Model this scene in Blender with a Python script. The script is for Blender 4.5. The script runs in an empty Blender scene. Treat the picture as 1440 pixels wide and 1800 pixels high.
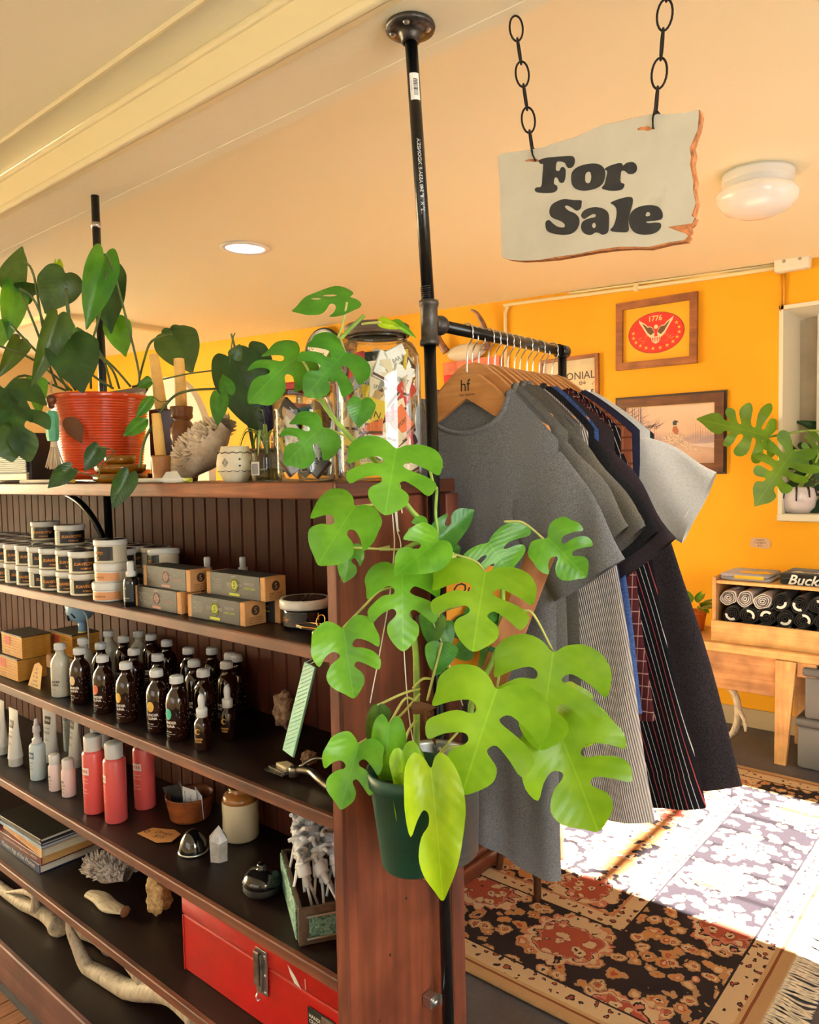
import bpy, bmesh, math, random
from mathutils import Vector, Matrix, Euler
from mathutils.geometry import delaunay_2d_cdt

SC = bpy.context.scene
COL = SC.collection
PI = math.pi
EYE = 1.45

# ------------------------------------------------------------------ camera
YAW, PITCH, ROLL = math.radians(40.4), math.radians(3.2), math.radians(1.1)
FPX = 1340.0
FW = Vector((-math.sin(YAW) * math.cos(PITCH), math.cos(YAW) * math.cos(PITCH), -math.sin(PITCH)))
_rt = FW.cross(Vector((0, 0, 1))).normalized()
_up = _rt.cross(FW)
RT = _rt * math.cos(ROLL) - _up * math.sin(ROLL)
UP = _up * math.cos(ROLL) + _rt * math.sin(ROLL)
CAM = Vector((0, 0, EYE))
cd = bpy.data.cameras.new('camera')
cam = bpy.data.objects.new('camera', cd)
COL.objects.link(cam)
cd.sensor_fit = 'HORIZONTAL'
cd.sensor_width = 36
cd.lens = 36 * FPX / 1440
cd.clip_start = 0.02
M = Matrix((RT, UP, -FW)).transposed().to_4x4()
M.translation = CAM
cam.matrix_world = M
SC.camera = cam


def _ray(x, y):
    return FW + RT * ((x - 720) / FPX) + UP * ((900 - y) / FPX)


def PX(x, y, X):
    v = _ray(x, y)
    return CAM + v * (X / v.x)


def PY(x, y, Y):
    v = _ray(x, y)
    return CAM + v * (Y / v.y)


def PZ(x, y, Z):
    v = _ray(x, y)
    return CAM + v * ((Z - EYE) / v.z)


def PD(x, y, d):
    return CAM + _ray(x, y) * d


# ------------------------------------------------------------------ light
w = bpy.data.worlds.new('world')
SC.world = w
w.use_nodes = True
bg = w.node_tree.nodes['Background']
bg.inputs[0].default_value = (0.75, 0.86, 1.0, 1)
bg.inputs[1].default_value = 1.0

sun = bpy.data.lights.new('sun', 'SUN')
sun.energy = 190
sun.angle = math.radians(0.7)
sun.color = (1.0, 0.98, 0.94)
so = bpy.data.objects.new('sun', sun)
COL.objects.link(so)
SUN_EL = math.radians(30)
so.rotation_euler = Vector((-math.cos(SUN_EL), 0.0, -math.sin(SUN_EL))).to_track_quat('-Z', 'Y').to_euler()


def area(name, loc, look, sx, sy, power, color):
    l = bpy.data.lights.new(name, 'AREA')
    l.shape = 'RECTANGLE'
    l.size, l.size_y = sx, sy
    l.energy = power
    l.color = color
    o = bpy.data.objects.new(name, l)
    COL.objects.link(o)
    o.location = loc
    o.rotation_euler = (Vector(look) - Vector(loc)).to_track_quat('-Z', 'Y').to_euler()
    return o


# skylight at the sun window, then three added fill lamps out of view
area('window_daylight_side', (1.54, 2.92, 1.45), (-3, 2.92, 1.2), 1.1, 1.1, 10, (1.0, 0.95, 0.88))
area('fill_light_near', (1.54, 0.35, 1.5), (-3, 0.6, 0.1), 1.5, 1.2, 60, (0.92, 0.97, 1.0))  # added fill lamp to brighten the end panel and shelf fronts
area('fill_light_front', (-0.9, -2.3, 1.5), (-1.2, 3, -0.2), 2.6, 1.5, 22, (0.93, 0.97, 1.0))  # added fill lamp behind the camera
area('fill_light_far', (-8.85, 2.6, 1.6), (0, 2.8, 1.4), 1.6, 1.3, 30, (1.0, 0.95, 0.86))  # added fill lamp for the far left end; no window stands there

vs = SC.view_settings
SC.display_settings.display_device = 'sRGB'
vs.view_transform = 'Standard'
vs.look = 'None'
vs.gamma = 1.0
vs.use_curve_mapping = False
vs.exposure = 0.02

# ------------------------------------------------------------------ colour and material helpers


def lin(c):
    if isinstance(c, str):
        c = tuple(int(c[i:i + 2], 16) for i in (0, 2, 4))
    o = []
    for k in c:
        k = k / 255
        o.append(k / 12.92 if k <= 0.04045 else ((k + 0.055) / 1.055) ** 2.4)
    return (o[0], o[1], o[2], 1)


_M = {}


class NT:
    def __init__(s, name):
        s.m = bpy.data.materials.new(name)
        s.m.use_nodes = True
        s.t = s.m.node_tree
        s.b = s.t.nodes['Principled BSDF']
        s.out = s.t.nodes['Material Output']

    def n(s, typ, **kw):
        nd = s.t.nodes.new(typ)
        for k, v in kw.items():
            if isinstance(k, str) and k.startswith('i_'):
                nd.inputs[k[2:].replace('_', ' ')].default_value = v
            else:
                setattr(nd, k, v)
        return nd

    def l(s, a, b):
        s.t.links.new(a, b)

    def obj(s, scale=(1, 1, 1), rot=(0, 0, 0)):
        tc = s.n('ShaderNodeTexCoord')
        mp = s.n('ShaderNodeMapping')
        mp.inputs['Scale'].default_value = scale
        mp.inputs['Rotation'].default_value = rot
        s.l(tc.outputs['Object'], mp.inputs[0])
        return mp.outputs[0]

    def noise(s, vec, scale, detail=3, rough=0.5, dist=0.0):
        nd = s.n('ShaderNodeTexNoise')
        nd.inputs['Scale'].default_value = scale
        nd.inputs['Detail'].default_value = detail
        nd.inputs['Roughness'].default_value = rough
        nd.inputs['Distortion'].default_value = dist
        s.l(vec, nd.inputs['Vector'])
        return nd.outputs['Fac']

    def ramp(s, fac, stops, interp='LINEAR'):
        r = s.n('ShaderNodeValToRGB')
        r.color_ramp.interpolation = interp
        e = r.color_ramp.elements
        e[0].position, e[0].color = stops[0][0], lin(stops[0][1])
        e[1].position, e[1].color = stops[-1][0], lin(stops[-1][1])
        for p, c in stops[1:-1]:
            q = e.new(p)
            q.color = lin(c)
        s.l(fac, r.inputs[0])
        return r.outputs[0]

    def mix(s, fac, a, b, blend='MIX'):
        nd = s.n('ShaderNodeMix', data_type='RGBA', blend_type=blend)
        for sock, v in ((nd.inputs[0], fac), (nd.inputs[6], a), (nd.inputs[7], b)):
            if isinstance(v, (int, float)):
                sock.default_value = v
            elif isinstance(v, (tuple, str)):
                sock.default_value = lin(v)
            else:
                s.l(v, sock)
        return nd.outputs[2]

    def math(s, op, a, b=0.0, c=None):
        nd = s.n('ShaderNodeMath', operation=op)
        for i, v in enumerate((a, b) if c is None else (a, b, c)):
            if isinstance(v, (int, float)):
                nd.inputs[i].default_value = v
            else:
                s.l(v, nd.inputs[i])
        return nd.outputs[0]

    def bump(s, h, strength=0.3, dist=0.002):
        nd = s.n('ShaderNodeBump')
        nd.inputs['Strength'].default_value = strength
        nd.inputs['Distance'].default_value = dist
        s.l(h, nd.inputs['Height'])
        s.l(nd.outputs[0], s.b.inputs['Normal'])

    def set(s, **kw):
        for k, v in kw.items():
            k = k.replace('_', ' ')
            if isinstance(v, (int, float, tuple)):
                s.b.inputs[k].default_value = v
            else:
                s.l(v, s.b.inputs[k])


def mat(name, c, rough=0.5, metal=0.0, var=0.0, vscale=20, bump=0.0, bscale=60, spec=0.5, coat=0.0, emit=0.0, trans=0.0, alpha=1.0):
    if name in _M:
        return _M[name]
    t = NT(name)
    t.set(Roughness=rough, Metallic=metal, Specular_IOR_Level=spec, Coat_Weight=coat, Base_Color=lin(c))
    if var or bump:
        v = t.obj()
    if var:
        f = t.noise(v, vscale, 4)
        a = tuple(max(0, k * (1 - var)) for k in _rgb(c))
        b = tuple(min(255, k * (1 + var)) for k in _rgb(c))
        t.set(Base_Color=t.ramp(f, [(0.3, a), (0.7, b)]))
    if bump:
        t.bump(t.noise(v, bscale, 3), bump, 0.003)
    if emit:
        t.set(Emission_Color=lin(c), Emission_Strength=emit)
    if trans:
        t.set(Transmission_Weight=trans)
    if alpha < 1:
        t.set(Alpha=alpha)
    _M[name] = t.m
    return t.m


def _rgb(c):
    return tuple(int(c[i:i + 2], 16) for i in (0, 2, 4)) if isinstance(c, str) else c


def wood(name, a, b, axis='x', scale=1.0, rough=0.5, bump=0.25, dark=None, spec=0.4):
    if name in _M:
        return _M[name]
    t = NT(name)
    sc = {'x': (1.2, 22, 22), 'y': (22, 1.2, 22), 'z': (22, 22, 1.2)}[axis]
    v = t.obj(tuple(k * scale for k in sc))
    f = t.noise(v, 2.2, 6, 0.6, 0.6)
    col = t.ramp(f, [(0.28, a), (0.5, tuple((p + q) / 2 for p, q in zip(_rgb(a), _rgb(b)))), (0.72, b)])
    v2 = t.obj((3, 3, 3))
    g = t.noise(v2, 3, 3)
    gr = t.ramp(g, [(0.3, (196, 190, 190)), (0.65, (255, 255, 255))])
    col = t.mix(1.0, col, gr, 'MULTIPLY')
    t.set(Base_Color=col, Roughness=rough, Specular_IOR_Level=spec)
    t.bump(f, bump, 0.002)
    _M[name] = t.m
    return t.m


def leafmat(name, a, b, back=None, tr=0.35):
    if name in _M:
        return _M[name]
    t = NT(name)
    v = t.obj()
    f = t.noise(v, 3.0, 3)
    col = t.ramp(f, [(0.3, a), (0.7, b)])
    sx = t.n('ShaderNodeSeparateXYZ')
    t.l(v, sx.inputs[0])
    # pale midrib and faint side veins, in leaf space (x along the leaf, y across)
    ay = t.math('ABSOLUTE', sx.outputs[1])
    rib = t.math('LESS_THAN', ay, 0.009)
    lt = tuple(min(255, k * 1.18 + 10) for k in _rgb(b))
    col = t.mix(t.math('MULTIPLY', rib, 0.25), col, lt)
    w_ = t.n('ShaderNodeTexWave', wave_type='BANDS', bands_direction='X')
    cmb = t.n('ShaderNodeCombineXYZ')
    t.l(t.math('SUBTRACT', sx.outputs[0], t.math('MULTIPLY', ay, 0.6)), cmb.inputs[0])
    t.l(cmb.outputs[0], w_.inputs['Vector'])
    w_.inputs['Scale'].default_value = 2.6
    t.bump(w_.outputs['Fac'], 0.06, 0.010)
    t.set(Base_Color=col, Roughness=0.34, Specular_IOR_Level=0.45)
    tr_ = t.n('ShaderNodeBsdfTranslucent')
    t.l(t.mix(0.45, col, (170, 210, 30)), tr_.inputs[0])
    ms = t.n('ShaderNodeMixShader')
    ms.inputs[0].default_value = tr
    t.l(t.b.outputs[0], ms.inputs[1])
    t.l(tr_.outputs[0], ms.inputs[2])
    t.l(ms.outputs[0], t.out.inputs[0])
    _M[name] = t.m
    return t.m


def glassmat(name, tint=(255, 255, 255), edge=0.35, refl=0.12):
    """thin clear glass: transparent with fresnel reflections"""
    if name in _M:
        return _M[name]
    t = NT(name)
    tb = t.n('ShaderNodeBsdfTransparent')
    tb.inputs[0].default_value = lin(tint)
    gb = t.n('ShaderNodeBsdfGlossy')
    gb.inputs['Roughness'].default_value = 0.03
    fr = t.n('ShaderNodeFresnel')
    fr.inputs[0].default_value = 1.45
    fac = t.math('MINIMUM', t.math('ADD', t.math('MULTIPLY', fr.outputs[0], edge * 2.2), refl * 0.4), 1.0)
    ms = t.n('ShaderNodeMixShader')
    t.l(fac, ms.inputs[0])
    t.l(tb.outputs[0], ms.inputs[1])
    t.l(gb.outputs[0], ms.inputs[2])
    t.l(ms.outputs[0], t.out.inputs[0])
    _M[name] = t.m
    return t.m


# ------------------------------------------------------------------ mesh helpers
class MB:
    def __init__(s):
        s.v, s.f, s.s = [], [], []

    def add(s, vs, fs, smooth=False):
        o = len(s.v)
        s.v += [tuple(p) for p in vs]
        s.f += [tuple(i + o for i in f) for f in fs]
        s.s += [smooth] * len(fs)
        return s

    def box(s, x0, x1, y0, y1, z0, z1, M=None):
        vs = [Vector((x, y, z)) for z in (z0, z1) for y in (y0, y1) for x in (x0, x1)]
        if M:
            vs = [M @ p for p in vs]
        return s.add(vs, [(0, 2, 3, 1), (4, 5, 7, 6), (0, 1, 5, 4), (2, 6, 7, 3), (0, 4, 6, 2), (1, 3, 7, 5)])

    def cbox(s, x0, x1, y0, y1, z0, z1, b=0.003, seg=1, M=None):
        bm = bmesh.new()
        bmesh.ops.create_cube(bm, size=1)
        c = Vector(((x0 + x1) / 2, (y0 + y1) / 2, (z0 + z1) / 2))
        d = (x1 - x0, y1 - y0, z1 - z0)
        for q in bm.verts:
            q.co = Vector([q.co[i] * d[i] for i in range(3)]) + c
        bmesh.ops.bevel(bm, geom=bm.edges[:], offset=b, segments=seg, affect='EDGES', profile=0.5)
        return s.bm(bm, M, seg > 1)

    def bm(s, bm, M=None, smooth=False):
        bm.verts.index_update()
        vs = [(M @ q.co) if M else q.co.copy() for q in bm.verts]
        fs = [tuple(q.index for q in f.verts) for f in bm.faces]
        bm.free()
        return s.add(vs, fs, smooth)

    def lathe(s, prof, n=24, c=(0, 0, 0), M=None, smooth=True, a0=0.0, a1=2 * PI, sx=1.0, sy=1.0):
        full = abs(a1 - a0 - 2 * PI) < 1e-6
        k = n if full else n + 1
        vs, fs = [], []
        for r, z in prof:
            for i in range(k):
                a = a0 + (a1 - a0) * i / n
                p = Vector((c[0] + r * math.cos(a) * sx, c[1] + r * math.sin(a) * sy, c[2] + z))
                vs.append(M @ p if M else p)
        for j in range(len(prof) - 1):
            for i in range(n):
                i2 = (i + 1) % k
                if prof[j][0] < 1e-6:
                    fs.append((j * k + i, (j + 1) * k + i2, (j + 1) * k + i))
                elif prof[j + 1][0] < 1e-6:
                    fs.append((j * k + i, j * k + i2, (j + 1) * k + i))
                else:
                    fs.append((j * k + i, j * k + i2, (j + 1) * k + i2, (j + 1) * k + i))
        return s.add(vs, fs, smooth)

    def tube(s, pts, r, n=8, cap=True, closed=False, smooth=True, flat=None):
        pts = [Vector(p) for p in pts]
        m = len(pts)
        rr = r if isinstance(r, (list, tuple)) else [r] * m
        vs, fs = [], []
        prev = None
        for i, p in enumerate(pts):
            if closed:
                t = pts[(i + 1) % m] - pts[i - 1]
            else:
                t = pts[min(i + 1, m - 1)] - pts[max(i - 1, 0)]
            t = t.normalized() if t.length > 1e-9 else Vector((0, 0, 1))
            if prev is None:
                a = Vector((0, 0, 1)) if abs(t.z) < 0.9 else Vector((1, 0, 0))
                u = t.cross(a).normalized()
            else:
                u = (prev - t * prev.dot(t)).normalized()
            prev = u
            q = t.cross(u)
            for k in range(n):
                an = 2 * PI * k / n
                vs.append(p + (u * math.cos(an) + q * math.sin(an) * (flat or 1)) * rr[i])
        seg = m if closed else m - 1
        for i in range(seg):
            j = (i + 1) % m
            for k in range(n):
                k2 = (k + 1) % n
                fs.append((i * n + k, i * n + k2, j * n + k2, j * n + k))
        s.add(vs, fs, smooth)
        if cap and not closed:
            o = len(s.v) - m * n
            s.f += [tuple(o + k for k in reversed(range(n))), tuple(o + (m - 1) * n + k for k in range(n))]
            s.s += [False, False]
        return s

    def prism(s, poly, d0, d1, axis='Y', smooth=False, M=None):
        """poly: 2D points; axis Y -> (x,z), axis X -> (y,z), axis Z -> (x,y)"""
        def P(p, d):
            q = {'Y': (p[0], d, p[1]), 'X': (d, p[0], p[1]), 'Z': (p[0], p[1], d)}[axis]
            return (M @ Vector(q)) if M else Vector(q)
        n = len(poly)
        vs = [P(p, d0) for p in poly] + [P(p, d1) for p in poly]
        fs = [tuple(range(n)), tuple(reversed(range(n, 2 * n)))] + [(i, i + n, (i + 1) % n + n, (i + 1) % n) for i in range(n)]
        s.add(vs, fs[:2], False)
        o = len(s.v) - 2 * n
        s.f += [tuple(o + k for k in f) for f in fs[2:]]
        s.s += [smooth] * n
        return s

    def grid(s, fn, nu, nv, smooth=True, wrap=False):
        vs = [fn(i / nu, j / nv) for j in range(nv + 1) for i in range(nu + 1)]
        k = nu + 1
        fs = [(j * k + i, j * k + i + 1, (j + 1) * k + i + 1, (j + 1) * k + i) for j in range(nv) for i in range(nu)]
        return s.add(vs, fs, smooth)

    def mesh(s, name, fix=True):
        me = bpy.data.meshes.new(name)
        me.from_pydata([tuple(p) for p in s.v], [], s.f)
        me.polygons.foreach_set('use_smooth', s.s)
        if fix:
            bm = bmesh.new()
            bm.from_mesh(me)
            bmesh.ops.recalc_face_normals(bm, faces=bm.faces[:])
            bm.to_mesh(me)
            bm.free()
        me.update()
        return me

    def build(s, name, m, parent=None, loc=None, rot=None, fix=True):
        return link(name, s.mesh(name, fix), m, parent, loc, rot)


def link(name, me, m, parent=None, loc=None, rot=None):
    o = bpy.data.objects.new(name, me)
    COL.objects.link(o)
    if m is not None:
        if len(me.materials) == 0:
            me.materials.append(m)
        elif me.materials[0] != m:
            o.material_slots[0].link = 'OBJECT'
            o.material_slots[0].material = m
    if parent:
        o.parent = parent
    if loc is not None:
        o.location = loc
    if rot is not None:
        o.rotation_euler = rot
    return o


def tag(o, label=None, cat=None, group=None, kind=None):
    for k, v in (('label', label), ('category', cat), ('group', group), ('kind', kind)):
        if v:
            o[k] = v
    return o


def thing(name, label, cat, loc=(0, 0, 0), rz=0.0, group=None, rot=None):
    o = bpy.data.objects.new(name, None)
    o.empty_display_size = 0.02
    COL.objects.link(o)
    o.location = loc
    o.rotation_euler = rot if rot is not None else (0, 0, rz)
    return tag(o, label, cat, group)


def struct(o):
    o['kind'] = 'structure'
    return o


def dup(root, loc=None, rot=None, label=None):
    def cp(o, par):
        c = o.copy()
        COL.objects.link(c)
        c.parent = par
        for ch in o.children:
            cp(ch, c)
        return c
    c = cp(root, None)
    if loc is not None:
        c.location = loc
    if rot is not None:
        c.rotation_euler = rot
    if label:
        c['label'] = label
    return c


def cat_rom(pts, k=6, closed=True):
    n = len(pts)
    out = []
    rng = range(n) if closed else range(n - 1)
    for i in rng:
        g = (lambda j: Vector(pts[j % n])) if closed else (lambda j: Vector(pts[max(0, min(n - 1, j))]))
        p0, p1, p2, p3 = g(i - 1), g(i), g(i + 1), g(i + 2)
        for a in range(k):
            t = a / k
            out.append(0.5 * ((2 * p1) + (p2 - p0) * t + (2 * p0 - 5 * p1 + 4 * p2 - p3) * t * t + (3 * p1 - p0 - 3 * p2 + p3) * t ** 3))
    if not closed:
        out.append(Vector(pts[-1]))
    return out


# ---- lettering: flat meshes from the built-in font
_T = {}


def text2d(body, bold=0.0, shear=0.0, res=2, spacing=1.0, line=1.0, align='CENTER'):
    key = (body, bold, shear, res, spacing, line, align)
    if key in _T:
        return _T[key]
    cu = bpy.data.curves.new('t', 'FONT')
    cu.body = body
    cu.size = 1
    cu.offset = bold
    cu.shear = shear
    cu.resolution_u = res
    cu.space_character = spacing
    cu.space_line = line
    cu.align_x = align
    o = bpy.data.objects.new('t', cu)
    me = o.to_mesh()
    vs = [(p.co.x, p.co.y) for p in me.vertices]
    fs = [tuple(p.vertices) for p in me.polygons]
    o.to_mesh_clear()
    bpy.data.objects.remove(o)
    bpy.data.curves.remove(cu)
    if vs:
        y0, y1 = min(p[1] for p in vs), max(p[1] for p in vs)
        x0, x1 = min(p[0] for p in vs), max(p[0] for p in vs)
    else:
        x0 = x1 = y0 = y1 = 0
    if align == 'LEFT':
        vs = [(x - x0, y - (y0 + y1) / 2) for x, y in vs]
    else:
        vs = [(x - (x0 + x1) / 2, y - (y0 + y1) / 2) for x, y in vs]
    _T[key] = (vs, fs, x1 - x0, y1 - y0)
    return _T[key]


def text_plane(mb, body, M, h=None, w_=None, at=(0, 0), **kw):
    """letters laid on the local XY plane of M; h = height of the text block or w_ = its width"""
    vs, fs, tw, th = text2d(body, **kw)
    if not vs:
        return mb
    k = (h / th) if h else (w_ / tw)
    return mb.add([M @ Vector((x * k + at[0], y * k + at[1], 0)) for x, y in vs], fs)


def text_cyl(mb, body, R, ang, z, h=None, w_=None, **kw):
    """letters wrapped round a vertical cylinder of radius R, centred at angle ang"""
    vs, fs, tw, th = text2d(body, **kw)
    k = (h / th) if h else (w_ / tw)
    return mb.add([(R * math.cos(ang + x * k / R), R * math.sin(ang + x * k / R), z + y * k) for x, y in vs], fs)


def cyl_patch(mb, R, a0, a1, z0, z1, n=8):
    return mb.grid(lambda u, v: (R * math.cos(a0 + (a1 - a0) * u), R * math.sin(a0 + (a1 - a0) * u), z0 + (z1 - z0) * v), n, 1)


def ell_cyl(mb, R, ang, z, rx, rz, n=10):
    """ellipse of half sizes rx, rz lying on a cylinder"""
    return mb.grid(lambda u, v: (R * math.cos(ang + rx * (2 * u - 1) / R), R * math.sin(ang + rx * (2 * u - 1) / R), z + rz * math.sqrt(max(0, 1 - (2 * u - 1) ** 2)) * (2 * v - 1)), n, 1)


def disc(mb, M, r, n=16, sx=1.0, c=(0, 0)):
    return mb.add([M @ Vector((c[0] + r * sx * math.cos(2 * PI * i / n), c[1] + r * math.sin(2 * PI * i / n), 0)) for i in range(n)], [tuple(range(n))])


def frame_xz(y, x0=0.0, z0=0.0, rot=0.0):
    """local XY plane -> world plane facing -Y (towards the front)"""
    return Matrix.Translation((x0, y, z0)) @ Matrix.Rotation(PI / 2, 4, 'X') @ Matrix.Rotation(rot, 4, 'Z')


RND = random.Random(7)
# ------------------------------------------------------------------ the room shell
FRONT, BACK, XP = 0.83, 1.108, -0.854        # shelving unit: front plane, back plane, outer face of its end panel
WALLY = 4.35


def stucco(name, a, b, bump=0.35, sc=9.0):
    t = NT(name)
    v = t.obj()
    f = t.noise(v, 1.3, 5, 0.55)
    t.set(Base_Color=t.ramp(f, [(0.3, a), (0.7, b)]), Roughness=0.62, Specular_IOR_Level=0.3)
    g = t.math('ADD', t.noise(v, sc, 4, 0.6, 0.5), t.math('MULTIPLY', t.noise(v, 60, 3), 0.25))
    t.bump(g, bump, 0.008)
    return t.m


M_yel = stucco('yellow_wall_paint', (234, 164, 22), (242, 178, 34))
M_ceil = stucco('cream_ceiling_paint', (250, 240, 204), (251, 243, 212), 0.25, 4.0)
M_cream = stucco('cream_trim_paint', (238, 220, 170), (242, 226, 180), 0.12, 12.0)
M_white = mat('white_wall_paint', (232, 228, 215), 0.6, bump=0.1)

# floor: dark worn concrete in the back room, narrow oak boards in front of the shelves
t = NT('dark_concrete')
v = t.obj()
f = t.noise(v, 2.5, 6, 0.65)
g = t.noise(v, 45, 4, 0.7)
c = t.ramp(f, [(0.3, (44, 40, 40)), (0.6, (74, 74, 84)), (0.8, (62, 56, 50))])
c = t.mix(t.ramp(g, [(0.55, (0, 0, 0)), (0.75, (110, 110, 110))]), c, (150, 120, 80))
t.set(Base_Color=c, Roughness=0.55)
t.bump(g, 0.3, 0.003)
M_conc = t.m
mb = MB().box(-9, 1.7, -2.5, WALLY + 0.1, -0.1, 0)
floor = struct(mb.build('floor', M_conc))
M_oak = wood('oak_floor', (92, 54, 30), (150, 98, 58), 'y', 1.0, 0.4)
me = MB().cbox(-0.0275, 0.0275, -0.75, 0.75, 0, 0.012, 0.0015).mesh('plank')
for i in range(60):
    for j in range(2):
        o = link('plank', me, M_oak, floor)
        o.location = (-4.25 + i * 0.057, 0.06 - j * 1.505 + 0.3 * (i % 3 - 1) * (1 - j) * 0, 0.0005)

# ceilings and the dropped beam
CZ = lambda X: EYE + 1.04 - 0.0403 * (X + 1.133)
mb = MB()
mb.add([(-9.2, 0.9, CZ(-9.2)), (1.7, 0.9, CZ(1.7)), (1.7, WALLY + .12, CZ(1.7)), (-9.2, WALLY + .12, CZ(-9.2)),
        (-9.2, 0.9, CZ(-9.2) + .1), (1.7, 0.9, CZ(1.7) + .1), (1.7, WALLY + .12, CZ(1.7) + .1), (-9.2, WALLY + .12, CZ(-9.2) + .1)],
       [(0, 1, 2, 3), (7, 6, 5, 4), (0, 4, 5, 1), (1, 5, 6, 2), (2, 6, 7, 3), (3, 7, 4, 0)])
struct(mb.build('ceiling', M_ceil))
BZ = EYE + 0.745
struct(MB().box(-5.2, 1.7, -2.5, 0.95, EYE + 0.845, EYE + 0.95).build('ceiling', M_ceil))
beam = struct(MB().box(-9, 1.7, 0.955, 1.118, BZ, EYE + 1.2).build('trim_1', M_ceil))
MB().cbox(-9, 1.7, 0.938, 0.957, BZ - 0.004, EYE + 0.845, 0.002).build('fascia_board', M_cream, beam)
MB().cbox(-9, 1.7, 0.930, 0.945, BZ - 0.004, BZ + 0.016, 0.004, 2).build('lower_bead', M_cream, beam)
MB().cbox(-9, 1.7, 0.931, 0.944, EYE + 0.828, EYE + 0.846, 0.004, 2).build('upper_bead', M_cream, beam)
struct(MB().cbox(-9, 1.7, 0.838, 0.850, EYE + 0.836, EYE + 0.846, 0.003).build('trim_2', M_cream))
MB().cbox(-9, 1.7, 1.090, 1.119, BZ - 0.0015, BZ + 0.001, 0.0005).build('seam_strip', M_ceil, beam)

# yellow back wall with its window opening
wx0, wx1, wz0, wz1 = -1.128, 0.25, EYE - 0.275, EYE + 0.815
mb = MB()
mb.box(-9, wx0, WALLY, WALLY + .12, 0, 3.1).box(wx1, 1.7, WALLY, WALLY + .12, 0, 3.1)
mb.box(wx0, wx1, WALLY, WALLY + .12, 0, wz0).box(wx0, wx1, WALLY, WALLY + .12, wz1, 3.1)
struct(mb.build('wall_back', M_yel))
M_casing = mat('casing_paint', (236, 230, 208), 0.5, bump=0.15, bscale=20)
win = struct(MB().box(wx0, wx0 + .02, WALLY - .012, WALLY + .34, wz0, wz1).build('window_1', M_casing))
MB().cbox(wx0, wx1, WALLY - .03, WALLY + .34, wz0 - .035, wz0 + 0.002, 0.004).build('window_sill', M_casing, win)
MB().box(wx0, wx1, WALLY - .012, WALLY + .34, wz1 - .02, wz1).build('window_head', M_casing, win)
MB().box(wx1 - .02, wx1, WALLY - .012, WALLY + .34, wz0, wz1).build('window_jamb', M_casing, win)
M_blind = mat('beige_blind_cloth', (178, 168, 146), 0.8, var=0.06, vscale=6, bump=0.2, bscale=15)
mb = MB().grid(lambda u, v: (wx0 + (wx1 - wx0) * u, WALLY + .335 + 0.012 * math.sin(u * 60), wz0 + (wz1 - wz0) * v), 90, 1)
mb.build('blind', M_blind, win)
MB().box(wx0 + .12, wx0 + .145, WALLY + .27, WALLY + .30, wz0, wz1).build('mullion', M_casing, win)
struct(MB().box(-4.6, 1.7, WALLY - .018, WALLY, 0, .10).build('baseboard_back', mat('dull_cream_base', (170, 150, 120), 0.6, bump=0.1)))

# right hand wall (out of view) with the sun window and an added near window
M_wr = mat('cream_wall_paint', (232, 214, 172), 0.65, bump=0.1)
X0, X1 = 1.6, 1.7
ws = [(-0.4, 1.1, 0.6, 2.1), (2.37, 3.48, 0.86, 2.0)]
mb = MB()
ys = [-2.5, ws[0][0], ws[0][1], ws[1][0], ws[1][1], WALLY + .1]
mb.box(X0, X1, ys[0], ys[1], 0, 3.0).box(X0, X1, ys[2], ys[3], 0, 3.0).box(X0, X1, ys[4], ys[5], 0, 3.0)
for a, b, z0, z1 in ws:
    mb.box(X0, X1, a, b, 0, z0).box(X0, X1, a, b, z1, 3.0)
struct(mb.build('wall_right', M_wr))
w2 = struct(MB().box(X0 - .01, X1, 2.34, 3.51, .83, .86).build('window_2', M_casing))
for y in (2.56, 2.72, 2.87, 3.03, 3.19, 3.35):
    MB().box(1.63, 1.645, y - .006, y + .006, .86, 2.0).build('muntin', M_casing, w2)
MB().box(1.625, 1.66, 2.37, 3.48, 1.625, 1.655).build('meeting_rail', M_casing, w2)
M_pane = glassmat('window_pane_glass')
MB().box(1.636, 1.639, 2.37, 3.48, .86, 2.0).build('pane', M_pane, w2)
w3 = struct(MB().box(X0 - .01, X1, -.43, 1.13, .57, .6).build('window_3', M_casing))
MB().box(1.636, 1.639, -.4, 1.1, .6, 2.1).build('pane', mat('opaque_pane', (225, 228, 225), 0.4), w3)  # opaque, lets no daylight in; the fill lamp stands before it
# front wall behind the camera with an added shop window, far left wall, near left wall
mb = MB().box(-9, -2.25, -2.5, -2.4, 0, 3).box(.45, 1.7, -2.5, -2.4, 0, 3).box(-2.25, .45, -2.5, -2.4, 0, .72).box(-2.25, .45, -2.5, -2.4, 2.28, 3)
struct(mb.build('wall_front', M_wr))
w4 = struct(MB().box(-2.28, .48, -2.5, -2.37, .69, .72).build('window_4', M_casing))
MB().box(-2.25, .45, -2.46, -2.455, .72, 2.28).build('pane', _M['opaque_pane'], w4)
struct(MB().box(-9.1, -9.0, -2.5, WALLY + .1, 0, 3.1).build('wall_left', M_wr))
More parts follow.
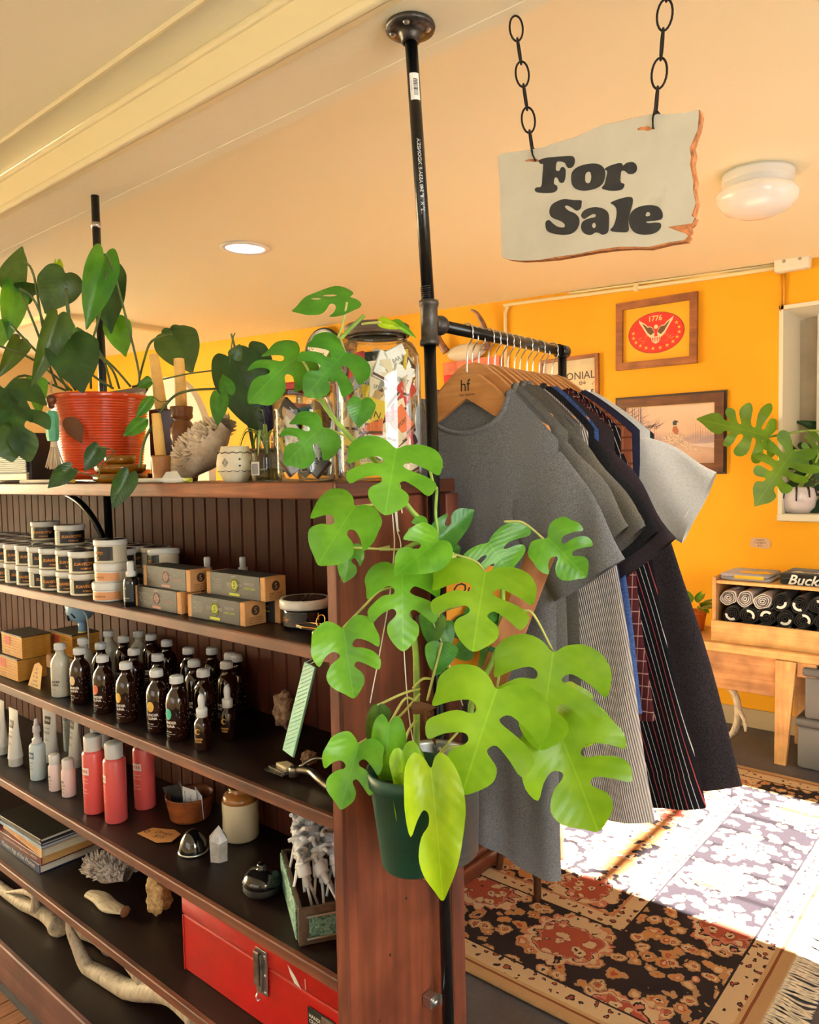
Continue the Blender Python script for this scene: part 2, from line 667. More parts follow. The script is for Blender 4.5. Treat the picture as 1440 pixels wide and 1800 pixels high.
# ------------------------------------------------------------------ the dark shelving unit
M_top = wood('worn_red_brown_top', (96, 46, 24), (176, 104, 62), 'x', 1.0, 0.5, 0.4)
M_edge = wood('worn_shelf_edge', (70, 34, 22), (134, 78, 52), 'x', 1.0, 0.55, 0.4)
M_shelf = wood('dark_stained_shelf', (19, 9, 7), (38, 19, 13), 'x', 0.6, 0.42, 0.2)
M_end = wood('red_brown_end_panel', (104, 52, 33), (150, 82, 55), 'z', 0.8, 0.5, 0.3)
M_endedge = wood('end_panel_edge', (82, 40, 28), (136, 76, 54), 'z', 1.0, 0.55, 0.35)
M_slat = wood('beadboard_brown', (54, 22, 12), (92, 43, 25), 'z', 0.9, 0.7, 0.35, spec=.2)
M_base = wood('base_board_plum', (88, 54, 50), (118, 76, 68), 'x', 0.7, 0.6, 0.3)
XL = -3.6
S = [EYE - .285, EYE - .558, EYE - .830, EYE - 1.080, EYE - 1.325]     # shelf tops
TOPZ = EYE - .018
unit = thing('shelving_unit', 'long dark brown wooden shelving unit filled with goods, under the ceiling beam', 'shelf', (0, 0, 0))
tb = MB().cbox(XL, XP, FRONT + .004, BACK + .018, TOPZ - .026, TOPZ, .002).build('top_board', wood('top_board_dark', (44, 22, 14), (84, 46, 28), 'x', .7, .4, .3), unit)
RND.seed(3)
bm_pts = [(XL, TOPZ - .027)]
MB().cbox(XL, XP, FRONT - .008, FRONT + .004, TOPZ - .027, TOPZ + .0005, .0025, 2).build('front_edge', M_top, tb)
MB().cbox(XP - .001, XP + .008, FRONT - .008, BACK + .018, TOPZ - .024, TOPZ, .002).build('end_edge', wood('top_end_edge', (70, 34, 20), (110, 58, 36), 'y', 1, .5, .4), tb)
for i, z in enumerate(S):
    s_ = MB().box(XL, XP - .02, FRONT + .008, BACK, z - .022, z).build('shelf_board', M_shelf, unit)
    if i < 4:
        MB().cbox(XL, XP - .021, FRONT - .004, FRONT + .009, z - .021, z + .0005, .002).build('front_edge', M_edge, s_)
    else:
        MB().cbox(XL, XP - .021, FRONT - .006, FRONT + .009, z - .016, z + .001, .003).build('front_edge', M_base, s_)
ep = MB().cbox(XP - .02, XP, FRONT + .002, BACK + .015, 0.0, TOPZ - .0265, .0015).build('end_panel', M_end, unit)
MB().cbox(XP - .0215, XP + .0006, FRONT - .006, FRONT + .003, 0.0, TOPZ - .0275, .0015).build('front_edge', M_endedge, ep)
MB().cbox(XP - .001, XP + .016, BACK - .02, BACK + .017, 0.0, TOPZ - .0265, .002).build('corner_strip', M_endedge, ep)
for y, z in ((.93, .62), (.90, .52), (.975, .70), (.965, .955), (.87, .5), (1.0, .33)):
    MB().lathe([(0, 0.0012), (.0022, .001), (.003, 0)], 8, M=Matrix.Translation((XP, y, z)) @ Matrix.Rotation(PI / 2, 4, 'Y')).build('nail_head', mat('old_nail', (60, 32, 20), .6, .3), ep)
MB().cbox(XL - .02, XL, FRONT - .006, BACK + .015, 0.0, TOPZ - .0265, .0015).build('end_panel', M_end, unit)
MB().cbox(XL, XP - .02, FRONT + .002, FRONT + .02, 0.0, S[4] - .0165, .002).build('base_board', M_base, unit)
MB().box(XL, XP - .02, BACK + .008, BACK + .014, 0.0, TOPZ - .027).build('back_board', M_shelf, unit)
sl = MB().cbox(-.0235, .0235, -.006, .006, 0, TOPZ - .03 - .02, .003).mesh('slat')
x = XP - .045
while x > -3.55:
    link('slat', sl, M_slat, unit, (x, BACK + .002, .02))
    x -= .0485

# ------------------------------------------------------------------ pipe posts and the clothes rail
M_pipe = mat('black_steel_pipe', (14, 14, 15), 0.28, 0.3, spec=0.6)
M_iron = mat('cast_iron', (70, 66, 62), 0.42, 0.75, var=.25, vscale=60, bump=0.35, bscale=120)
M_chrome = mat('zinc_steel', (190, 190, 188), 0.28, 0.95)
M_print = mat('grey_print', (206, 206, 202), 0.6)
M_paper = mat('white_paper', (236, 232, 222), 0.7)
M_black = mat('black_ink', (16, 15, 16), 0.6)
PXc, PYc = -0.829, 1.045
top = Vector((-.846, 1.02, BZ))
tee = Vector((-.829, 1.036, EYE + .25))
rack = thing('pipe_post', 'black pipe post with ceiling flange carrying the clothes rail beside the shelves', 'post', (PXc, PYc, 0))


def rel(o, p):
    return Vector(p) - o.location


R0 = rack.location
mb = MB().tube([top - R0 - Vector((0, 0, .008)), tee - R0 + Vector((0, 0, .02))], .0107, 20)
up_ = mb.build('upper_pipe', M_pipe, rack)
axis = (tee - top).normalized()
mb = MB()
for k in range(7):
    p = tee - R0 - axis * (.040 + k * .0035)
    mb.tube([p + axis * .001, p - axis * .001], .0112, 16)
mb.build('pipe_thread', M_pipe, rack)
MB().tube([tee - R0 - Vector((0, 0, .02)), Vector((.014, 0, .02))], .0107, 20).build('lower_pipe', M_pipe, rack)
# ceiling flange
q = top - R0
mb = MB().lathe([(0, 0), (.041, 0), (.0425, -.004), (.041, -.009), (.03, -.011), (.021, -.012), (.0165, -.02), (.0155, -.028), (.0115, -.0285)], 32, c=q)
fl = mb.build('ceiling_flange', M_iron, rack)
for a in (0.5, 2.07, 3.64, 5.2):
    MB().lathe([(0, -.014), (.004, -.0135), (.0062, -.0105)], 10, c=(q.x + .0295 * math.cos(a), q.y + .0295 * math.sin(a), q.z)).build('screw', M_chrome, fl)
# tee fitting
q = tee - R0
mb = MB().lathe([(.0115, .038), (.0165, .038), (.0172, .034), (.0165, .029), (.0148, .027), (.0148, -.027), (.0165, -.029), (.0172, -.034), (.0165, -.038), (.0115, -.038)], 24, c=q)
mb.lathe([(.012, .010), (.0148, .012), (.0148, .024), (.0168, .026), (.0172, .031), (.0165, .035), (.0115, .035)], 24, M=Matrix.Translation(q) @ Matrix.Rotation(-PI / 2, 4, 'X'))
tf = mb.build('tee_fitting', M_iron, rack)
mb = MB()
text_plane(mb, 'EC', Matrix.Translation(q + Vector((.0150, .004, .004))) @ Euler((PI / 2, 0, PI / 2 - .3)).to_matrix().to_4x4(), h=.006)
mb.build('cast_letters', mat('cast_letters', (96, 90, 84), .5, .6), tf)
# clothes rail
mb = MB().tube([q + Vector((0, .02, 0)), q + Vector((0, .46, 0))], .0107, 18)
mb.build('rail', M_pipe, rack)
mb = MB().tube([q + Vector((0, .445, 0)), q + Vector((0, .475, 0))], .0145, 18)
mb.tube([q + Vector((0, .462, .006)), q + Vector((0, .462, -.9)), ], .0095, 14)
mb.build('rail_end', M_pipe, rack)
# barcode sticker and pipe print


def on_pipe(body, t, h, R=.0109, flip=1, width=None, bold=0.0):
    """letters running up the pipe at distance t from the top"""
    vs, fs, tw, th = text2d(body, bold=bold)
    k = h / th
    m = MB()
    ang0 = math.atan2(-PYc, -PXc) + .18
    pts = []
    for x_, y_ in vs:
        s_ = -y_ * k / R
        c_ = (top - R0) + axis * (t - x_ * k)
        pts.append(c_ + Vector((math.cos(ang0 - s_), math.sin(ang0 - s_), 0)) * R)
    return m.add(pts, fs)


def pipe_patch(t0, t1, w0, w1, R):
    ang0 = math.atan2(-PYc, -PXc) + .18
    return MB().grid(lambda u, v: (top - R0) + axis * (t0 + (t1 - t0) * v) + Vector((math.cos(ang0 + w0 + (w1 - w0) * u), math.sin(ang0 + w0 + (w1 - w0) * u), 0)) * R, 10, 1)


st = pipe_patch(.082, .126, -.85, .75, .01085).build('barcode_sticker', M_paper, rack)
RND.seed(5)
m = MB()
a = .092
for k in range(18):
    w_ = RND.choice((.0005, .0008, .0014))
    b = pipe_patch(a, a + w_, -.25, .45, .0110)
    m.add(b.v, b.f)
    a += w_ + RND.choice((.0005, .0009))
m.build('bars', M_black, st)
m = on_pipe('PIPE BLK 1/2X18', .104, .0016, .0111)
ang0 = math.atan2(-PYc, -PXc) + .18
m.v = [tuple(Matrix.Rotation(-.55, 3, 'Z') @ (Vector(p) - (top - R0)) + (top - R0)) for p in m.v]
m.build('sticker_text', M_black, st)
on_pipe('1/2" X 18" S40 A53A-E INDONESIA', .252, .0064, bold=.015).build('pipe_marking', M_print, rack)
# lower pipe marking and clamps
vs_, fs_, tw, th = text2d('1/2" X 24" S40 A53A-E INDONESIA', bold=.01)
k = .0062 / th
ang0 = math.atan2(-PYc, -PXc) + .35
MB().add([(math.cos(ang0 + y_ * k / .0109) * .0109, math.sin(ang0 + y_ * k / .0109) * .0109, .475 + x_ * k) for x_, y_ in vs_], fs_).build('pipe_marking', M_print, rack)
for z in (EYE - .73, EYE - .965, EYE - .275):
    mb = MB()
    mb.grid(lambda u, v: (math.cos(-2.0 + 4.0 * u) * .0125, math.sin(-2.0 + 4.0 * u) * .0125, z + .02 * v), 16, 1)
    mb.cbox(-.024, -.002, -.034, -.012, z, z + .02, .002)
    mb.lathe([(0, .006), (.005, .006), (.0065, .003), (.0065, 0)], 6, M=Matrix.Translation((-.012, -.024, z + .01)) @ Matrix.Rotation(PI / 2, 4, 'Y') @ Matrix.Translation((0, 0, .009)))
    mb.build('pipe_clamp', M_chrome, rack)

# second post further along the unit
p2 = thing('pipe_post', 'thin black pipe post behind the orange flowerpot, up to the beam', 'post', (-1.975, 1.05, 0))
MB().tube([(0, 0, S[0] + .002), (0, 0, BZ)], .0107, 18).build('pipe', M_pipe, p2)
MB().lathe([(0.0108, 0), (.0125, 0), (.0125, .014), (.0108, .014)], 18, c=(0, 0, EYE + .66)).build('silver_tape', M_chrome, p2)
mb = MB().tube(cat_rom([(-.19, -.03, TOPZ - .03), (-.10, -.03, TOPZ - .055), (-.045, -.02, TOPZ - .10), (-.012, -.008, TOPZ - .16)], 6, False), .009, 8)
mb.build('curved_brace', M_pipe, p2)

# ------------------------------------------------------------------ the hanging sign
SY = 1.112
sg = thing('hanging_sign', 'off-white painted wooden For Sale sign with rough broken edges on black chains', 'sign', (-.57, SY, EYE + .36))


def sgp(px, py):
    p = PY(px, py, SY - .006) - sg.location
    return (p.x, p.z)


def sz(x, y):      # pixel in the enlarged study -> photo pixel
    return (870 + x * 370 / 1440, 180 + y * 290 / 1129)


out = [(20, 360), (60, 345), (240, 322), (330, 305), (430, 270), (560, 230), (660, 185), (740, 150), (850, 128), (960, 100), (1060, 80), (1180, 78), (1300, 68), (1398, 48), (1408, 90),
       (1392, 180), (1352, 300), (1362, 360), (1350, 420), (1372, 540), (1362, 600), (1378, 690), (1355, 780), (1372, 790), (1355, 830), (1330, 850), (1336, 880), (1318, 905), (1330, 920), (1310, 950), (1200, 965), (1060, 1000), (950, 998), (850, 1002), (700, 1020),
       (560, 1045), (420, 1070), (300, 1080), (180, 1085), (90, 1076), (55, 1062), (42, 1030), (40, 840), (34, 640), (25, 460)]
poly = [sgp(*sz(*p)) for p in out]
t = NT('chalky_sign_paint')
v = t.obj()
f = t.noise(v, 14, 5, .6)
c = t.ramp(f, [(.25, (196, 190, 172)), (.6, (206, 200, 182)), (.8, (186, 180, 160))])
t.set(Base_Color=c, Roughness=.7)
t.bump(t.noise(v, 120, 3), .12, .001)
M_sign = t.m
M_raw = mat('raw_orange_wood', (176, 112, 66), .75, var=.25, vscale=90, bump=.5, bscale=160)
# board body in raw wood with a painted face slightly inside the broken outline
bd = MB().prism(poly, -.005, .008).build('board', M_raw, sg)
rnd = random.Random(11)
inner = []
n = len(poly)
for i, p in enumerate(poly):
    c0 = Vector((sum(q[0] for q in poly) / n, sum(q[1] for q in poly) / n))
    v_ = Vector(p)
    d = (c0 - v_).normalized()
    rough = 14 <= i <= 36
    k = (rnd.uniform(.0012, .0045) if rough else rnd.uniform(.0002, .0009))
    inner.append(tuple(v_ + d * k))
notch = [i for i, p in enumerate(out) if p == (1330, 850)][0]
inner[notch] = sgp(*sz(1180, 852))
inner[notch + 1] = sgp(*sz(1230, 872))
MB().prism(inner, -.0056, -.0049).build('painted_face', M_sign, bd)
for cx, cy, rx, ry in ((262, 396, 52, 10), (1030, 178, 52, 14)):
    ch = [sgp(*sz(cx + rx * math.cos(a) * (1 + .2 * math.sin(3 * a)), cy + ry * math.sin(a) * (1 + .3 * math.cos(5 * a)))) for a in [2 * PI * i / 18 for i in range(18)]]
    MB().prism(ch, -.0060, -.0055).build('chipped_paint', M_raw, bd)
def _in2(p, poly):
    r = False
    j = len(poly) - 1
    for i in range(len(poly)):
        a, b = poly[i], poly[j]
        if (a[1] > p[1]) != (b[1] > p[1]) and p[0] < (b[0] - a[0]) * (p[1] - a[1]) / (b[1] - a[1]) + a[0]:
            r = not r
        j = i
    return r


LET = {
    'F': [[(300, 405), (310, 392), (345, 380), (420, 372), (520, 366), (545, 380), (548, 410), (535, 440), (510, 450), (492, 440), (480, 415), (450, 405), (425, 410), (418, 460), (440, 468), (455, 445), (475, 445), (486, 470), (482, 520), (470, 548), (445, 548), (430, 520), (412, 515), (405, 555), (425, 570), (428, 595), (405, 615), (350, 620), (290, 615), (273, 598), (285, 582), (318, 572), (326, 500), (330, 425), (315, 422)]],
    'o': [[(522, 520), (530, 475), (570, 440), (640, 420), (710, 422), (750, 455), (755, 510), (735, 560), (690, 590), (620, 604), (560, 595), (530, 565)], [(618, 525), (622, 490), (640, 474), (655, 482), (660, 515), (652, 545), (638, 553), (622, 545)]],
    'r': [[(752, 455), (790, 432), (850, 415), (872, 420), (878, 432), (905, 412), (945, 408), (970, 430), (972, 465), (950, 488), (915, 490), (890, 470), (868, 470), (862, 500), (862, 545), (886, 558), (884, 580), (860, 600), (800, 605), (745, 595), (732, 582), (750, 560), (765, 500), (768, 472)]],
    'S': [[(595, 690), (590, 670), (540, 668), (470, 662), (410, 685), (380, 715), (374, 760), (395, 790), (450, 812), (478, 835), (472, 855), (430, 850), (395, 825), (372, 805), (350, 815), (347, 845), (360, 880), (410, 900), (480, 907), (540, 890), (575, 845), (578, 795), (550, 760), (505, 740), (480, 715), (495, 705), (530, 722), (560, 742), (588, 725)]],
    'a': [[(590, 775), (605, 745), (640, 725), (690, 716), (745, 728), (778, 760), (782, 820), (778, 880), (760, 900), (735, 906), (715, 895), (690, 890), (655, 908), (615, 898), (592, 865), (598, 820), (640, 795), (685, 785), (690, 768), (670, 765), (640, 782), (610, 798)], [(665, 845), (672, 828), (684, 825), (692, 840), (686, 856), (674, 858)]],
    'l': [[(792, 688), (830, 668), (900, 648), (940, 652), (944, 690), (925, 760), (915, 820), (918, 870), (900, 888), (850, 888), (800, 882), (792, 868), (812, 845), (830, 790), (832, 730), (812, 702)]],
    'e': [[(918, 800), (935, 750), (985, 715), (1060, 702), (1120, 715), (1148, 755), (1145, 795), (1110, 808), (1040, 815), (1050, 826), (1100, 822), (1135, 828), (1135, 860), (1100, 892), (1030, 906), (960, 892), (925, 850)], [(1032, 772), (1042, 752), (1056, 752), (1064, 765), (1058, 776), (1042, 780)]]}
M_let = mat('black_sign_paint', (26, 28, 34), .55, var=.2, vscale=80)
for ch, loops in LET.items():
    L = [cat_rom([Vector((a, b, 0)) for a, b in lp], 4) for lp in loops]
    pts, eds = [], []
    for lp in L:
        o0 = len(pts)
        pts += [Vector(sgp(*sz(p.x, p.y))) for p in lp]
        eds += [(o0 + i, o0 + (i + 1) % len(lp)) for i in range(len(lp))]
    vs2, e2, f2, _, _, _ = delaunay_2d_cdt(pts, eds, [], 1, 1e-7)
    if len(L) > 1:
        hole = [sgp(*sz(p.x, p.y)) for p in L[1]]
        f2 = [f for f in f2 if not _in2((sum((vs2[i] for i in f), Vector((0, 0))) / len(f)), hole)]

    MB().add([(p.x, -.0061, p.y) for p in vs2], [tuple(f) for f in f2]).build('letter', M_let, bd)
M_chain = mat('black_chain', (26, 20, 18), .45, .6)


def link_mesh(L, W, r):
    pts = []
    for i in range(20):
        a = 2 * PI * i / 20
        pts.append((W * math.cos(a), 0, L * math.sin(a)))
    return MB().tube(pts, r, 7, closed=True).mesh('chain_link')


lm = link_mesh(.0215, .0106, .0017)


def chain(p0, p1, n, a0=0.3):
    p0, p1 = Vector(p0), Vector(p1)
    d = (p1 - p0)
    for i in range(n):
        c_ = p0 + d * ((i + .5) / n)
        o = link('chain_link', lm, M_chain, sg)
        z = d.normalized()
        o.rotation_mode = 'QUATERNION'
        o.rotation_quaternion = Vector((0, 0, -1)).rotation_difference(z) @ Euler((0, 0, a0 + (i % 2) * 1.45)).to_quaternion()
        o.location = c_ - sg.location


hl, hr = PY(937, 272, SY), PY(1152, 205, SY)
chain(PY(905, 30, SY), hl, 6, .48)
hr_top = PY(1181, -60, SY)
chain(Vector((hr_top.x, SY, BZ)), hr, 6, .42)
for h_, s_ in ((hl, PY(942, 282, SY - .006)), (hr, PY(1149, 226, SY - .006))):
    a = h_ - sg.location
    b = s_ - sg.location
    mb = MB().tube([b + Vector((0, .004, 0)), b + Vector((0, -.002, 0)), (a + b) / 2 + Vector((0, -.006, .003)), a + Vector((0, -.002, .012)), a + Vector((.004, .008, .004)), b + Vector((.006, .012, 0)), b + Vector((.002, .006, 0))], .0014, 7)
    mb.build('ring_hook', M_chain, sg)
# ------------------------------------------------------------------ leaves
H = {
    'heart': [(-.07, .09), (-.11, .22), (-.03, .38), (.15, .49), (.35, .5), (.55, .42), (.74, .28), (.9, .11)],
    'oval': [(.02, .12), (.12, .33), (.3, .48), (.5, .5), (.7, .38), (.88, .16)],
    'one': [(-.09, .1), (-.13, .27), (-.02, .44), (.16, .5), (.34, .51), (.50, .45), (.38, .33), (.31, .2), (.35, .12), (.42, .14), (.50, .27), (.64, .36), (.80, .29), (.93, .11)],
    'two': [(-.08, .1), (-.14, .25), (-.07, .42), (.07, .5), (.22, .52), (.36, .48), (.27, .36), (.20, .19), (.24, .11), (.30, .13), (.34, .26), (.42, .40), (.54, .48), (.68, .43), (.58, .30), (.51, .15), (.54, .09), (.60, .11), (.68, .20), (.80, .21), (.92, .11)],
    'narrow': [(-.05, .1), (-.04, .3), (.12, .5), (.4, .46), (.7, .3), (.9, .12)],
    'lobed': [(-.06, .06), (-.16, .2), (-.1, .33), (.02, .3), (.06, .12), (.12, .12), (.06, .4), (.16, .5), (.24, .4), (.22, .12), (.28, .12), (.3, .38), (.4, .45), (.46, .34), (.4, .11), (.47, .11), (.52, .3), (.62, .32), (.64, .22), (.58, .1), (.65, .1), (.72, .18), (.82, .17), (.95, .05)],
}


def inside(p, poly):
    r = False
    j = len(poly) - 1
    for i in range(len(poly)):
        a, b = poly[i], poly[j]
        if (a[1] > p[1]) != (b[1] > p[1]) and p[0] < (b[0] - a[0]) * (p[1] - a[1]) / (b[1] - a[1]) + a[0]:
            r = not r
        j = i
    return r


def leaf_mesh(left, right, droop=.25, fold=.18, wave=.02, holes=(), seed=0):
    rn = random.Random(seed)
    half = lambda h, s: [(x + rn.uniform(-.012, .012), s * y * rn.uniform(.95, 1.04)) for x, y in H[h]]
    pts = [(0.0, 0.0)] + half(right, -1) + [(1.0, 0.0)] + list(reversed(half(left, 1)))
    out = [(p.x, p.y) for p in cat_rom([Vector((a, b, 0)) for a, b in pts], 3)]
    V = [Vector(p) for p in out]
    E_ = [(i, (i + 1) % len(out)) for i in range(len(out))]
    hl = []
    for cx, cy, rx, ry, an in holes:
        o0 = len(V)
        lp = []
        for i in range(12):
            a = 2 * PI * i / 12
            x_, y_ = rx * math.cos(a), ry * math.sin(a)
            lp.append((cx + x_ * math.cos(an) - y_ * math.sin(an), cy + x_ * math.sin(an) + y_ * math.cos(an)))
        hl.append(lp)
        V += [Vector(p) for p in lp]
        E_ += [(o0 + i, o0 + (i + 1) % 12) for i in range(12)]
    g = .085
    for i in range(-2, 13):
        for j in range(-6, 7):
            p = (i * g + .001, j * g + (g / 2 if i % 2 else 0) * 0)
            if inside(p, out) and not any(inside(p, q) for q in hl) and min((p[0] - q[0]) ** 2 + (p[1] - q[1]) ** 2 for q in out) > .0012:
                V.append(Vector(p))
    vs, _, fs, _, _, _ = delaunay_2d_cdt(V, E_, [], 1, 1e-6)
    fs = [f for f in fs if not any(inside(sum((vs[i] for i in f), Vector((0, 0))) / len(f), q) for q in hl)]
    ph = rn.uniform(0, 6)
    mb = MB()
    mb.add([(p.x, p.y, -droop * p.x * p.x * .8 + fold * abs(p.y) ** 1.3 - .35 * droop * p.y * p.y + wave * math.sin(9 * p.x + ph) * abs(p.y) * 2 + wave * math.sin(7 * p.y + ph)) for p in vs], [tuple(f) for f in fs], True)
    me = mb.mesh('leaf', False)
    return me


LM = {
    'two': leaf_mesh('two', 'two', .3, .12, .03, (), 1),
    'two_b': leaf_mesh('two', 'one', .15, .2, .04, (), 2),
    'two_c': leaf_mesh('one', 'two', .4, .1, .04, (), 3),
    'one': leaf_mesh('one', 'one', .25, .15, .03, (), 4),
    'one_b': leaf_mesh('one', 'narrow', .2, .22, .03, (), 5),
    'one_c': leaf_mesh('heart', 'one', .3, .2, .03, (), 6),
    'holes': leaf_mesh('one', 'heart', .2, .12, .03, ((.3, -.2, .12, .045, -.6), (.55, -.16, .09, .03, -.5)), 7),
    'heart': leaf_mesh('heart', 'heart', .2, .2, .02, (), 8),
    'heart_b': leaf_mesh('heart', 'heart', .5, .3, .05, (), 9),
    'oval': leaf_mesh('oval', 'oval', .25, .25, .02, (), 10),
    'narrow': leaf_mesh('narrow', 'narrow', .3, .5, .03, (), 11),
    'lobed': leaf_mesh('lobed', 'lobed', .3, .15, .05, (), 12),
    'lobed_b': leaf_mesh('lobed', 'lobed', .1, .3, .07, (), 13),
}
G_lime = leafmat('lime_leaf', (104, 156, 18), (142, 188, 34), tr=.42)
G_yel = leafmat('yellow_lime_leaf', (136, 176, 18), (176, 204, 36), tr=.45)
G_mid = leafmat('mid_green_leaf', (62, 132, 22), (96, 160, 36), tr=.25)
G_up = leafmat('deep_green_leaf', (30, 96, 16), (56, 128, 28), tr=.15)  # vine's upper leaves get this darker green: their shade put into the colour
G_blu = leafmat('cool_green_leaf', (38, 108, 38), (70, 136, 52), tr=.2)
G_dark = leafmat('dark_green_leaf', (9, 44, 16), (24, 74, 28), tr=.05)
G_olive = leafmat('olive_leaf', (34, 62, 22), (56, 88, 36), tr=.06)
G_brown = mat('dry_brown_leaf', (86, 50, 22), .7, var=.3, vscale=40)
G_stem = mat('green_stem', (128, 158, 62), .5, var=.15, vscale=30)
G_stem2 = mat('dark_stem', (74, 92, 42), .5, var=.2, vscale=30)
G_pale = mat('pale_petiole', (176, 178, 96), .5, var=.12, vscale=30)


def leaf(par, kind, b, t_, w_, d0, d1, m, tilt=(0, 0), name='leaf'):
    B, T = PD(b[0], b[1], d0), PD(t_[0], t_[1], d1)
    X = T - B
    L = X.length
    n = (CAM - B).normalized() + RT * tilt[0] + UP * tilt[1]
    Yv = n.cross(X).normalized()
    Z = X.normalized().cross(Yv).normalized()
    W = w_ * 1.18 / FPX * d0
    o = link(name, LM[kind], m, par)
    Mx = Matrix((X, Yv * W, Z * L)).transposed().to_4x4()
    Mx.translation = B - par.location
    o.matrix_basis = Mx
    return o


def stem(par, pts, r, m, name='stem', n=7):
    """pts: (px, py, depth)"""
    P = [PD(*p) - par.location for p in pts]
    P = cat_rom(P, 5, False) if len(P) > 2 else P
    if isinstance(r, tuple):
        r = [r[0] + (r[1] - r[0]) * i / (len(P) - 1) for i in range(len(P))]
    return MB().tube(P, r, n).build(name, m, par)


# ------------------------------------------------------------------ hanging plant on the post
A = lambda x, y: (540 + x / 2.368, 860 + y / 2.368)
B3 = lambda x, y: (380 + x / 3, 460 + y / 3)
C1 = lambda x, y: (x / 3, 400 + y / 3)
POT = Vector((-.735, .985, EYE - .70))
gp = thing('nursery_pot', 'dark green plastic nursery pot hanging against the end panel under the split-leaf vine', 'pot', PD(726, 1519, 1.06))
M_gpot = mat('dark_green_plastic', (24, 66, 52), .45, spec=.4)
pr = [(0, .004), (.040, 0), (.043, .004), (.057, .115), (.061, .117), (.062, .137), (.058, .137), (.055, .12), (.041, .012), (0, .012)]
MB().lathe(pr, 36).build('pot_body', M_gpot, gp)
MB().lathe([(0, .118), (.03, .120), (.056, .116)], 24).build('soil', mat('potting_soil', (38, 26, 20), .9, var=.4, vscale=150, bump=.8, bscale=200), gp)
sp = thing('steel_bucket', 'brushed stainless steel bucket beside the green nursery pot', 'bucket', PD(768, 1497, 1.21))
t = NT('brushed_steel')
v = t.obj((2, 2, 160))
t.set(Base_Color=t.ramp(t.noise(v, 3, 3), [(.3, (168, 168, 166)), (.7, (186, 186, 184))]), Metallic=.92, Roughness=.3)
MB().lathe([(0, .003), (.060, 0), (.066, .006), (.069, .13), (.0715, .131), (.0715, .155), (.069, .157), (.067, .15), (.063, .012), (0, .012)], 40).build('bucket_body', t.m, sp)

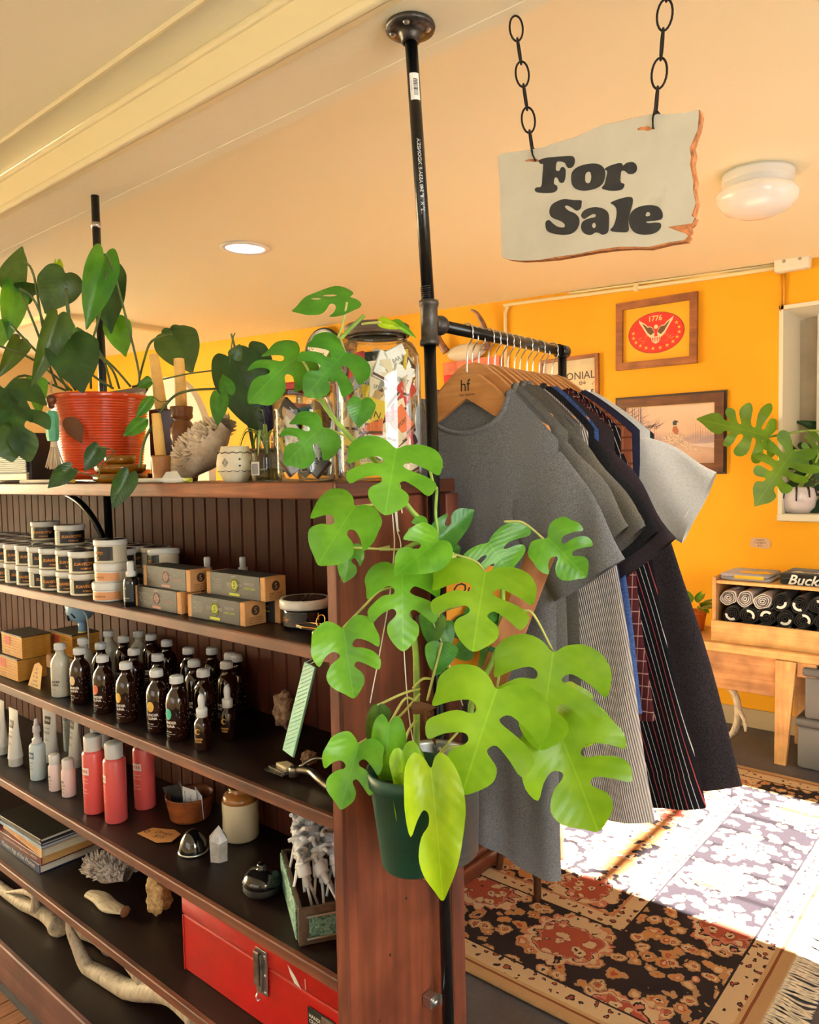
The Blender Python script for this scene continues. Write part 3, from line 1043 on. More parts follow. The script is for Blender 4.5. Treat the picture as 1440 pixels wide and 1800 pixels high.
a_ = Vector((PXc + .01, PYc, sp.location.z + .142)) - sp.location
MB().tube([(.0722 * math.cos(2 * PI * i / 32), .0722 * math.sin(2 * PI * i / 32), .142) for i in range(32)], .002, 6, closed=True).build('support_ring', M_chrome, sp)
MB().tube([a_, a_.normalized() * .0722 + Vector((0, 0, .142 - a_.normalized().z * .0722))], .003, 8).build('bracket_arm', M_chrome, sp)
hp = thing('split_leaf_vine', 'large lime green split-leaf vine trailing over the end panel and clothes', 'plant', gp.location + Vector((0, 0, .118)))
hl_ = [
    ('one', A(200, 72), A(40, 300), 105, 1.09, 1.06, G_mid, (-.2, .2)), ('one_b', A(180, 240), A(160, 388), 42, 1.13, 1.12, G_blu, (.3, .1)),
    ('one_c', A(548, 212), A(378, 335), 74, 1.07, 1.03, G_mid, (0, .3)), ('two', A(395, 345), A(400, 652), 108, 1.10, 1.05, G_mid, (0, .35)),
    ('two_b', A(150, 577), A(190, 868), 98, 1.08, 1.05, G_mid, (-.15, .3)), ('one_b', A(548, 208), A(697, 78), 46, 1.17, 1.18, G_blu, (0, .2)),
    ('two_c', A(752, 222), A(850, 345), 130, 1.13, 1.12, G_mid, (.1, .4)), ('two', A(742, 345), A(690, 642), 150, 1.08, 1.02, G_lime, (0, .45)),
    ('two_b', A(1000, 200), A(1165, 362), 88, 1.15, 1.13, G_mid, (0, .25)), ('two', A(1025, 678), A(965, 1082), 168, 1.08, 1.04, G_lime, (0, .35)),
    ('two_b', A(1050, 1008), A(1228, 1436), 160, 1.09, 1.06, G_lime, (.1, .3)), ('two', A(790, 832), A(640, 1250), 172, 1.03, .97, G_lime, (0, .4)),
    ('two_b', A(215, 1060), A(130, 1332), 88, 1.06, 1.03, G_mid, (-.2, .25)), ('narrow', A(292, 900), A(270, 1072), 38, 1.09, 1.09, G_olive, (.5, 0)),
    ('heart_b', A(345, 975), A(312, 1278), 56, 1.06, 1.03, G_mid, (-.3, .2)), ('one_b', A(400, 1088), A(436, 1376), 52, 1.03, 1.01, G_lime, (.3, .1)),
    ('narrow', A(372, 1195), A(402, 1422), 30, 1.02, 1.0, G_yel, (.6, 0)), ('one_c', A(515, 1160), A(576, 1736), 86, .99, .94, G_yel, (.05, .2)),
    ('one', A(430, 1100), A(452, 1290), 44, 1.045, 1.02, G_lime, (-.4, .1)), ('narrow', A(535, 518), A(512, 665), 44, 1.13, 1.12, G_blu, (-.5, 0)),
    ('narrow', A(560, 560), A(600, 662), 34, 1.14, 1.13, G_blu, (.5, 0)), ('narrow', A(555, 640), A(545, 778), 50, 1.12, 1.11, G_blu, (.3, 0)),
    ('two', A(795, 590), A(608, 690), 75, 1.19, 1.19, G_blu, (0, .2)), ('one', A(800, 545), A(575, 585), 52, 1.2, 1.2, G_dark, (0, .2)), ('one_b', A(760, 490), A(640, 560), 50, 1.2, 1.2, G_blu, (0, .4)),
    ('one_c', A(500, 150), A(415, 205), 40, 1.10, 1.10, G_mid, (0, .6)), ('oval', A(640, 245), A(555, 275), 22, 1.16, 1.16, G_blu, (0, .2)),
    ('one', A(1040, 900), A(1250, 1035), 90, 1.12, 1.12, G_yel, (0, .3)),
    # upper runners over the jars
    ('holes', B3(706, 195), B3(405, 225), 62, 1.12, 1.08, G_up, (0, .9)), ('two_c', B3(440, 500), B3(183, 672), 84, 1.12, 1.06, G_up, (-.1, .5)),
    ('two', B3(682, 478), B3(488, 664), 100, 1.10, 1.05, G_up, (.1, .5)), ('heart', B3(768, 728), B3(752, 868), 42, 1.06, 1.05, G_up, (0, .2)),
    ('two_c', B3(560, 875), B3(376, 1028), 82, 1.06, 1.02, G_up, (0, .4)), ('two', B3(950, 985), B3(893, 1288), 138, 1.02, .97, G_mid, (0, .45)),
    ('narrow', B3(1085, 1045), B3(1202, 1080), 14, 1.08, 1.08, G_yel, (0, .2)), ('narrow', B3(860, 320), B3(985, 348), 16, 1.16, 1.16, G_yel, (0, .2)), ('narrow', B3(940, 320), B3(1056, 395), 12, 1.17, 1.17, G_mid, (0, .3)),
    ('one_b', B3(640, 590), B3(560, 560), 30, 1.13, 1.13, G_blu, (0, .2)),
]
for a in hl_:
    leaf(hp, *a)
stem(hp, [A(455, 1090) + (1.14,), A(455, 800) + (1.135,), A(448, 640) + (1.13,), A(420, 520) + (1.125,), A(385, 380) + (1.12,), A(395, 260) + (1.12,), A(545, 190) + (1.12,)], (.0052, .004), G_stem)
stem(hp, [A(535, 190) + (1.12,), A(440, 95) + (1.12,), A(370, 0) + (1.10,), B3(960, 1180) + (1.08,), B3(880, 1085) + (1.06,), B3(770, 990) + (1.06,), B3(640, 850) + (1.07,), B3(560, 740) + (1.08,), B3(515, 660) + (1.09,), B3(640, 430) + (1.13,), B3(780, 285) + (1.15,)], (.0042, .0032), G_stem)
stem(hp, [A(680, 1000) + (1.10,), A(690, 870) + (1.12,), A(770, 720) + (1.16,), A(800, 600) + (1.18,), A(815, 440) + (1.18,), A(800, 330) + (1.17,)], (.005, .0035), G_stem)
stem(hp, [A(545, 190) + (1.12,), A(535, 100) + (1.12,), A(540, 0) + (1.11,), B3(1150, 1190) + (1.09,), B3(1120, 1060) + (1.08,)], .0022, G_stem)
for pts in [(A(390, 60), A(300, 62), A(200, 72)), (A(410, 250), A(330, 250), A(182, 242)), (A(370, 408), A(300, 425), A(235, 490), A(150, 577)), (A(610, 265), A(560, 295), A(450, 250)),
            (A(820, 505), A(900, 505), A(945, 525), A(1025, 678)), (A(800, 660), A(800, 760), A(790, 832)), (A(820, 135), A(900, 140), A(985, 208)), (A(700, 1080), A(590, 1075), A(515, 1160)),
            (A(470, 830), A(400, 850), A(292, 900)), (A(470, 850), A(400, 930), A(330, 990), A(215, 1060)), (A(470, 900), A(410, 870), A(345, 975)), (A(455, 960), A(420, 1010), A(400, 1088)), (A(520, 790), A(480, 790), A(440, 830)),
            (A(650, 480), A(560, 510), A(545, 530)), (A(940, 905), A(985, 930), A(1050, 1008)), (A(610, 270), A(700, 300), A(742, 345)), (A(640, 995), A(560, 1090), A(516, 1162)), (A(500, 880), A(545, 700), A(560, 640)),
            (B3(690, 215), B3(665, 340), B3(640, 400)), (B3(440, 500), B3(480, 560), B3(515, 650)), (B3(680, 480), B3(660, 420), B3(650, 400)), (B3(560, 878), B3(640, 900), B3(700, 930)), (B3(950, 985), B3(900, 1030), B3(860, 1070)), (B3(770, 330), B3(800, 325), B3(870, 320))]:
    d = 1.10 if pts[0][1] > 900 else 1.085
    stem(hp, [p + (d + .02 * (1 - i / len(pts)),) for i, p in enumerate(pts)], .0019, G_pale, 'petiole', 6)
for i, (b, t_) in enumerate((((A(300, 250)), A(345, 245)), (A(560, 268), A(620, 285)))):
    stem(hp, [b + (1.12,), t_ + (1.12,)], (.0028, .0045), G_pale, 'leaf_sheath')
dl = leaf(hp, 'narrow', A(440, 920), A(535, 900), 20, 1.1, 1.1, G_brown, (0, .5), 'dry_leaf')
leaf(hp, 'narrow', A(490, 930), A(540, 1070), 14, 1.09, 1.08, G_brown, (0, .5), 'dry_leaf')
# strings that hold the vine
M_string = mat('white_string', (226, 222, 210), .8)
st = thing('white_string', 'thin white strings tied from the vine down to the hanging pots', 'string', PD(*A(360, 60), 1.12))
for pts in [(A(350, 60), A(360, 160), A(362, 260), A(335, 500), A(262, 890)), (A(365, 70), A(375, 170), A(392, 260), A(402, 640), A(425, 950), A(456, 1115)), (A(385, 10), A(390, 60), A(396, 100)), (A(490, 478), A(560, 640), A(648, 900)), (A(372, 80), A(378, 160), A(384, 175))]:
    stem(st, [p + (1.125,) for p in pts], .0009, M_string, 'strand', 5)
# wooden stake with its green tie
stk = thing('wooden_stake', 'flat pine stake leaning in the vine, tied with green tape', 'stake', PD(*A(745, 930), 1.17))
a0, a1 = PD(*A(722, 925), 1.16), PD(*A(985, 240), 1.19)
X = (a1 - a0)
n = (CAM - a0).normalized()
Yv = n.cross(X).normalized()
Z = X.normalized().cross(Yv)
Mx = Matrix((X.normalized(), Yv, Z)).transposed().to_4x4()
Mx.translation = a0 - stk.location
MB().cbox(0, X.length, -.0215, .0215, -.004, .004, .001, M=Mx).build('slat', None, stk)
stk.children[0].data.materials.append(wood('pine_stake', (150, 88, 52), (206, 138, 92), 'z', .7, .6))
MB().cbox(X.length * .33, X.length * .36, -.0225, .0225, -.005, .005, .001, M=Mx).build('green_tie', mat('green_tie_tape', (14, 92, 66), .5), stk)
# orange card behind the stake
oc = thing('plant_card', 'orange card with black script lettering behind the vine stake', 'card', PD(*A(730, 560), 1.22))
c0 = PD(*A(715, 540), 1.22)
Mx = Matrix((RT, UP, -FW)).transposed().to_4x4()
Mx.translation = c0 - oc.location
MB().cbox(-.052, .052, -.078, .085, -.001, .001, .0005, M=Mx).build('card_sheet', mat('orange_card', (236, 150, 24), .6), oc)
m = MB()
text_plane(m, 'Out', Mx @ Matrix.Translation((-.018, .048, .0013)), w_=.045, shear=.3)
text_plane(m, 'in', Mx @ Matrix.Translation((.012, .01, .0013)), w_=.02, shear=.3)
m.build('script', M_black, oc)
# ------------------------------------------------------------------ garments on the rail
RAILX, RAILZ = -.829, EYE + .25


def cloth(name, a, b, sc=620, rough=.85, bump=.3):
    t = NT(name)
    v = t.obj()
    f = t.noise(v, sc, 2, .6)
    g = t.noise(v, 5, 3)
    c = t.ramp(f, [(.35, a), (.65, b)])
    c = t.mix(t.math('MULTIPLY', g, .25), c, tuple(k * .75 for k in _rgb(a)))
    t.set(Base_Color=c, Roughness=rough, Specular_IOR_Level=.15, Sheen_Weight=.15)
    t.bump(f, bump, .0015)
    return t.m


def stripes(name, base, stripe, freq, width, vary=None, tilt=0.0, extra=None):
    t = NT(name)
    v = t.obj()
    sx = t.n('ShaderNodeSeparateXYZ')
    t.l(v, sx.inputs[0])
    u = t.math('ADD', sx.outputs[0], t.math('MULTIPLY', sx.outputs[2], tilt))
    fr = t.math('FRACT', t.math('MULTIPLY', u, freq))
    k = t.math('LESS_THAN', fr, width)
    c = t.mix(k, base, stripe)
    if extra:
        fr2 = t.math('FRACT', t.math('MULTIPLY', u, freq / 3.0))
        c = t.mix(t.math('LESS_THAN', fr2, width * .5), c, extra)
    if vary:
        fz = t.math('FRACT', t.math('MULTIPLY', sx.outputs[2], vary[1]))
        c = t.mix(t.math('LESS_THAN', fz, vary[2]), c, vary[0])
    t.set(Base_Color=c, Roughness=.85, Specular_IOR_Level=.15)
    t.bump(t.noise(v, 300, 2), .2, .001)
    return t.m


def corduroy(name, a, b, freq=260):
    t = NT(name)
    v = t.obj()
    sx = t.n('ShaderNodeSeparateXYZ')
    t.l(v, sx.inputs[0])
    u = t.math('ADD', sx.outputs[0], t.math('MULTIPLY', sx.outputs[2], .25))
    s_ = t.math('SINE', t.math('MULTIPLY', u, freq * 6.283))
    h = t.math('MULTIPLY_ADD', s_, .5, .5)
    t.set(Base_Color=t.ramp(h, [(.1, a), (.7, b)]), Roughness=.9, Specular_IOR_Level=.1)
    t.bump(h, .6, .002)
    return t.m


def garment_parts(par, fab, hw=.205, L=.80, sleeve='short', seed=0, neck=.100, hem_dx=.0, collar='crew', colm=None, sl_end=None, mat_sleeve=None, T=.0085, sw=1.0):
    rn = random.Random(seed)
    p1, p2, p3 = (rn.uniform(0, 6) for _ in range(3))
    sh0, sh1 = .022, -.066           # shoulder heights at neck / arm

    def ztop(s, front):
        a = abs(s) * hw
        if a < neck:
            return sh0 - (.07 if front else .012) * math.sqrt(max(0, 1 - (a / neck) ** 2))
        return sh0 + (sh1 - sh0) * ((a - neck) / (hw - neck)) ** 1.15

    def pt(s, v, front):
        z0 = ztop(s, front)
        z = z0 + (-L - z0) * v
        wv = 1.0 + .02 * math.sin(v * 3 + p1) + .04 * v
        if v > .12:
            wv -= .05 * min(1, (v - .12) / .1) * (1 - v)
        x = s * hw * wv + hem_dx * v * v
        th = T * math.sqrt(max(0, 1 - abs(s) ** 8)) * (.80 + .5 * v)
        fold = (.0045 * math.sin(s * 9 + p1 + v * 1.5) + .003 * math.sin(s * 17 + p2 - v * 2)) * min(1, v * 1.6) * (1 - .3 * abs(s))
        z += .012 * math.sin(s * 4 + p3) * v ** 6
        return Vector((x, (-th if front else th) + fold, z))
    NU, NV = 30, 22
    mb = MB().grid(lambda u, v: pt(2 * u - 1, v, True), NU, NV)
    mb.grid(lambda u, v: pt(1 - 2 * u, v, False), NU, NV)
    body = mb.build('body', fab, par, fix=False)
    # hem seam
    MB().tube([pt(-1 + 2 * i / 30, .972, True) + Vector((0, -.0006, 0)) for i in range(31)], .0007, 5).build('hem_seam', fab, body)
    ms = mat_sleeve or fab
    for sgn in (1, -1):
        if sleeve == 'none':
            break
        if sleeve == 'short':
            c0, c1 = Vector((.140, 0, -.125)), Vector((.245, -.008, -.285))
            w0, w1 = .082, .078
        else:
            c0, c1 = Vector((.142, 0, -.13)), Vector((.30, -.012, -.72))
            w0, w1 = .075, .058
        w0, w1 = w0 * (.5 + .5 * sw), w1 * sw
        if sl_end:
            c1 = Vector(sl_end)
        if sgn < 0:
            c0, c1 = Vector((-c0.x + .01, c0.y + .004, c0.z)), Vector((-c0.x - .05, c0.y + .012, c1.z - .02))
        d = (c1 - c0).normalized()
        nrm = Vector((d.z, 0, -d.x)) * -1
        if nrm.x < 0:
            nrm = -nrm
        nrm *= 1 if sgn > 0 else -1

        def sp(u, v):
            a = 2 * PI * u
            ww = w0 + (w1 - w0) * v
            c_ = c0 + (c1 - c0) * v
            e = math.cos(a)
            k = (abs(e) ** .75) * (1 if e > 0 else -1)
            off = nrm * (k * ww * (1 + .05 * math.sin(v * 8 + p2)))
            if v < .3:       # round the shoulder
                off *= .86 + .14 * (v / .3) ** .5
            th = T * math.sin(a) * (.72 + .8 * v)
            fd = .004 * math.sin(k * 5 + v * 7 + p3) * min(1, v * 2)
            return c_ + off + Vector((0, th + fd, 0))
        s_ = MB().grid(sp, 24, 12 if sleeve == 'short' else 20).build('sleeve', ms, par, fix=False)
        if sgn > 0:
            MB().tube([sp(i / 24, .94) + Vector((0, -.0005 if i < 12 else .0005, 0)) for i in range(24)], .0007, 5, closed=True).build('cuff_seam', ms, s_)
            if sleeve == 'long':
                MB().grid(lambda u, v: sp(u, .915 + .09 * v) + Vector((0, math.sin(2 * PI * u) * .0018, 0)), 24, 2).build('cuff', ms, s_, fix=False)
    # collar
    cm = colm or fab
    if collar == 'crew':
        P = []
        for i in range(17):
            s = -1 + 2 * i / 16
            P.append(pt(s * neck / hw, 0, True) + Vector((0, .001, 0)))
        Q = [pt(s_ * neck / hw, 0, False) for s_ in [1 - 2 * i / 12 for i in range(1, 12)]]
        MB().tube(P + Q, .0055, 7, closed=True, flat=.6).build('collar', cm, par)
    else:
        for sgn in (1, -1):
            c = [(.012, -.085), (.055, -.07), (.098, -.012), (.09, .012), (.055, -.012), (.02, -.04)]
            MB().prism([(sgn * a, b) for a, b in c], -T - .006, -T - .002).build('collar', cm, par)
        MB().cbox(-.09, .09, T, T + .004, -.02, .010, .0015).build('collar_band', cm, par)


F_grey = cloth('heather_grey_jersey', (92, 92, 96), (134, 134, 138))
F_grey2 = cloth('mid_grey_jersey', (88, 86, 84), (122, 118, 114))
F_grey3 = cloth('olive_grey_jersey', (84, 80, 72), (116, 110, 100))
F_black = cloth('black_jersey', (20, 20, 24), (34, 34, 38), 300)
F_plum = cloth('charcoal_plum_jersey', (44, 36, 42), (66, 54, 60))
F_navy = cloth('navy_cotton', (28, 30, 52), (48, 50, 76))
F_blue = cloth('blue_denim', (40, 66, 122), (78, 108, 166), 400)
F_white = cloth('white_jersey', (222, 220, 214), (238, 236, 230), 300)
F_rust = stripes('rust_shirt', (140, 78, 52), (176, 116, 84), 60, .12, ((108, 56, 40), 40, .15))
F_maroon = stripes('maroon_plaid', (74, 28, 32), (150, 110, 100), 90, .12, ((160, 130, 120), 45, .08))
F_pin = stripes('black_pinstripe', (18, 18, 24), (206, 196, 190), 110, .11, None, .34, (170, 70, 70))
F_pin2 = F_pin
F_char = cloth('charcoal_wool', (34, 30, 34), (56, 48, 54), 300)
F_cord = corduroy('beige_lavender_corduroy', (150, 138, 134), (196, 184, 178))
F_vel = cloth('black_velvet', (14, 18, 18), (30, 36, 34), 300)

GAR = [  # name, label, category, fabric, half width, length, sleeve, sleeve end, collar, collar fabric
    ('t_shirt', 'heather grey t-shirt nearest the post, first on the rail', 't-shirt', F_grey, .19, .82, 'short', (.255, -.01, -.30), 'crew', None),
    ('t_shirt', 'second heather grey t-shirt on the rail, just behind the first', 't-shirt', F_grey2, .20, .74, 'short', (.26, -.01, -.27), 'crew', None),
    ('t_shirt', 'grey-brown t-shirt, third garment on the rail', 't-shirt', F_grey3, .20, .72, 'short', (.268, -.01, -.275), 'crew', None),
    ('t_shirt', 'olive grey t-shirt with folded sleeve, fourth on the rail', 't-shirt', F_grey2, .205, .72, 'short', (.275, -.01, -.28), 'crew', None),
    ('corduroy_shirt', 'pale beige corduroy shirt with a long hanging sleeve', 'shirt', F_cord, .20, .76, 'long', (.262, -.02, -.735), 'shirt', F_navy),
    ('t_shirt', 'plain black t-shirt between the grey tees and the plaid shirt', 't-shirt', F_black, .20, .72, 'short', (.27, -.01, -.29), 'crew', None),
    ('denim_shirt', 'blue denim shirt whose narrow sleeve shows beside the corduroy one', 'shirt', F_blue, .19, .72, 'long', (.225, -.02, -.58), 'shirt', F_vel),
    ('t_shirt', 'charcoal plum t-shirt in the middle of the rail', 't-shirt', F_plum, .215, .72, 'short', (.278, -.01, -.30), 'crew', None),
    ('plaid_shirt', 'maroon plaid shirt with thin pale lines, mid rail', 'shirt', F_maroon, .205, .72, 'long', (.232, -.02, -.60), 'shirt', None),
    ('pinstripe_shirt', 'black long-sleeved shirt with white and red pinstripes', 'shirt', F_pin, .215, .78, 'long', (.305, -.02, -.745), 'shirt', F_vel),
    ('button_shirt', 'rust brown checked shirt behind the pinstriped one', 'shirt', F_rust, .22, .75, 'long', (.20, -.01, -.36), 'shirt', None),
    ('chambray_shirt', 'slate blue shirt showing as a thin edge near the rail end', 'shirt', F_navy, .222, .75, 'long', (.20, -.01, -.4), 'shirt', F_blue),
    ('t_shirt', 'white t-shirt with its sleeve sticking out towards the pheasant picture', 't-shirt', F_white, .225, .7, 'short', (.325, -.012, -.215), 'crew', None),
    ('wool_jacket', 'dark charcoal jacket, last on the rail, with long sleeve', 'jacket', F_char, .225, .80, 'long', (.345, -.015, -.735), 'shirt', F_vel),
]
M_hang = wood('honey_wood_hanger', (186, 122, 66), (228, 168, 104), 'x', .8, .4, .1)
M_wire = mat('hook_wire', (196, 194, 190), .25, .95)
ORD = ['first', 'second', 'third', 'fourth', 'fifth', 'sixth', 'seventh', 'eighth', 'ninth', 'tenth', 'eleventh', 'twelfth', 'thirteenth', 'last']
# hanger: broad curved wooden yoke
top_ = [(0, 0), (.012, .001), (.03, -.006), (.06, -.028), (.10, -.062), (.14, -.089), (.17, -.104)]
bot_ = [(.174, -.114), (.14, -.106), (.10, -.098), (.06, -.080), (.03, -.062), (.0, -.046)]
pl = top_ + bot_ + [(-a, b) for a, b in reversed(bot_[:-1])] + [(-a, b) for a, b in reversed(top_[1:])]
hang_me = MB().prism(pl, -.0048, .0048).mesh('yoke')
R_h = .0145
hk = [(0, 0, -.004), (0, 0, .016), (.004, 0, .030), (.0145, 0, .042)]
for i in range(13):
    a = -.35 + i * (PI + .55) / 12
    hk.append((R_h * math.cos(a) * 1.0, 0, .0555 + R_h * math.sin(a)))
hook_me = MB().tube(cat_rom([Vector(p) for p in hk], 2, False), .0016, 7).mesh('hook')
hook0_me = MB().tube(cat_rom([Vector((p[0], p[1], p[2] + (.02 if k_ > 1 else 0))) for k_, p in enumerate(hk)], 2, False), .0016, 7).mesh('hook')
HZ = RAILZ - .0555 - .0005
for i, (nm, lb, ct, fb, hw, L, sl, se, co, cm) in enumerate(GAR):
    y = 1.146 + i * .0238
    rn = random.Random(40 + i)
    rz = rn.uniform(-.06, .06) - .03
    h = thing('clothes_hanger', 'wooden hanger with wire hook, %s from the post' % ORD[i], 'hanger', (RAILX - .004 + rn.uniform(-.004, .004), y, HZ - (.02 if i == 0 else 0)), rz, 'wooden hangers on the rail')
    if i == 0:
        h['label'] = 'wooden hanger printed with hf lettering, nearest the post'
    y_ = link('yoke', hang_me, M_hang, h)
    link('hook', hook0_me if i == 0 else hook_me, M_wire, h)
    if i == 0:
        mb = MB()
        text_plane(mb, 'hf', frame_xz(-.0051, .0, -.022), h=.021)
        text_plane(mb, 'hilo fashion', frame_xz(-.0051, .003, -.039), w_=.034)
        mb.build('printed_logo', M_black, y_)
    g = thing(nm, lb, ct, (RAILX - .004, y, HZ - .062), rz, 'garments on the clothes rail')
    if i == 0:
        g.location.z -= .02
    if i % 3 == 1:
        g.location.z -= .006
    garment_parts(g, fb, hw, L, sl, 60 + i, collar=co, colm=cm, sl_end=se, sw={'pinstripe_shirt': 1.35, 'wool_jacket': 1.1, 'corduroy_shirt': 1.25}.get(nm, 1.0))
# ------------------------------------------------------------------ rug
RX, RY0, RY1, RXL = -.55, 1.70, 3.72, -3.5
t = NT('oriental_rug_pile')
v = t.obj()
wn = t.noise(v, 9, 2)
wc = t.n('ShaderNodeTexNoise')
wc.inputs['Scale'].default_value = 16
t.l(v, wc.inputs['Vector'])
vm = t.n('ShaderNodeVectorMath', operation='MULTIPLY_ADD')
t.l(wc.outputs['Color'], vm.inputs[0])
vm.inputs[1].default_value = (.045, .045, 0)
t.l(v, vm.inputs[2])
wc2 = t.n('ShaderNodeTexNoise')
wc2.inputs['Scale'].default_value = 70
t.l(v, wc2.inputs['Vector'])
vm2 = t.n('ShaderNodeVectorMath', operation='MULTIPLY_ADD')
t.l(wc2.outputs['Color'], vm2.inputs[0])
vm2.inputs[1].default_value = (.022, .022, 0)
t.l(vm.outputs[0], vm2.inputs[2])
vd = vm2.outputs[0]


def voro(vec, scale, feat='F1', rnd=1.0, ex=0):
    n = t.n('ShaderNodeTexVoronoi', feature=feat)
    if ex:
        n.distance = 'MINKOWSKI'
        n.inputs['Exponent'].default_value = ex
    n.inputs['Scale'].default_value = scale
    n.inputs['Randomness'].default_value = rnd
    t.l(vec, n.inputs['Vector'])
    return n


NAVY, BEIGE, TAN, RED, ROSE, ORG = (38, 34, 40), (200, 172, 136), (172, 134, 98), (160, 76, 60), (186, 116, 94), (188, 132, 82)
a = voro(vd, 21)
fl = t.ramp(a.outputs['Distance'], [(.0, RED), (.16, ORG), (.2, NAVY), (.235, BEIGE), (.36, ORG), (.42, TAN), (.50, NAVY), (1.0, NAVY)], 'CONSTANT')
sep = t.n('ShaderNodeSeparateColor')
t.l(a.outputs['Color'], sep.inputs[0])
fl2 = t.ramp(a.outputs['Distance'], [(.0, NAVY), (.10, BEIGE), (.2, RED), (.27, ORG), (.42, TAN), (.49, NAVY), (1.0, NAVY)], 'CONSTANT')
fl = t.mix(t.math('GREATER_THAN', sep.outputs[0], .62), fl, fl2)
b = voro(vd, 3.2, 'F1', .55)
br = t.math('ADD', b.outputs['Distance'], t.math('MULTIPLY', t.math('SUBTRACT', voro(vd, 24).outputs['Distance'], .4), .16))
ins = voro(vd, 26)
inner = t.ramp(ins.outputs['Distance'], [(.0, NAVY), (.13, BEIGE), (.33, BEIGE), (.40, NAVY), (.43, RED), (1.0, RED)], 'CONSTANT')
pal = t.ramp(br, [(.0, (255, 255, 255)), (.34, (0, 0, 0)), (1.0, (0, 0, 0))], 'CONSTANT')
ring = t.ramp(br, [(.0, (0, 0, 0)), (.30, (255, 255, 255)), (.42, (0, 0, 0)), (1.0, (0, 0, 0))], 'CONSTANT')
ringc = t.ramp(br, [(.0, ROSE), (.33, NAVY), (.345, BEIGE), (.40, ROSE), (1.0, ROSE)], 'CONSTANT')
main = t.mix(pal, fl, inner)
main = t.mix(ring, main, ringc)
gd = voro(vd, 30, 'F1', .5)
guard = t.ramp(gd.outputs['Distance'], [(.0, RED), (.14, NAVY), (.26, BEIGE), (1.0, BEIGE)], 'CONSTANT')
fieldc = t.mix(t.math('GREATER_THAN', br, .52), main, t.ramp(a.outputs['Distance'], [(.0, NAVY), (.2, BEIGE), (.38, ROSE), (.45, ORG), (1.0, ROSE)], 'CONSTANT'))
sx = t.n('ShaderNodeSeparateXYZ')
t.l(v, sx.inputs[0])
W_, D_ = RX - RXL, RY1 - RY0
d = t.math('MINIMUM', t.math('MULTIPLY', sx.outputs[0], -1.0), t.math('MINIMUM', sx.outputs[1], t.math('SUBTRACT', D_, sx.outputs[1])))
d = t.math('ADD', d, t.math('MULTIPLY', t.math('SUBTRACT', wn, .5), .006))
gt = lambda x_: t.math('GREATER_THAN', d, x_)
c = t.mix(gt(.035), (176, 140, 100), (126, 72, 48))
c = t.mix(gt(.043), c, (184, 150, 108))
c = t.mix(gt(.055), c, guard)
c = t.mix(gt(.115), c, NAVY)
c = t.mix(gt(.122), c, main)
c = t.mix(gt(.44), c, NAVY)
c = t.mix(gt(.447), c, guard)
c = t.mix(gt(.50), c, (176, 120, 90))
c = t.mix(gt(.51), c, fieldc)
fine = t.noise(v, 420, 2)
c = t.mix(t.math('MULTIPLY', fine, .45), c, (60, 48, 42))
t.set(Base_Color=c, Roughness=.95, Specular_IOR_Level=.05)
t.bump(fine, .5, .003)
rug = thing('oriental_rug', 'red, navy and beige floral oriental rug with pale fringe, partly in sunlight', 'rug', (RX, RY0, 0))
MB().cbox(RXL - RX, 0, 0, D_, .001, .012, .004).build('pile', t.m, rug)
M_fr = mat('rug_fringe', (206, 190, 164), .9, var=.1, vscale=80)
rnd = random.Random(4)
frm = []
for k in range(5):
    mb = MB()
    for j in range(3):
        y = (j - 1) * .004
        pts = [Vector((0, y, .008)), Vector((.02, y + rnd.uniform(-.006, .006), .008)), Vector((.06, y + rnd.uniform(-.016, .016), .005)), Vector((.095, y + rnd.uniform(-.022, .022), .004))]
        mb.tube(cat_rom(pts, 3, False), [.0024] * 9 + [.0012], 5)
    frm.append(mb.mesh('tassel'))
for i in range(134):
    link('tassel', frm[i % 5], M_fr, rug, (-.002, .008 + i * .0151, 0), (0, 0, rnd.uniform(-.25, .25)))

# ------------------------------------------------------------------ chest, stool
M_mah = wood('mahogany_chest', (66, 30, 20), (118, 62, 42), 'y', .8, .35, .15)
ch = thing('wooden_chest', 'dark mahogany chest with moulded base behind the shelving unit', 'chest', (-1.86, 2.1, .012))
MB().cbox(-.28, .30, -.40, .30, .14, .72, .004).build('body', M_mah, ch)
MB().cbox(-.30, .335, -.42, .335, .0, .055, .006, 2).build('base_plinth', M_mah, ch)
MB().cbox(-.29, .325, -.41, .322, .055, .09, .012, 3).build('base_moulding', M_mah, ch)
MB().cbox(-.29, .315, -.405, .312, .09, .14, .010, 2).build('upper_moulding', M_mah, ch)
MB().cbox(-.30, .33, -.42, .33, .72, .745, .006, 2).build('lid', M_mah, ch)
M_stool = wood('dark_turned_leg', (62, 36, 24), (104, 66, 44), 'z', .8, .4, .15)
so_ = thing('side_stool', 'small dark wooden stool with slim turned legs standing on the rug', 'stool', (-1.38, 2.28, .012))
MB().lathe([(0, .44), (.122, .44), (.13, .45), (.13, .462), (.123, .472), (0, .474)], 32).build('seat', M_stool, so_)
prof = [(.0, 0), (.012, 0), (.013, .02), (.0135, .07), (.018, .085), (.019, .1), (.014, .115), (.0155, .2), (.0165, .4), (.015, .441)]
lm_ = MB().lathe(prof, 16).mesh('leg')
for x, y in ((.095, -.153), (-.12, -.06), (.02, .14)):
    link('leg', lm_, M_stool, so_, (x, y, 0), (y * .9 / .44 * .45, -x * .9 / .44 * .45, 0))

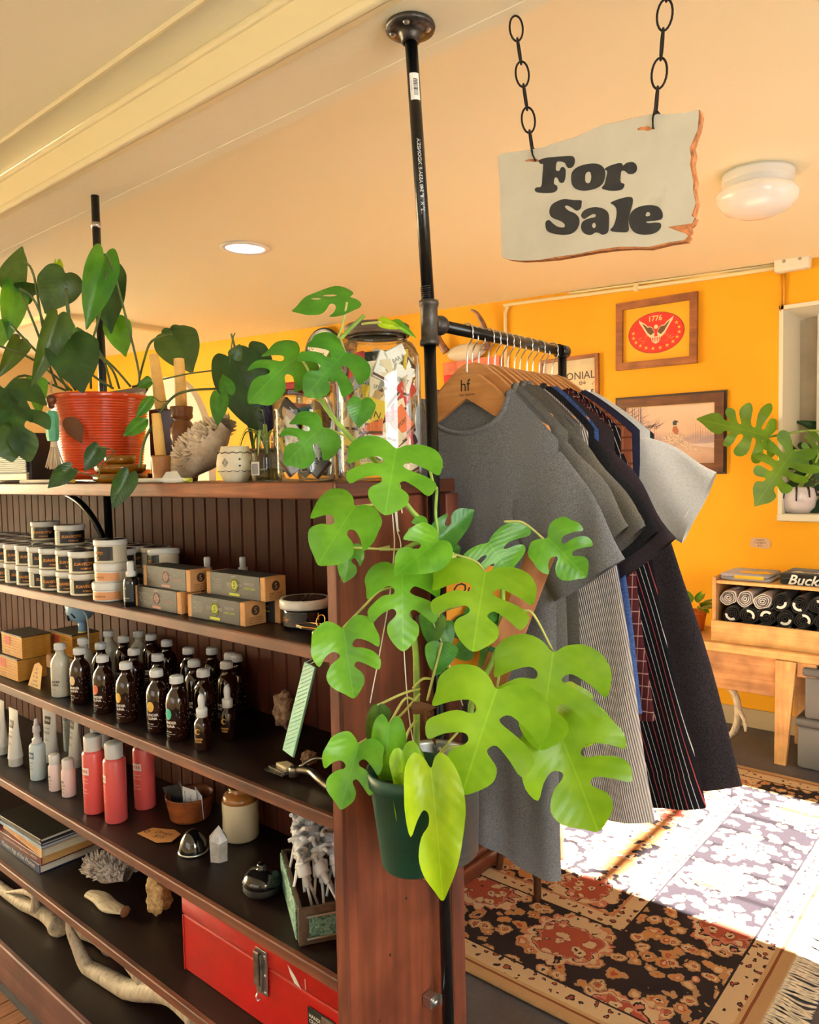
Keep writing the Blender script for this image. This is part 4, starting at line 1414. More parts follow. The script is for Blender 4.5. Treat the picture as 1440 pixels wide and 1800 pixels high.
# ------------------------------------------------------------------ bench with crate of shirts
M_pine = wood('pale_pine', (196, 146, 86), (232, 188, 126), 'x', .6, .55, .2)
M_pinez = wood('pale_pine_leg', (184, 134, 82), (222, 176, 118), 'z', .6, .55, .2)
BTZ = EYE - .90
be = thing('pine_bench', 'rustic pale pine bench against the yellow wall', 'bench', (-.9, 3.88, 0))
MB().cbox(-.75, .95, 0, .40, BTZ - .045, BTZ, .004).build('bench_top', M_pine, be)
MB().cbox(-.72, -.06, .02, .045, BTZ - .235, BTZ - .045, .003).build('apron', wood('worn_pine_apron', (150, 104, 66), (200, 150, 100), 'x', .6, .6), be)
for x in (-.075, .75):
    mb = MB().prism([(-.038, 0), (.012, 0), (.055, BTZ - .045), (-.035, BTZ - .045)], -.012, .018)
    mb.build('leg', M_pinez, be, (x, .0, 0))
    mb = MB().prism([(-.03, 0), (.02, 0), (.04, BTZ - .045), (-.035, BTZ - .045)], .33, .36)
    mb.build('leg', M_pinez, be, (x, .0, 0))
    MB().cbox(x + .055, x + .14, .005, .04, BTZ - .115, BTZ - .045, .003).build('brace_block', M_pinez, be)
    MB().cbox(x - .02, x + .03, .018, .34, BTZ - .13, BTZ - .06, .003).build('cross_rail', M_pinez, be)
cr = thing('open_crate', 'pale wooden open-fronted crate of rolled shirts on the pine bench', 'crate', (-1.33, 3.93, BTZ))
CH = .325
MB().cbox(0, .02, 0, .32, 0, CH, .002).build('side_board', M_pinez, cr)
MB().cbox(.9, .92, 0, .32, 0, CH, .002).build('side_board', M_pinez, cr)
MB().cbox(.0, .92, -.014, .0, 0.0, .105, .002).build('front_board', M_pine, cr)
MB().cbox(.02, .9, 0, .31, .001, .014, .001).build('bottom_board', M_pine, cr)
MB().cbox(.02, .9, .305, .318, .014, CH, .001).build('back_board', M_pine, cr)
MB().cbox(.02, .92, .0, .31, CH - .032, CH - .016, .002).build('upper_shelf', M_pine, cr)


def roll_mesh(seed, R=.04, L=.24):
    rn = random.Random(seed)
    mb = MB()
    ph = rn.uniform(0, 6)

    def rr(a, v):
        return R * (1 + .10 * math.sin(2 * a + ph) + .05 * math.sin(5 * a + v * 4) + .03 * math.sin(9 * v + a * 2))
    mb.grid(lambda u, v: (rr(2 * PI * u, v) * math.cos(2 * PI * u), L * v, rr(2 * PI * u, v) * math.sin(2 * PI * u)), 20, 6)
    # spiral end
    for k in range(4):
        f0 = 1 - k * .24
        f1 = f0 - .17
        mb.grid(lambda u, v: (rr(2 * PI * u, 0) * (f0 + (f1 - f0) * v) * math.cos(2 * PI * u), -.004 * math.sin(v * PI) + .006 * (v > .99), rr(2 * PI * u, 0) * (f0 + (f1 - f0) * v) * math.sin(2 * PI * u)), 20, 4)
    return mb.mesh('roll', False)


rolls = [roll_mesh(i) for i in range(4)]
M_blackT = cloth('black_rolled_cotton', (18, 18, 20), (34, 34, 36))
M_greyT = cloth('ash_rolled_cotton', (190, 190, 192), (222, 222, 222))
M_wprint = mat('white_shirt_print', (228, 228, 224), .8)
rn = random.Random(9)
k = 0
rows = [(3, .055, .062), (3, .13, .098), (3, .205, .055)]
spots = []
for r_, z in enumerate((.064, .141, .218)):
    for i in range(10):
        spots.append((.068 + i * .083 + (.02 if r_ == 1 else 0), z + rn.uniform(-.004, .004), r_, i))
for x, z, r_, i in spots:
    grey = r_ == 2 and i < 3
    pos = ('bottom', 'middle', 'top')[r_] + ' row, %s from the crate left side' % ORD[i if i < 9 else 13]
    g = thing('rolled_t_shirt', ('ash grey rolled t-shirt, ' if grey else 'black rolled t-shirt with white print, ') + pos, 't-shirt', (-1.33 + x, 3.955 + rn.uniform(0, .015), BTZ + z), 0, 'rolled t-shirts in the crate', rot=(0, rn.uniform(0, 6), 0))
    link('roll', rolls[k % 4], M_greyT if grey else M_blackT, g)
    k += 1
    if not grey:
        mb = MB()
        for j in range(3):
            a = .3 + j * .33
            mb.grid(lambda u, v: (.0425 * math.cos(a + .18 * u), .004 + .05 * v + .012 * u, .0425 * math.sin(a + .18 * u)), 3, 3)
        mb.grid(lambda u, v: ((.018 + .012 * v) * math.cos(2.4 * u), -.0048, (.018 + .012 * v) * math.sin(2.4 * u)), 10, 1)
        mb.build('print', M_wprint, g)
    else:
        mb = MB().grid(lambda u, v: ((.02 + .006 * v) * math.cos(4 * u), -.0052, (.02 + .006 * v) * math.sin(4 * u)), 12, 1)
        mb.build('dark_fold', cloth('slate_fold', (70, 70, 76), (96, 96, 100)), g)
# folded shirts on the crate


def folded(name, label, x0, x1, z, h, m):
    g = thing(name, label, 't-shirt', ((x0 + x1) / 2, 4.08, z))
    w_ = (x1 - x0) / 2
    for j in range(2):
        MB().cbox(-w_, w_ - j * .01, -.12, .12, j * h / 2 + .0005, (j + 1) * h / 2, h / 5, 2).build('fold', m, g)
    return g


fz = BTZ + CH - .0155
g = folded('folded_t_shirt', 'grey folded t-shirt with yellow print on top of the crate', -1.30, -1.06, fz, .036, cloth('lilac_grey_cotton', (140, 136, 150), (174, 170, 182)))
rn = random.Random(3)
pp = [(.10 * math.cos(a) * (1 + .12 * math.sin(7 * a)), .05 * math.sin(a) * (1 + .2 * math.cos(5 * a))) for a in [2 * PI * i / 40 for i in range(40)]]
MB().add([(x * .8 + .03, y - .03, .0365) for x, y in pp], [tuple(range(40))]).build('yellow_print', mat('yellow_print', (238, 186, 40), .7), g)
MB().grid(lambda u, v: (-.05 + .14 * u, -.1207, .012 + .016 * v), 2, 1).build('yellow_print', _M['yellow_print'], g)
g = folded('folded_t_shirt', 'black folded t-shirt with white script on top of the crate', -1.02, -.72, fz, .055, M_blackT)
mb = MB()
text_plane(mb, 'Buckaroo', frame_xz(-.1215, .02, .026), w_=.26, shear=.35, bold=.02)
text_plane(mb, 'Buckaroo', Matrix.Translation((.02, -.05, .0556)), w_=.26, shear=.35, bold=.02)
mb.build('white_script', M_wprint, g)
# grey boxes below, antler, small plant, price tag
M_gbox = mat('slate_grey_plastic', (86, 86, 90), .5, spec=.4)
for i, (z, w_) in enumerate(((0.001, 0), (.245, .03))):
    g = thing('storage_box', ('lower grey plastic storage box under the bench', 'upper grey plastic storage box under the bench')[i], 'box', (-.585, 4.05, z))
    MB().cbox(-.33 + w_, .33, -.17, .17, 0, .20, .012, 2).build('box_body', M_gbox, g)
    MB().cbox(-.34 + w_, .34, -.18, .18, .20, .243, .012, 2).build('lid', mat('grey_box_lid', (70, 70, 75), .5), g)
M_ant = NT('antler')
v = M_ant.obj((30, 30, 6))
fx = M_ant.noise(v, 3, 5, .65)
M_ant.set(Base_Color=M_ant.ramp(fx, [(.25, (120, 100, 78)), (.5, (186, 172, 150)), (.75, (214, 204, 186))]), Roughness=.55)
M_ant.bump(fx, .5, .004)
M_ant = M_ant.m
g = thing('shed_antler', 'curved shed antler on the floor under the pine bench', 'antler', (-1.3, 4.0, 0))
MB().tube(cat_rom([Vector(p) for p in ((-.12, 0, .33), (-.02, 0, .34), (.06, 0, .27), (.08, 0, .16), (.05, .02, .06), (.0, .04, .02))], 5, False), [.012] * 6 + [.018] * 14 + [.016] * 6, 10).build('beam', M_ant, g)
MB().tube(cat_rom([Vector(p) for p in ((.075, 0, .2), (.12, -.03, .15), (.13, -.05, .1))], 4, False), (.014, .013, .013, .012, .011, .01, .009, .007, .004), 8).build('tine', M_ant, g)
MB().tube(cat_rom([Vector(p) for p in ((-.02, 0, .335), (.04, -.04, .33), (.12, -.06, .33))], 4, False), (.014, .013, .013, .012, .011, .01, .009, .007, .004), 8).build('tine', M_ant, g)
pl_ = thing('potted_plant', 'small pale green plant in orange pot at the bench end by the wall', 'plant', (-1.49, 4.13, BTZ))
MB().lathe([(0, 0), (.045, 0), (.06, .09), (.063, .09), (.063, .105), (.056, .105), (.05, .02), (0, .02)], 24).build('flowerpot', mat('terracotta_orange', (206, 110, 40), .7), pl_)
G_pal = leafmat('pale_green_leaf', (110, 130, 70), (160, 172, 110), tr=.2)
rn = random.Random(8)
for i in range(16):
    a, e = rn.uniform(0, 2 * PI), rn.uniform(.1, 1.1)
    d = Vector((math.cos(a) * math.cos(e), math.sin(a) * math.cos(e), math.sin(e)))
    o = link('leaf', LM['oval'], G_pal if i % 3 else G_mid, pl_)
    L = rn.uniform(.07, .12)
    Yv = d.cross(Vector((0, 0, 1))).normalized()
    Mx = Matrix((d * L, Yv * L * .5, d.cross(Yv) * -L)).transposed().to_4x4()
    Mx.translation = Vector((0, 0, .10)) + d * .05
    o.matrix_basis = Mx
tg = thing('price_tag', 'pinkish handwritten paper price tag on the yellow wall', 'tag', (-1.217, WALLY - .003, EYE - .433))
MB().prism([(-.052, -.02), (-.046, .026), (.03, .027), (.052, .012), (.05, -.022), (.02, -.030)], -.001, .0025).build('paper', mat('pinkish_paper', (214, 176, 150), .8), tg)
mb = MB()
text_plane(mb, "TEEN'S\nT-SHIRTS\n$15-", frame_xz(-.0014), h=.042)
mb.build('handwriting', M_black, tg)

# ------------------------------------------------------------------ pictures on the wall
M_fr1 = wood('brown_frame', (128, 74, 40), (172, 106, 62), 'x', .7, .45, .2)
M_fr2 = wood('walnut_frame', (78, 44, 26), (128, 80, 50), 'x', .7, .45, .2)
M_fr2d = mat('dark_frame_edge', (36, 22, 16), .5)
YW = WALLY - .001


def frame(name, label, x0, x1, z0, z1, wd, m, rot=0.0, outer=None):
    g = thing(name, label, 'picture', ((x0 + x1) / 2, YW, (z0 + z1) / 2), rot=(0, rot, 0))
    w_, h_ = (x1 - x0) / 2, (z1 - z0) / 2
    for a, b in (((-w_, -h_), (w_, -h_)), ((w_, -h_), (w_, h_)), ((w_, h_), (-w_, h_)), ((-w_, h_), (-w_, -h_))):
        A_, B_ = Vector(a), Vector(b)
        ins = lambda p: Vector((p.x - math.copysign(wd, p.x), p.y - math.copysign(wd, p.y)))
        poly = [A_, B_, ins(B_), ins(A_)]
        MB().prism([tuple(p) for p in poly], -.022, 0).build('frame_rail', m, g)
        if outer:
            e = .012
            o_ = lambda p: Vector((p.x + math.copysign(e, p.x), p.y + math.copysign(e, p.y)))
            MB().prism([tuple(A_), tuple(B_), tuple(o_(B_)), tuple(o_(A_))], -.014, 0).build('outer_edge', outer, g)
    return g, w_ - wd, h_ - wd


def sheet(g, w_, h_, m, name='print_sheet', d=-.006):
    return MB().box(-w_ - .003, w_ + .003, d, d + .004, -h_ - .003, h_ + .003).build(name, m, g)


def poly_on(g, pts, y, m, name, par=None):
    return MB().add([(x, y, z) for x, z in pts], [tuple(range(len(pts)))]).build(name, m, par or g)


def ell(cx, cz, rx, rz, n=28, a0=0):
    return [(cx + rx * math.cos(2 * PI * i / n + a0), cz + rz * math.sin(2 * PI * i / n + a0)) for i in range(n)]


g, fw_, fh_ = frame('framed_picture', 'brown framed picture of a red 1776 eagle oval on gold', -2.035, -1.552, EYE + .566, EYE + .962, .042, M_fr1, .006)
sh = sheet(g, fw_, fh_, mat('gold_print', (240, 180, 30), .6))
poly_on(g, ell(.0, -.0, .168, .118, 40), -.0065, mat('dark_red_print', (150, 40, 20), .6), 'oval_edge', sh)
poly_on(g, ell(.0, -.0, .162, .113, 40), -.0068, mat('bright_red_print', (214, 34, 20), .6), 'red_oval', sh)
mb = MB()
text_plane(mb, '1776', frame_xz(-.0072, -.002, .083), h=.032, bold=.02)
mb.build('date_text', mat('cream_print', (240, 214, 150), .6), sh)
mb = MB()
for i in range(13):
    a = PI * 1.03 + (PI * .94) * i / 12 + (.0)
    a = PI - .12 + (PI + .62) * i / 12
    cx, cz = .138 * math.cos(a), .09 * math.sin(a)
    pts = []
    for j in range(10):
        r_ = .0125 if j % 2 == 0 else .005
        pts.append((cx + r_ * math.sin(2 * PI * j / 10), -.0072, cz + r_ * math.cos(2 * PI * j / 10)))
    mb.add(pts, [tuple(range(10))])
mb.build('stars', mat('gold_star_print', (240, 190, 80), .6), sh)
wing = [(.008, .0), (.02, .03), (.035, .04), (.05, .04), (.062, .055), (.085, .07), (.105, .084), (.098, .062), (.082, .04), (.07, .02), (.055, -.005), (.035, -.025), (.012, -.03)]
mw, mb_ = mat('cream_feather_print', (236, 222, 180), .6), mat('brown_feather_print', (92, 62, 36), .6)
for s_ in (1, -1):
    poly_on(g, [(s_ * a, b) for a, b in wing], -.0071, mw, 'wing', sh)
    poly_on(g, [(s_ * a, b) for a, b in [(.01, .002), (.022, .028), (.036, .036), (.05, .034), (.066, .05), (.084, .062), (.066, .032), (.05, .006), (.03, -.012)]], -.0073, mb_, 'wing_cover', sh)
poly_on(g, [(-.012, .035), (-.004, .046), (.008, .044), (.014, .034), (.008, .022), (-.008, .022)], -.0075, mw, 'head', sh)
poly_on(g, [(-.03, -.022), (.03, -.022), (.024, -.05), (0, -.064), (-.024, -.05)], -.0074, mw, 'shield', sh)
mb = MB()
for k_ in range(4):
    x = -.021 + k_ * .013
    mb.add([(x, -.0077, -.026), (x + .006, -.0077, -.026), (x + .005, -.0077, -.052), (x + .001, -.0077, -.05)], [(0, 1, 2, 3)])
mb.build('stripes', _M['bright_red_print'], sh)
mb = MB()
rn = random.Random(2)
for s_ in (1, -1):
    for k_ in range(7):
        a = rn.uniform(-.5, .5)
        x, z = s_ * (.045 + k_ * .007), -.03 + rn.uniform(-.02, .012)
        mb.add([(x, -.0075, z), (x + s_ * .018 * math.cos(a), -.0075, z + .018 * math.sin(a)), (x + s_ * .016 * math.cos(a), -.0075, z + .018 * math.sin(a) + .006)], [(0, 1, 2)])
mb.build('branches', mat('olive_gold_print', (190, 140, 50), .6), sh)

g, fw_, fh_ = frame('framed_picture', 'walnut framed print of a pheasant in a misty wood', -2.03, -1.405, EYE - .045, EYE + .392, .05, M_fr2, .004, M_fr2d)
t = NT('misty_print')
v = t.obj()
sx = t.n('ShaderNodeSeparateXYZ')
t.l(v, sx.inputs[0])
zz = t.math('ADD', t.math('MULTIPLY_ADD', sx.outputs[2], 3.0, .5), t.math('MULTIPLY', t.math('SUBTRACT', t.noise(v, 14, 5), .5), .25))
c = t.ramp(zz, [(.0, (176, 140, 124)), (.18, (196, 164, 146)), (.36, (186, 156, 146)), (.42, (170, 146, 148)), (.55, (226, 192, 170)), (1.0, (238, 206, 182))])
t.set(Base_Color=c, Roughness=.5)
sh = sheet(g, fw_, fh_, t.m)
MB().box(-fw_ - .002, fw_ + .002, -.0105, -.0095, fh_ - .004, fh_).build('gilt_edge', mat('gilt_slip', (196, 164, 96), .4, .4), g)
mt = mat('violet_tree_print', (120, 98, 110), .6)
rn = random.Random(6)
mb = MB()
for k_ in range(16):
    x = -fw_ + .005 + k_ * .012 + rn.uniform(-.003, .003)
    w_ = rn.uniform(.0015, .004) * (2.2 if k_ in (3, 7) else 1)
    hh = fh_ - .002 if k_ < 9 else rn.uniform(.02, .06)
    mb.add([(x, -.0064, -.035 + rn.uniform(-.02, .01)), (x + w_, -.0064, -.035), (x + w_ * .7, -.0064, hh), (x, -.0064, hh)], [(0, 1, 2, 3)])
    for j in range(4):
        z = rn.uniform(.03, max(.05, hh - .03))
        a = rn.uniform(.2, 1.0) * rn.choice((1, -1))
        L = rn.uniform(.03, .08)
        x2, z2 = min(max(x + L * math.cos(a), -fw_), .1), min(z + L * abs(math.sin(a)), fh_ - .003)
        mb.add([(x, -.0064, z), (x2, -.0064, z2), (x2, -.0064, z2 + .0012), (x, -.0064, z + .003)], [(0, 1, 2, 3)])
for k_ in range(10):
    x = .11 + k_ * .014
    h_ = rn.uniform(.02, .08)
    mb.add([(x, -.0064, -.05), (x + .0016, -.0064, -.05), (x + .0012, -.0064, h_), (x, -.0064, h_)], [(0, 1, 2, 3)])
mb.build('trees', mt, sh)
poly_on(g, [(.13, -.055), (.19, -.03), (.26, -.01), (.265, -.052), (.2, -.06)], -.0063, mat('misty_hill_print', (168, 148, 154), .6), 'hill', sh)
poly_on(g, [(.10, -.062), (.262, -.055), (.262, -.085), (.18, -.075)], -.0063, mat('pond_print', (214, 198, 190), .6), 'pond', sh)
pb = [(-.04, -.03), (-.015, .0), (.02, .02), (.04, .03), (.055, .02), (.075, -.005), (.09, -.035), (.07, -.055), (.03, -.06), (-.005, -.052)]
t = NT('speckled_bird_print')
v = t.obj()
vv = t.n('ShaderNodeTexVoronoi')
vv.inputs['Scale'].default_value = 160
t.l(v, vv.inputs['Vector'])
t.set(Base_Color=t.ramp(vv.outputs['Distance'], [(.2, (120, 84, 66)), (.5, (214, 192, 172))]), Roughness=.6)
poly_on(g, pb, -.0066, t.m, 'pheasant_body', sh)
poly_on(g, [(.09, -.035), (.14, -.075), (.19, -.098), (.1, -.09), (.06, -.056)], -.0066, t.m, 'pheasant_tail', sh)
poly_on(g, [(.02, .02), (.026, .045), (.045, .045), (.058, .018), (.05, -.005), (.035, .0)], -.0068, mat('russet_print', (150, 84, 60), .6), 'pheasant_breast', sh)
poly_on(g, [(.024, .045), (.022, .07), (.035, .08), (.048, .075), (.058, .07), (.047, .065), (.044, .045)], -.0069, mat('dark_head_print', (50, 54, 60), .6), 'pheasant_head', sh)
poly_on(g, [(.024, .045), (.044, .045), (.044, .050), (.024, .050)], -.0071, mw, 'neck_ring', sh)
mb = MB()
for x in (.012, .03):
    mb.add([(x, -.0066, -.055), (x + .003, -.0066, -.055), (x - .002, -.0066, -.095), (x - .016, -.0066, -.1), (x - .005, -.0066, -.09)], [(0, 1, 2, 3, 4)])
mb.build('pheasant_legs', mt, sh)

g, fw_, fh_ = frame('framed_picture', 'thin brown framed sampler lettered NIAL the States behind the rail', -2.56, -2.15, EYE + .27, EYE + .685, .022, M_fr1, -.01)
sh = sheet(g, fw_, fh_, mat('parchment_print', (226, 208, 172), .7, var=.06, vscale=10))
mb = MB()
text_plane(mb, 'COLONIAL', frame_xz(-.0064, .012, .085), w_=.33, bold=.01)
mb.build('lettering', mat('sepia_ink', (70, 56, 50), .7), sh)
mb = MB()
text_plane(mb, 'the', frame_xz(-.0064, .09, .04), w_=.045, bold=.015)
text_plane(mb, 'States', frame_xz(-.0064, .095, -.015, .03), w_=.14, shear=.2, bold=.01)
mb.build('lettering', mat('sepia_ink', (70, 56, 50), .7), sh)
mb = MB()
rn = random.Random(21)
for k_ in range(26):
    x, z = rn.uniform(.02, .17), rn.uniform(-.17, -.05) if k_ < 18 else rn.uniform(.0, .07)
    r_ = rn.uniform(.003, .007)
    mb.add([(x + r_ * math.cos(a) * (1 + .4 * math.sin(3 * a)), -.0064, z + r_ * math.sin(a)) for a in [PI * 2 * i / 8 for i in range(8)]], [tuple(range(8))])
mb.build('flower_sprigs', mat('ochre_sprigs', (190, 140, 90), .7), sh)

g, fw_, fh_ = frame('framed_picture', 'dark framed picture low on the far wall behind the orange flowerpot', -8.0, -7.25, EYE + .50, EYE + .92, .05, M_fr2d)
sheet(g, fw_, fh_, mat('dark_patterned_print', (96, 78, 60), .6, var=.6, vscale=14))

# clock
ck = thing('wall_clock', 'round black and white wall clock on the yellow wall behind the jars', 'clock', (-4.56, WALLY, EYE + .94))
RM = Matrix.Rotation(PI / 2, 4, 'X')
MB().lathe([(0, 0), (.205, 0), (.215, .02), (.215, .045), (.2, .05), (.19, .04), (.0, .035)], 48, M=RM).build('rim', mat('clock_black', (22, 22, 24), .4), ck)
MB().lathe([(0, .0405), (.192, .0405)], 48, M=RM).build('dial', mat('clock_white', (236, 234, 228), .5), ck)
mb = MB()
for h_ in range(1, 13):
    a = PI / 2 - h_ * PI / 6
    text_plane(mb, str(h_), frame_xz(-.0415, .148 * math.cos(a), .148 * math.sin(a)), h=.046)
mb.build('numerals', M_black, ck)
for a, L in ((2.4, .1), (4.0, .14)):
    MB().box(-.004, .004, -.043, -.042, -.02, L, M=Matrix.Rotation(a, 4, 'Y')).build('hand', M_black, ck)

# mounted horns with a red cloth, conduit, junction box
hn = thing('mounted_horns', 'pair of curved brown horns mounted on the yellow wall behind the hangers', 'horns', (-3.13, WALLY, EYE + .80))
M_horn = mat('brown_horn', (120, 84, 62), .45, var=.3, vscale=25, bump=.4, bscale=50)
for pts in ([(.17, -.04, .0), (.185, -.06, .08), (.17, -.08, .17), (.13, -.09, .24), (.08, -.09, .27)], [(-.17, -.04, .02), (-.20, -.06, .08), (-.21, -.08, .14), (-.18, -.09, .19), (-.12, -.09, .205)]):
    P = cat_rom([Vector(p) for p in pts], 5, False)
    MB().tube(P, [.03 - .024 * i / (len(P) - 1) for i in range(len(P))], 12).build('horn', M_horn, hn)
MB().lathe([(0, .075), (.04, .07), (.06, .04), (.05, 0), (0, 0)], 20, M=Matrix.Rotation(PI / 2, 4, 'X'), sx=2.8).build('skull_plate', mat('bone', (224, 212, 190), .6), hn)
rc = thing('red_banner', 'red and pink fabric banner hanging below the horns behind the hangers', 'banner', (-3.1, WALLY - .012, EYE + .75))
MB().grid(lambda u, v: (-.24 + .48 * u, -.006 - .008 * math.sin(u * 20), -.19 * v), 40, 4).build('red_cloth', mat('bright_red_cloth', (206, 42, 50), .8, var=.15, vscale=12), rc)
MB().grid(lambda u, v: (-.24 + .48 * u, -.012 - .008 * math.sin(u * 20), .0 - .09 * v), 40, 4).build('pink_band', mat('salmon_cloth', (220, 120, 90), .8, var=.15, vscale=12), rc)
cdt = thing('electrical_conduit', 'cream painted conduit running along the top of the yellow wall and down', 'conduit', (-2.8, WALLY, EYE + 1.0))
cp = [(-.024, -.016, -.9), (-.020, -.016, -.05), (-.018, -.016, .02), (.0, -.016, .06), (.05, -.016, .074), (.9, -.016, .036), (1.66, -.016, .012)]
MB().tube(cat_rom([Vector(p) for p in cp], 5, False), .011, 10).build('pipe', M_cream, cdt)
MB().tube([(.45, -.012, .078), (1.66, -.012, .03)], .007, 8).build('upper_wire', M_cream, cdt)
MB().cbox(.88, .905, -.03, 0, .018, .056, .004).build('strap', M_cream, cdt)
jb = thing('junction_box', 'white electrical junction box at the ceiling corner above the window', 'box', (-1.06, WALLY, EYE + 1.03))
MB().cbox(-.085, .085, -.06, 0, -.05, .05, .012, 2).build('box_body', M_casing, jb)
for x in (-.035, .04):
    MB().lathe([(0, .001), (.008, .001), (.009, 0)], 10, M=Matrix.Translation((x, -.06, 0)) @ Matrix.Rotation(PI / 2, 4, 'X')).build('knockout', mat('knockout_grey', (150, 140, 120), .6), jb)
MB().tube([(-.06, -.01, -.05), (-.062, -.008, -.245)], .005, 6).build('wire', mat('yellow_wire', (222, 160, 40), .6), jb)
MB().tube([(-.045, -.01, -.05), (-.046, -.008, -.24)], .005, 6).build('wire', _M['yellow_wire'], jb)

# ------------------------------------------------------------------ ceiling lights
cz = CZ(-.83)
dl = thing('ceiling_dome_light', 'white glass mushroom ceiling light near the sign', 'light', (-.835, 2.93, cz), rot=(0, .04, 0))
M_enam = mat('white_enamel', (236, 234, 228), .35)
MB().lathe([(0, 0), (.118, 0), (.12, -.012), (.116, -.02), (.12, -.026), (.118, -.036), (.108, -.04), (.104, -.05), (0, -.05)], 40).build('base_pan', M_enam, dl)
MB().lathe([(.104, -.05), (.13, -.062), (.138, -.08), (.132, -.102), (.108, -.128), (.07, -.145), (.03, -.152), (0, -.153)], 40).build('glass_shade', mat('opal_glass', (246, 244, 238), .25, spec=.6, coat=.3), dl)
cz = CZ(-3.1)
rl = thing('recessed_light', 'round white recessed ceiling light beyond the beam', 'light', (-3.105, 2.425, cz), rot=(0, .04, 0))
MB().lathe([(.095, .0), (.118, .0), (.121, -.006), (.118, -.011), (.1, -.0115), (.095, -.006)], 40).build('trim_ring', M_enam, rl)
MB().lathe([(0, -.009), (.097, -.008)], 40).build('diffuser', mat('lit_diffuser', (214, 226, 240), .5, emit=1.3), rl)
struct(MB().cbox(-5.80, -5.74, 2.73, 3.78, CZ(-5.7) - .035, CZ(-5.7) + .02, .004, M=None).build('trim_3', M_cream))
struct(MB().cbox(-7.4, -5.8, 2.70, 2.76, CZ(-5.7) - .02, CZ(-7.4) + .02, .004).build('trim_4', M_cream))

# white arched headboard in the far room
ab = thing('arched_panel', 'white arched panel standing far behind the candlesticks', 'panel', (-5.2, 3.3, 0))
arc = [(-.52, .0)] + [(.52 * math.cos(PI - PI * i / 24), 1.55 + .64 * math.sin(PI - PI * i / 24)) for i in range(25)] + [(.52, 0)]
MB().prism(arc, -.03, .03).build('board', M_white, ab)
MB().prism([(-.6, 0), (.6, 0), (.6, .12), (-.6, .12)], -.08, .08).build('foot', M_white, ab)

# ------------------------------------------------------------------ plant in the window
wp = thing('window_plant', 'lobed-leaf philodendron in a white glazed pot on the window sill', 'plant', (-1.06, WALLY + .10, wz0 + .004))
MB().lathe([(0, 0), (.06, 0), (.085, .03), (.095, .08), (.085, .13), (.075, .14), (.07, .135), (.08, .08), (.06, .02), (0, .02)], 28).build('glazed_pot', mat('lavender_white_glaze', (226, 218, 226), .25, coat=.4), wp)
for a in range(9):
    an = a * .7
    L = .03 + .03 * ((a * 37) % 5) / 5
    MB().tube([(.082 * math.cos(an), .082 * math.sin(an), .138), (.09 * math.cos(an), .09 * math.sin(an), .12), (.0955 * math.cos(an), .0955 * math.sin(an), .12 - L)], (.006, .006, .004), 6).build('glaze_drip', mat('dark_glaze', (40, 30, 44), .25), wp)
G_win = leafmat('philodendron_leaf', (62, 116, 30), (100, 150, 44), tr=.25)
for kd, b, t_, w_, d0, d1, m in (('lobed', (1350, 768), (1243, 735), 90, 4.0, 3.9, G_win), ('lobed_b', (1395, 792), (1328, 886), 92, 3.95, 3.9, G_win), ('lobed', (1432, 796), (1378, 872), 80, 4.1, 4.0, G_dark), ('lobed_b', (1455, 780), (1400, 815), 60, 4.05, 4.0, G_win), ('lobed', (1470, 840), (1430, 900), 60, 4.05, 4.0, G_dark), ('narrow', (1440, 752), (1400, 740), 14, 4.2, 4.2, G_dark)):
    leaf(wp, kd, b, t_, w_, d0, d1, m, (0, .2))
for pts in (((1385, 880, 4.05), (1460, 790, 4.0), (1440, 757, 3.98), (1350, 768, 4.0)), ((1385, 880, 4.05), (1440, 800, 4.0), (1395, 792, 3.95)), ((1388, 880, 4.05), (1445, 840, 4.05), (1432, 796, 4.1)), ((1388, 880, 4.05), (1470, 800, 4.05), (1455, 780, 4.05)), ((1388, 880, 4.05), (1450, 870, 4.05), (1470, 840, 4.05))):
    stem(wp, list(pts), .006, G_stem, 'petiole', 6)
# ------------------------------------------------------------------ things on the top board
def at(x, y_px, Y, z=None):
    p = PY(x, y_px, Y)
    p.z = TOPZ + .0006 if z is None else z
    return p


# radio / speaker box
rd = thing('tabletop_radio', 'dark tabletop radio with pale ribbed grille at the left end of the top board', 'radio', (-2.30, .90, TOPZ + .0006))
MB().cbox(-.28, .205, .0, .17, .0, .135, .004).build('case', mat('black_vinyl_case', (22, 24, 28), .5, bump=.4, bscale=300), rd)
MB().cbox(-.27, .196, -.006, .0, .028, .125, .001).build('grille_backing', mat('grille_dark', (50, 58, 56), .6), rd)
mb_me = MB().cbox(-.466 / 2, .466 / 2, -.0015, .0015, -.0016, .0016, .0005).mesh('grille_rib')
for i in range(17):
    link('grille_rib', mb_me, mat('grille_pale', (206, 210, 196), .5), rd, (-.037, -.0075, .033 + i * .0055))
MB().cbox(-.27, .196, -.007, .0, .004, .026, .001).build('lower_trim', mat('cream_plastic_trim', (222, 200, 160), .4), rd)

# ribbed orange pot and saucer
PO = at(181, 838, .978)
op = thing('ribbed_flowerpot', 'glossy orange ribbed ceramic flowerpot with saucer on the top board', 'flowerpot', PO)
M_or = mat('orange_glaze', (206, 70, 28), .18, coat=.5, var=.08, vscale=8)
prof = [(0, .03), (.088, .03), (.09, .033)]
N = 26
for i in range(N * 4 + 1):
    z = .036 + (.205 - .036) * i / (N * 4)
    r = .094 + .022 * (z / .2) + .0016 * math.cos(2 * PI * i / 4)
    prof.append((r, z))
prof += [(.1185, .208), (.121, .214), (.1185, .218), (.112, .216), (.108, .19), (0, .185)]
MB().lathe(prof, 56).build('pot_body', M_or, op)
MB().lathe([(0, .0), (.10, 0), (.112, .006), (.117, .022), (.1175, .03), (.112, .031), (.105, .012), (0, .01)], 48).build('saucer', M_or, op)
MB().lathe([(0, .2), (.1, .197), (.11, .192)], 24).build('soil', _M['potting_soil'], op)
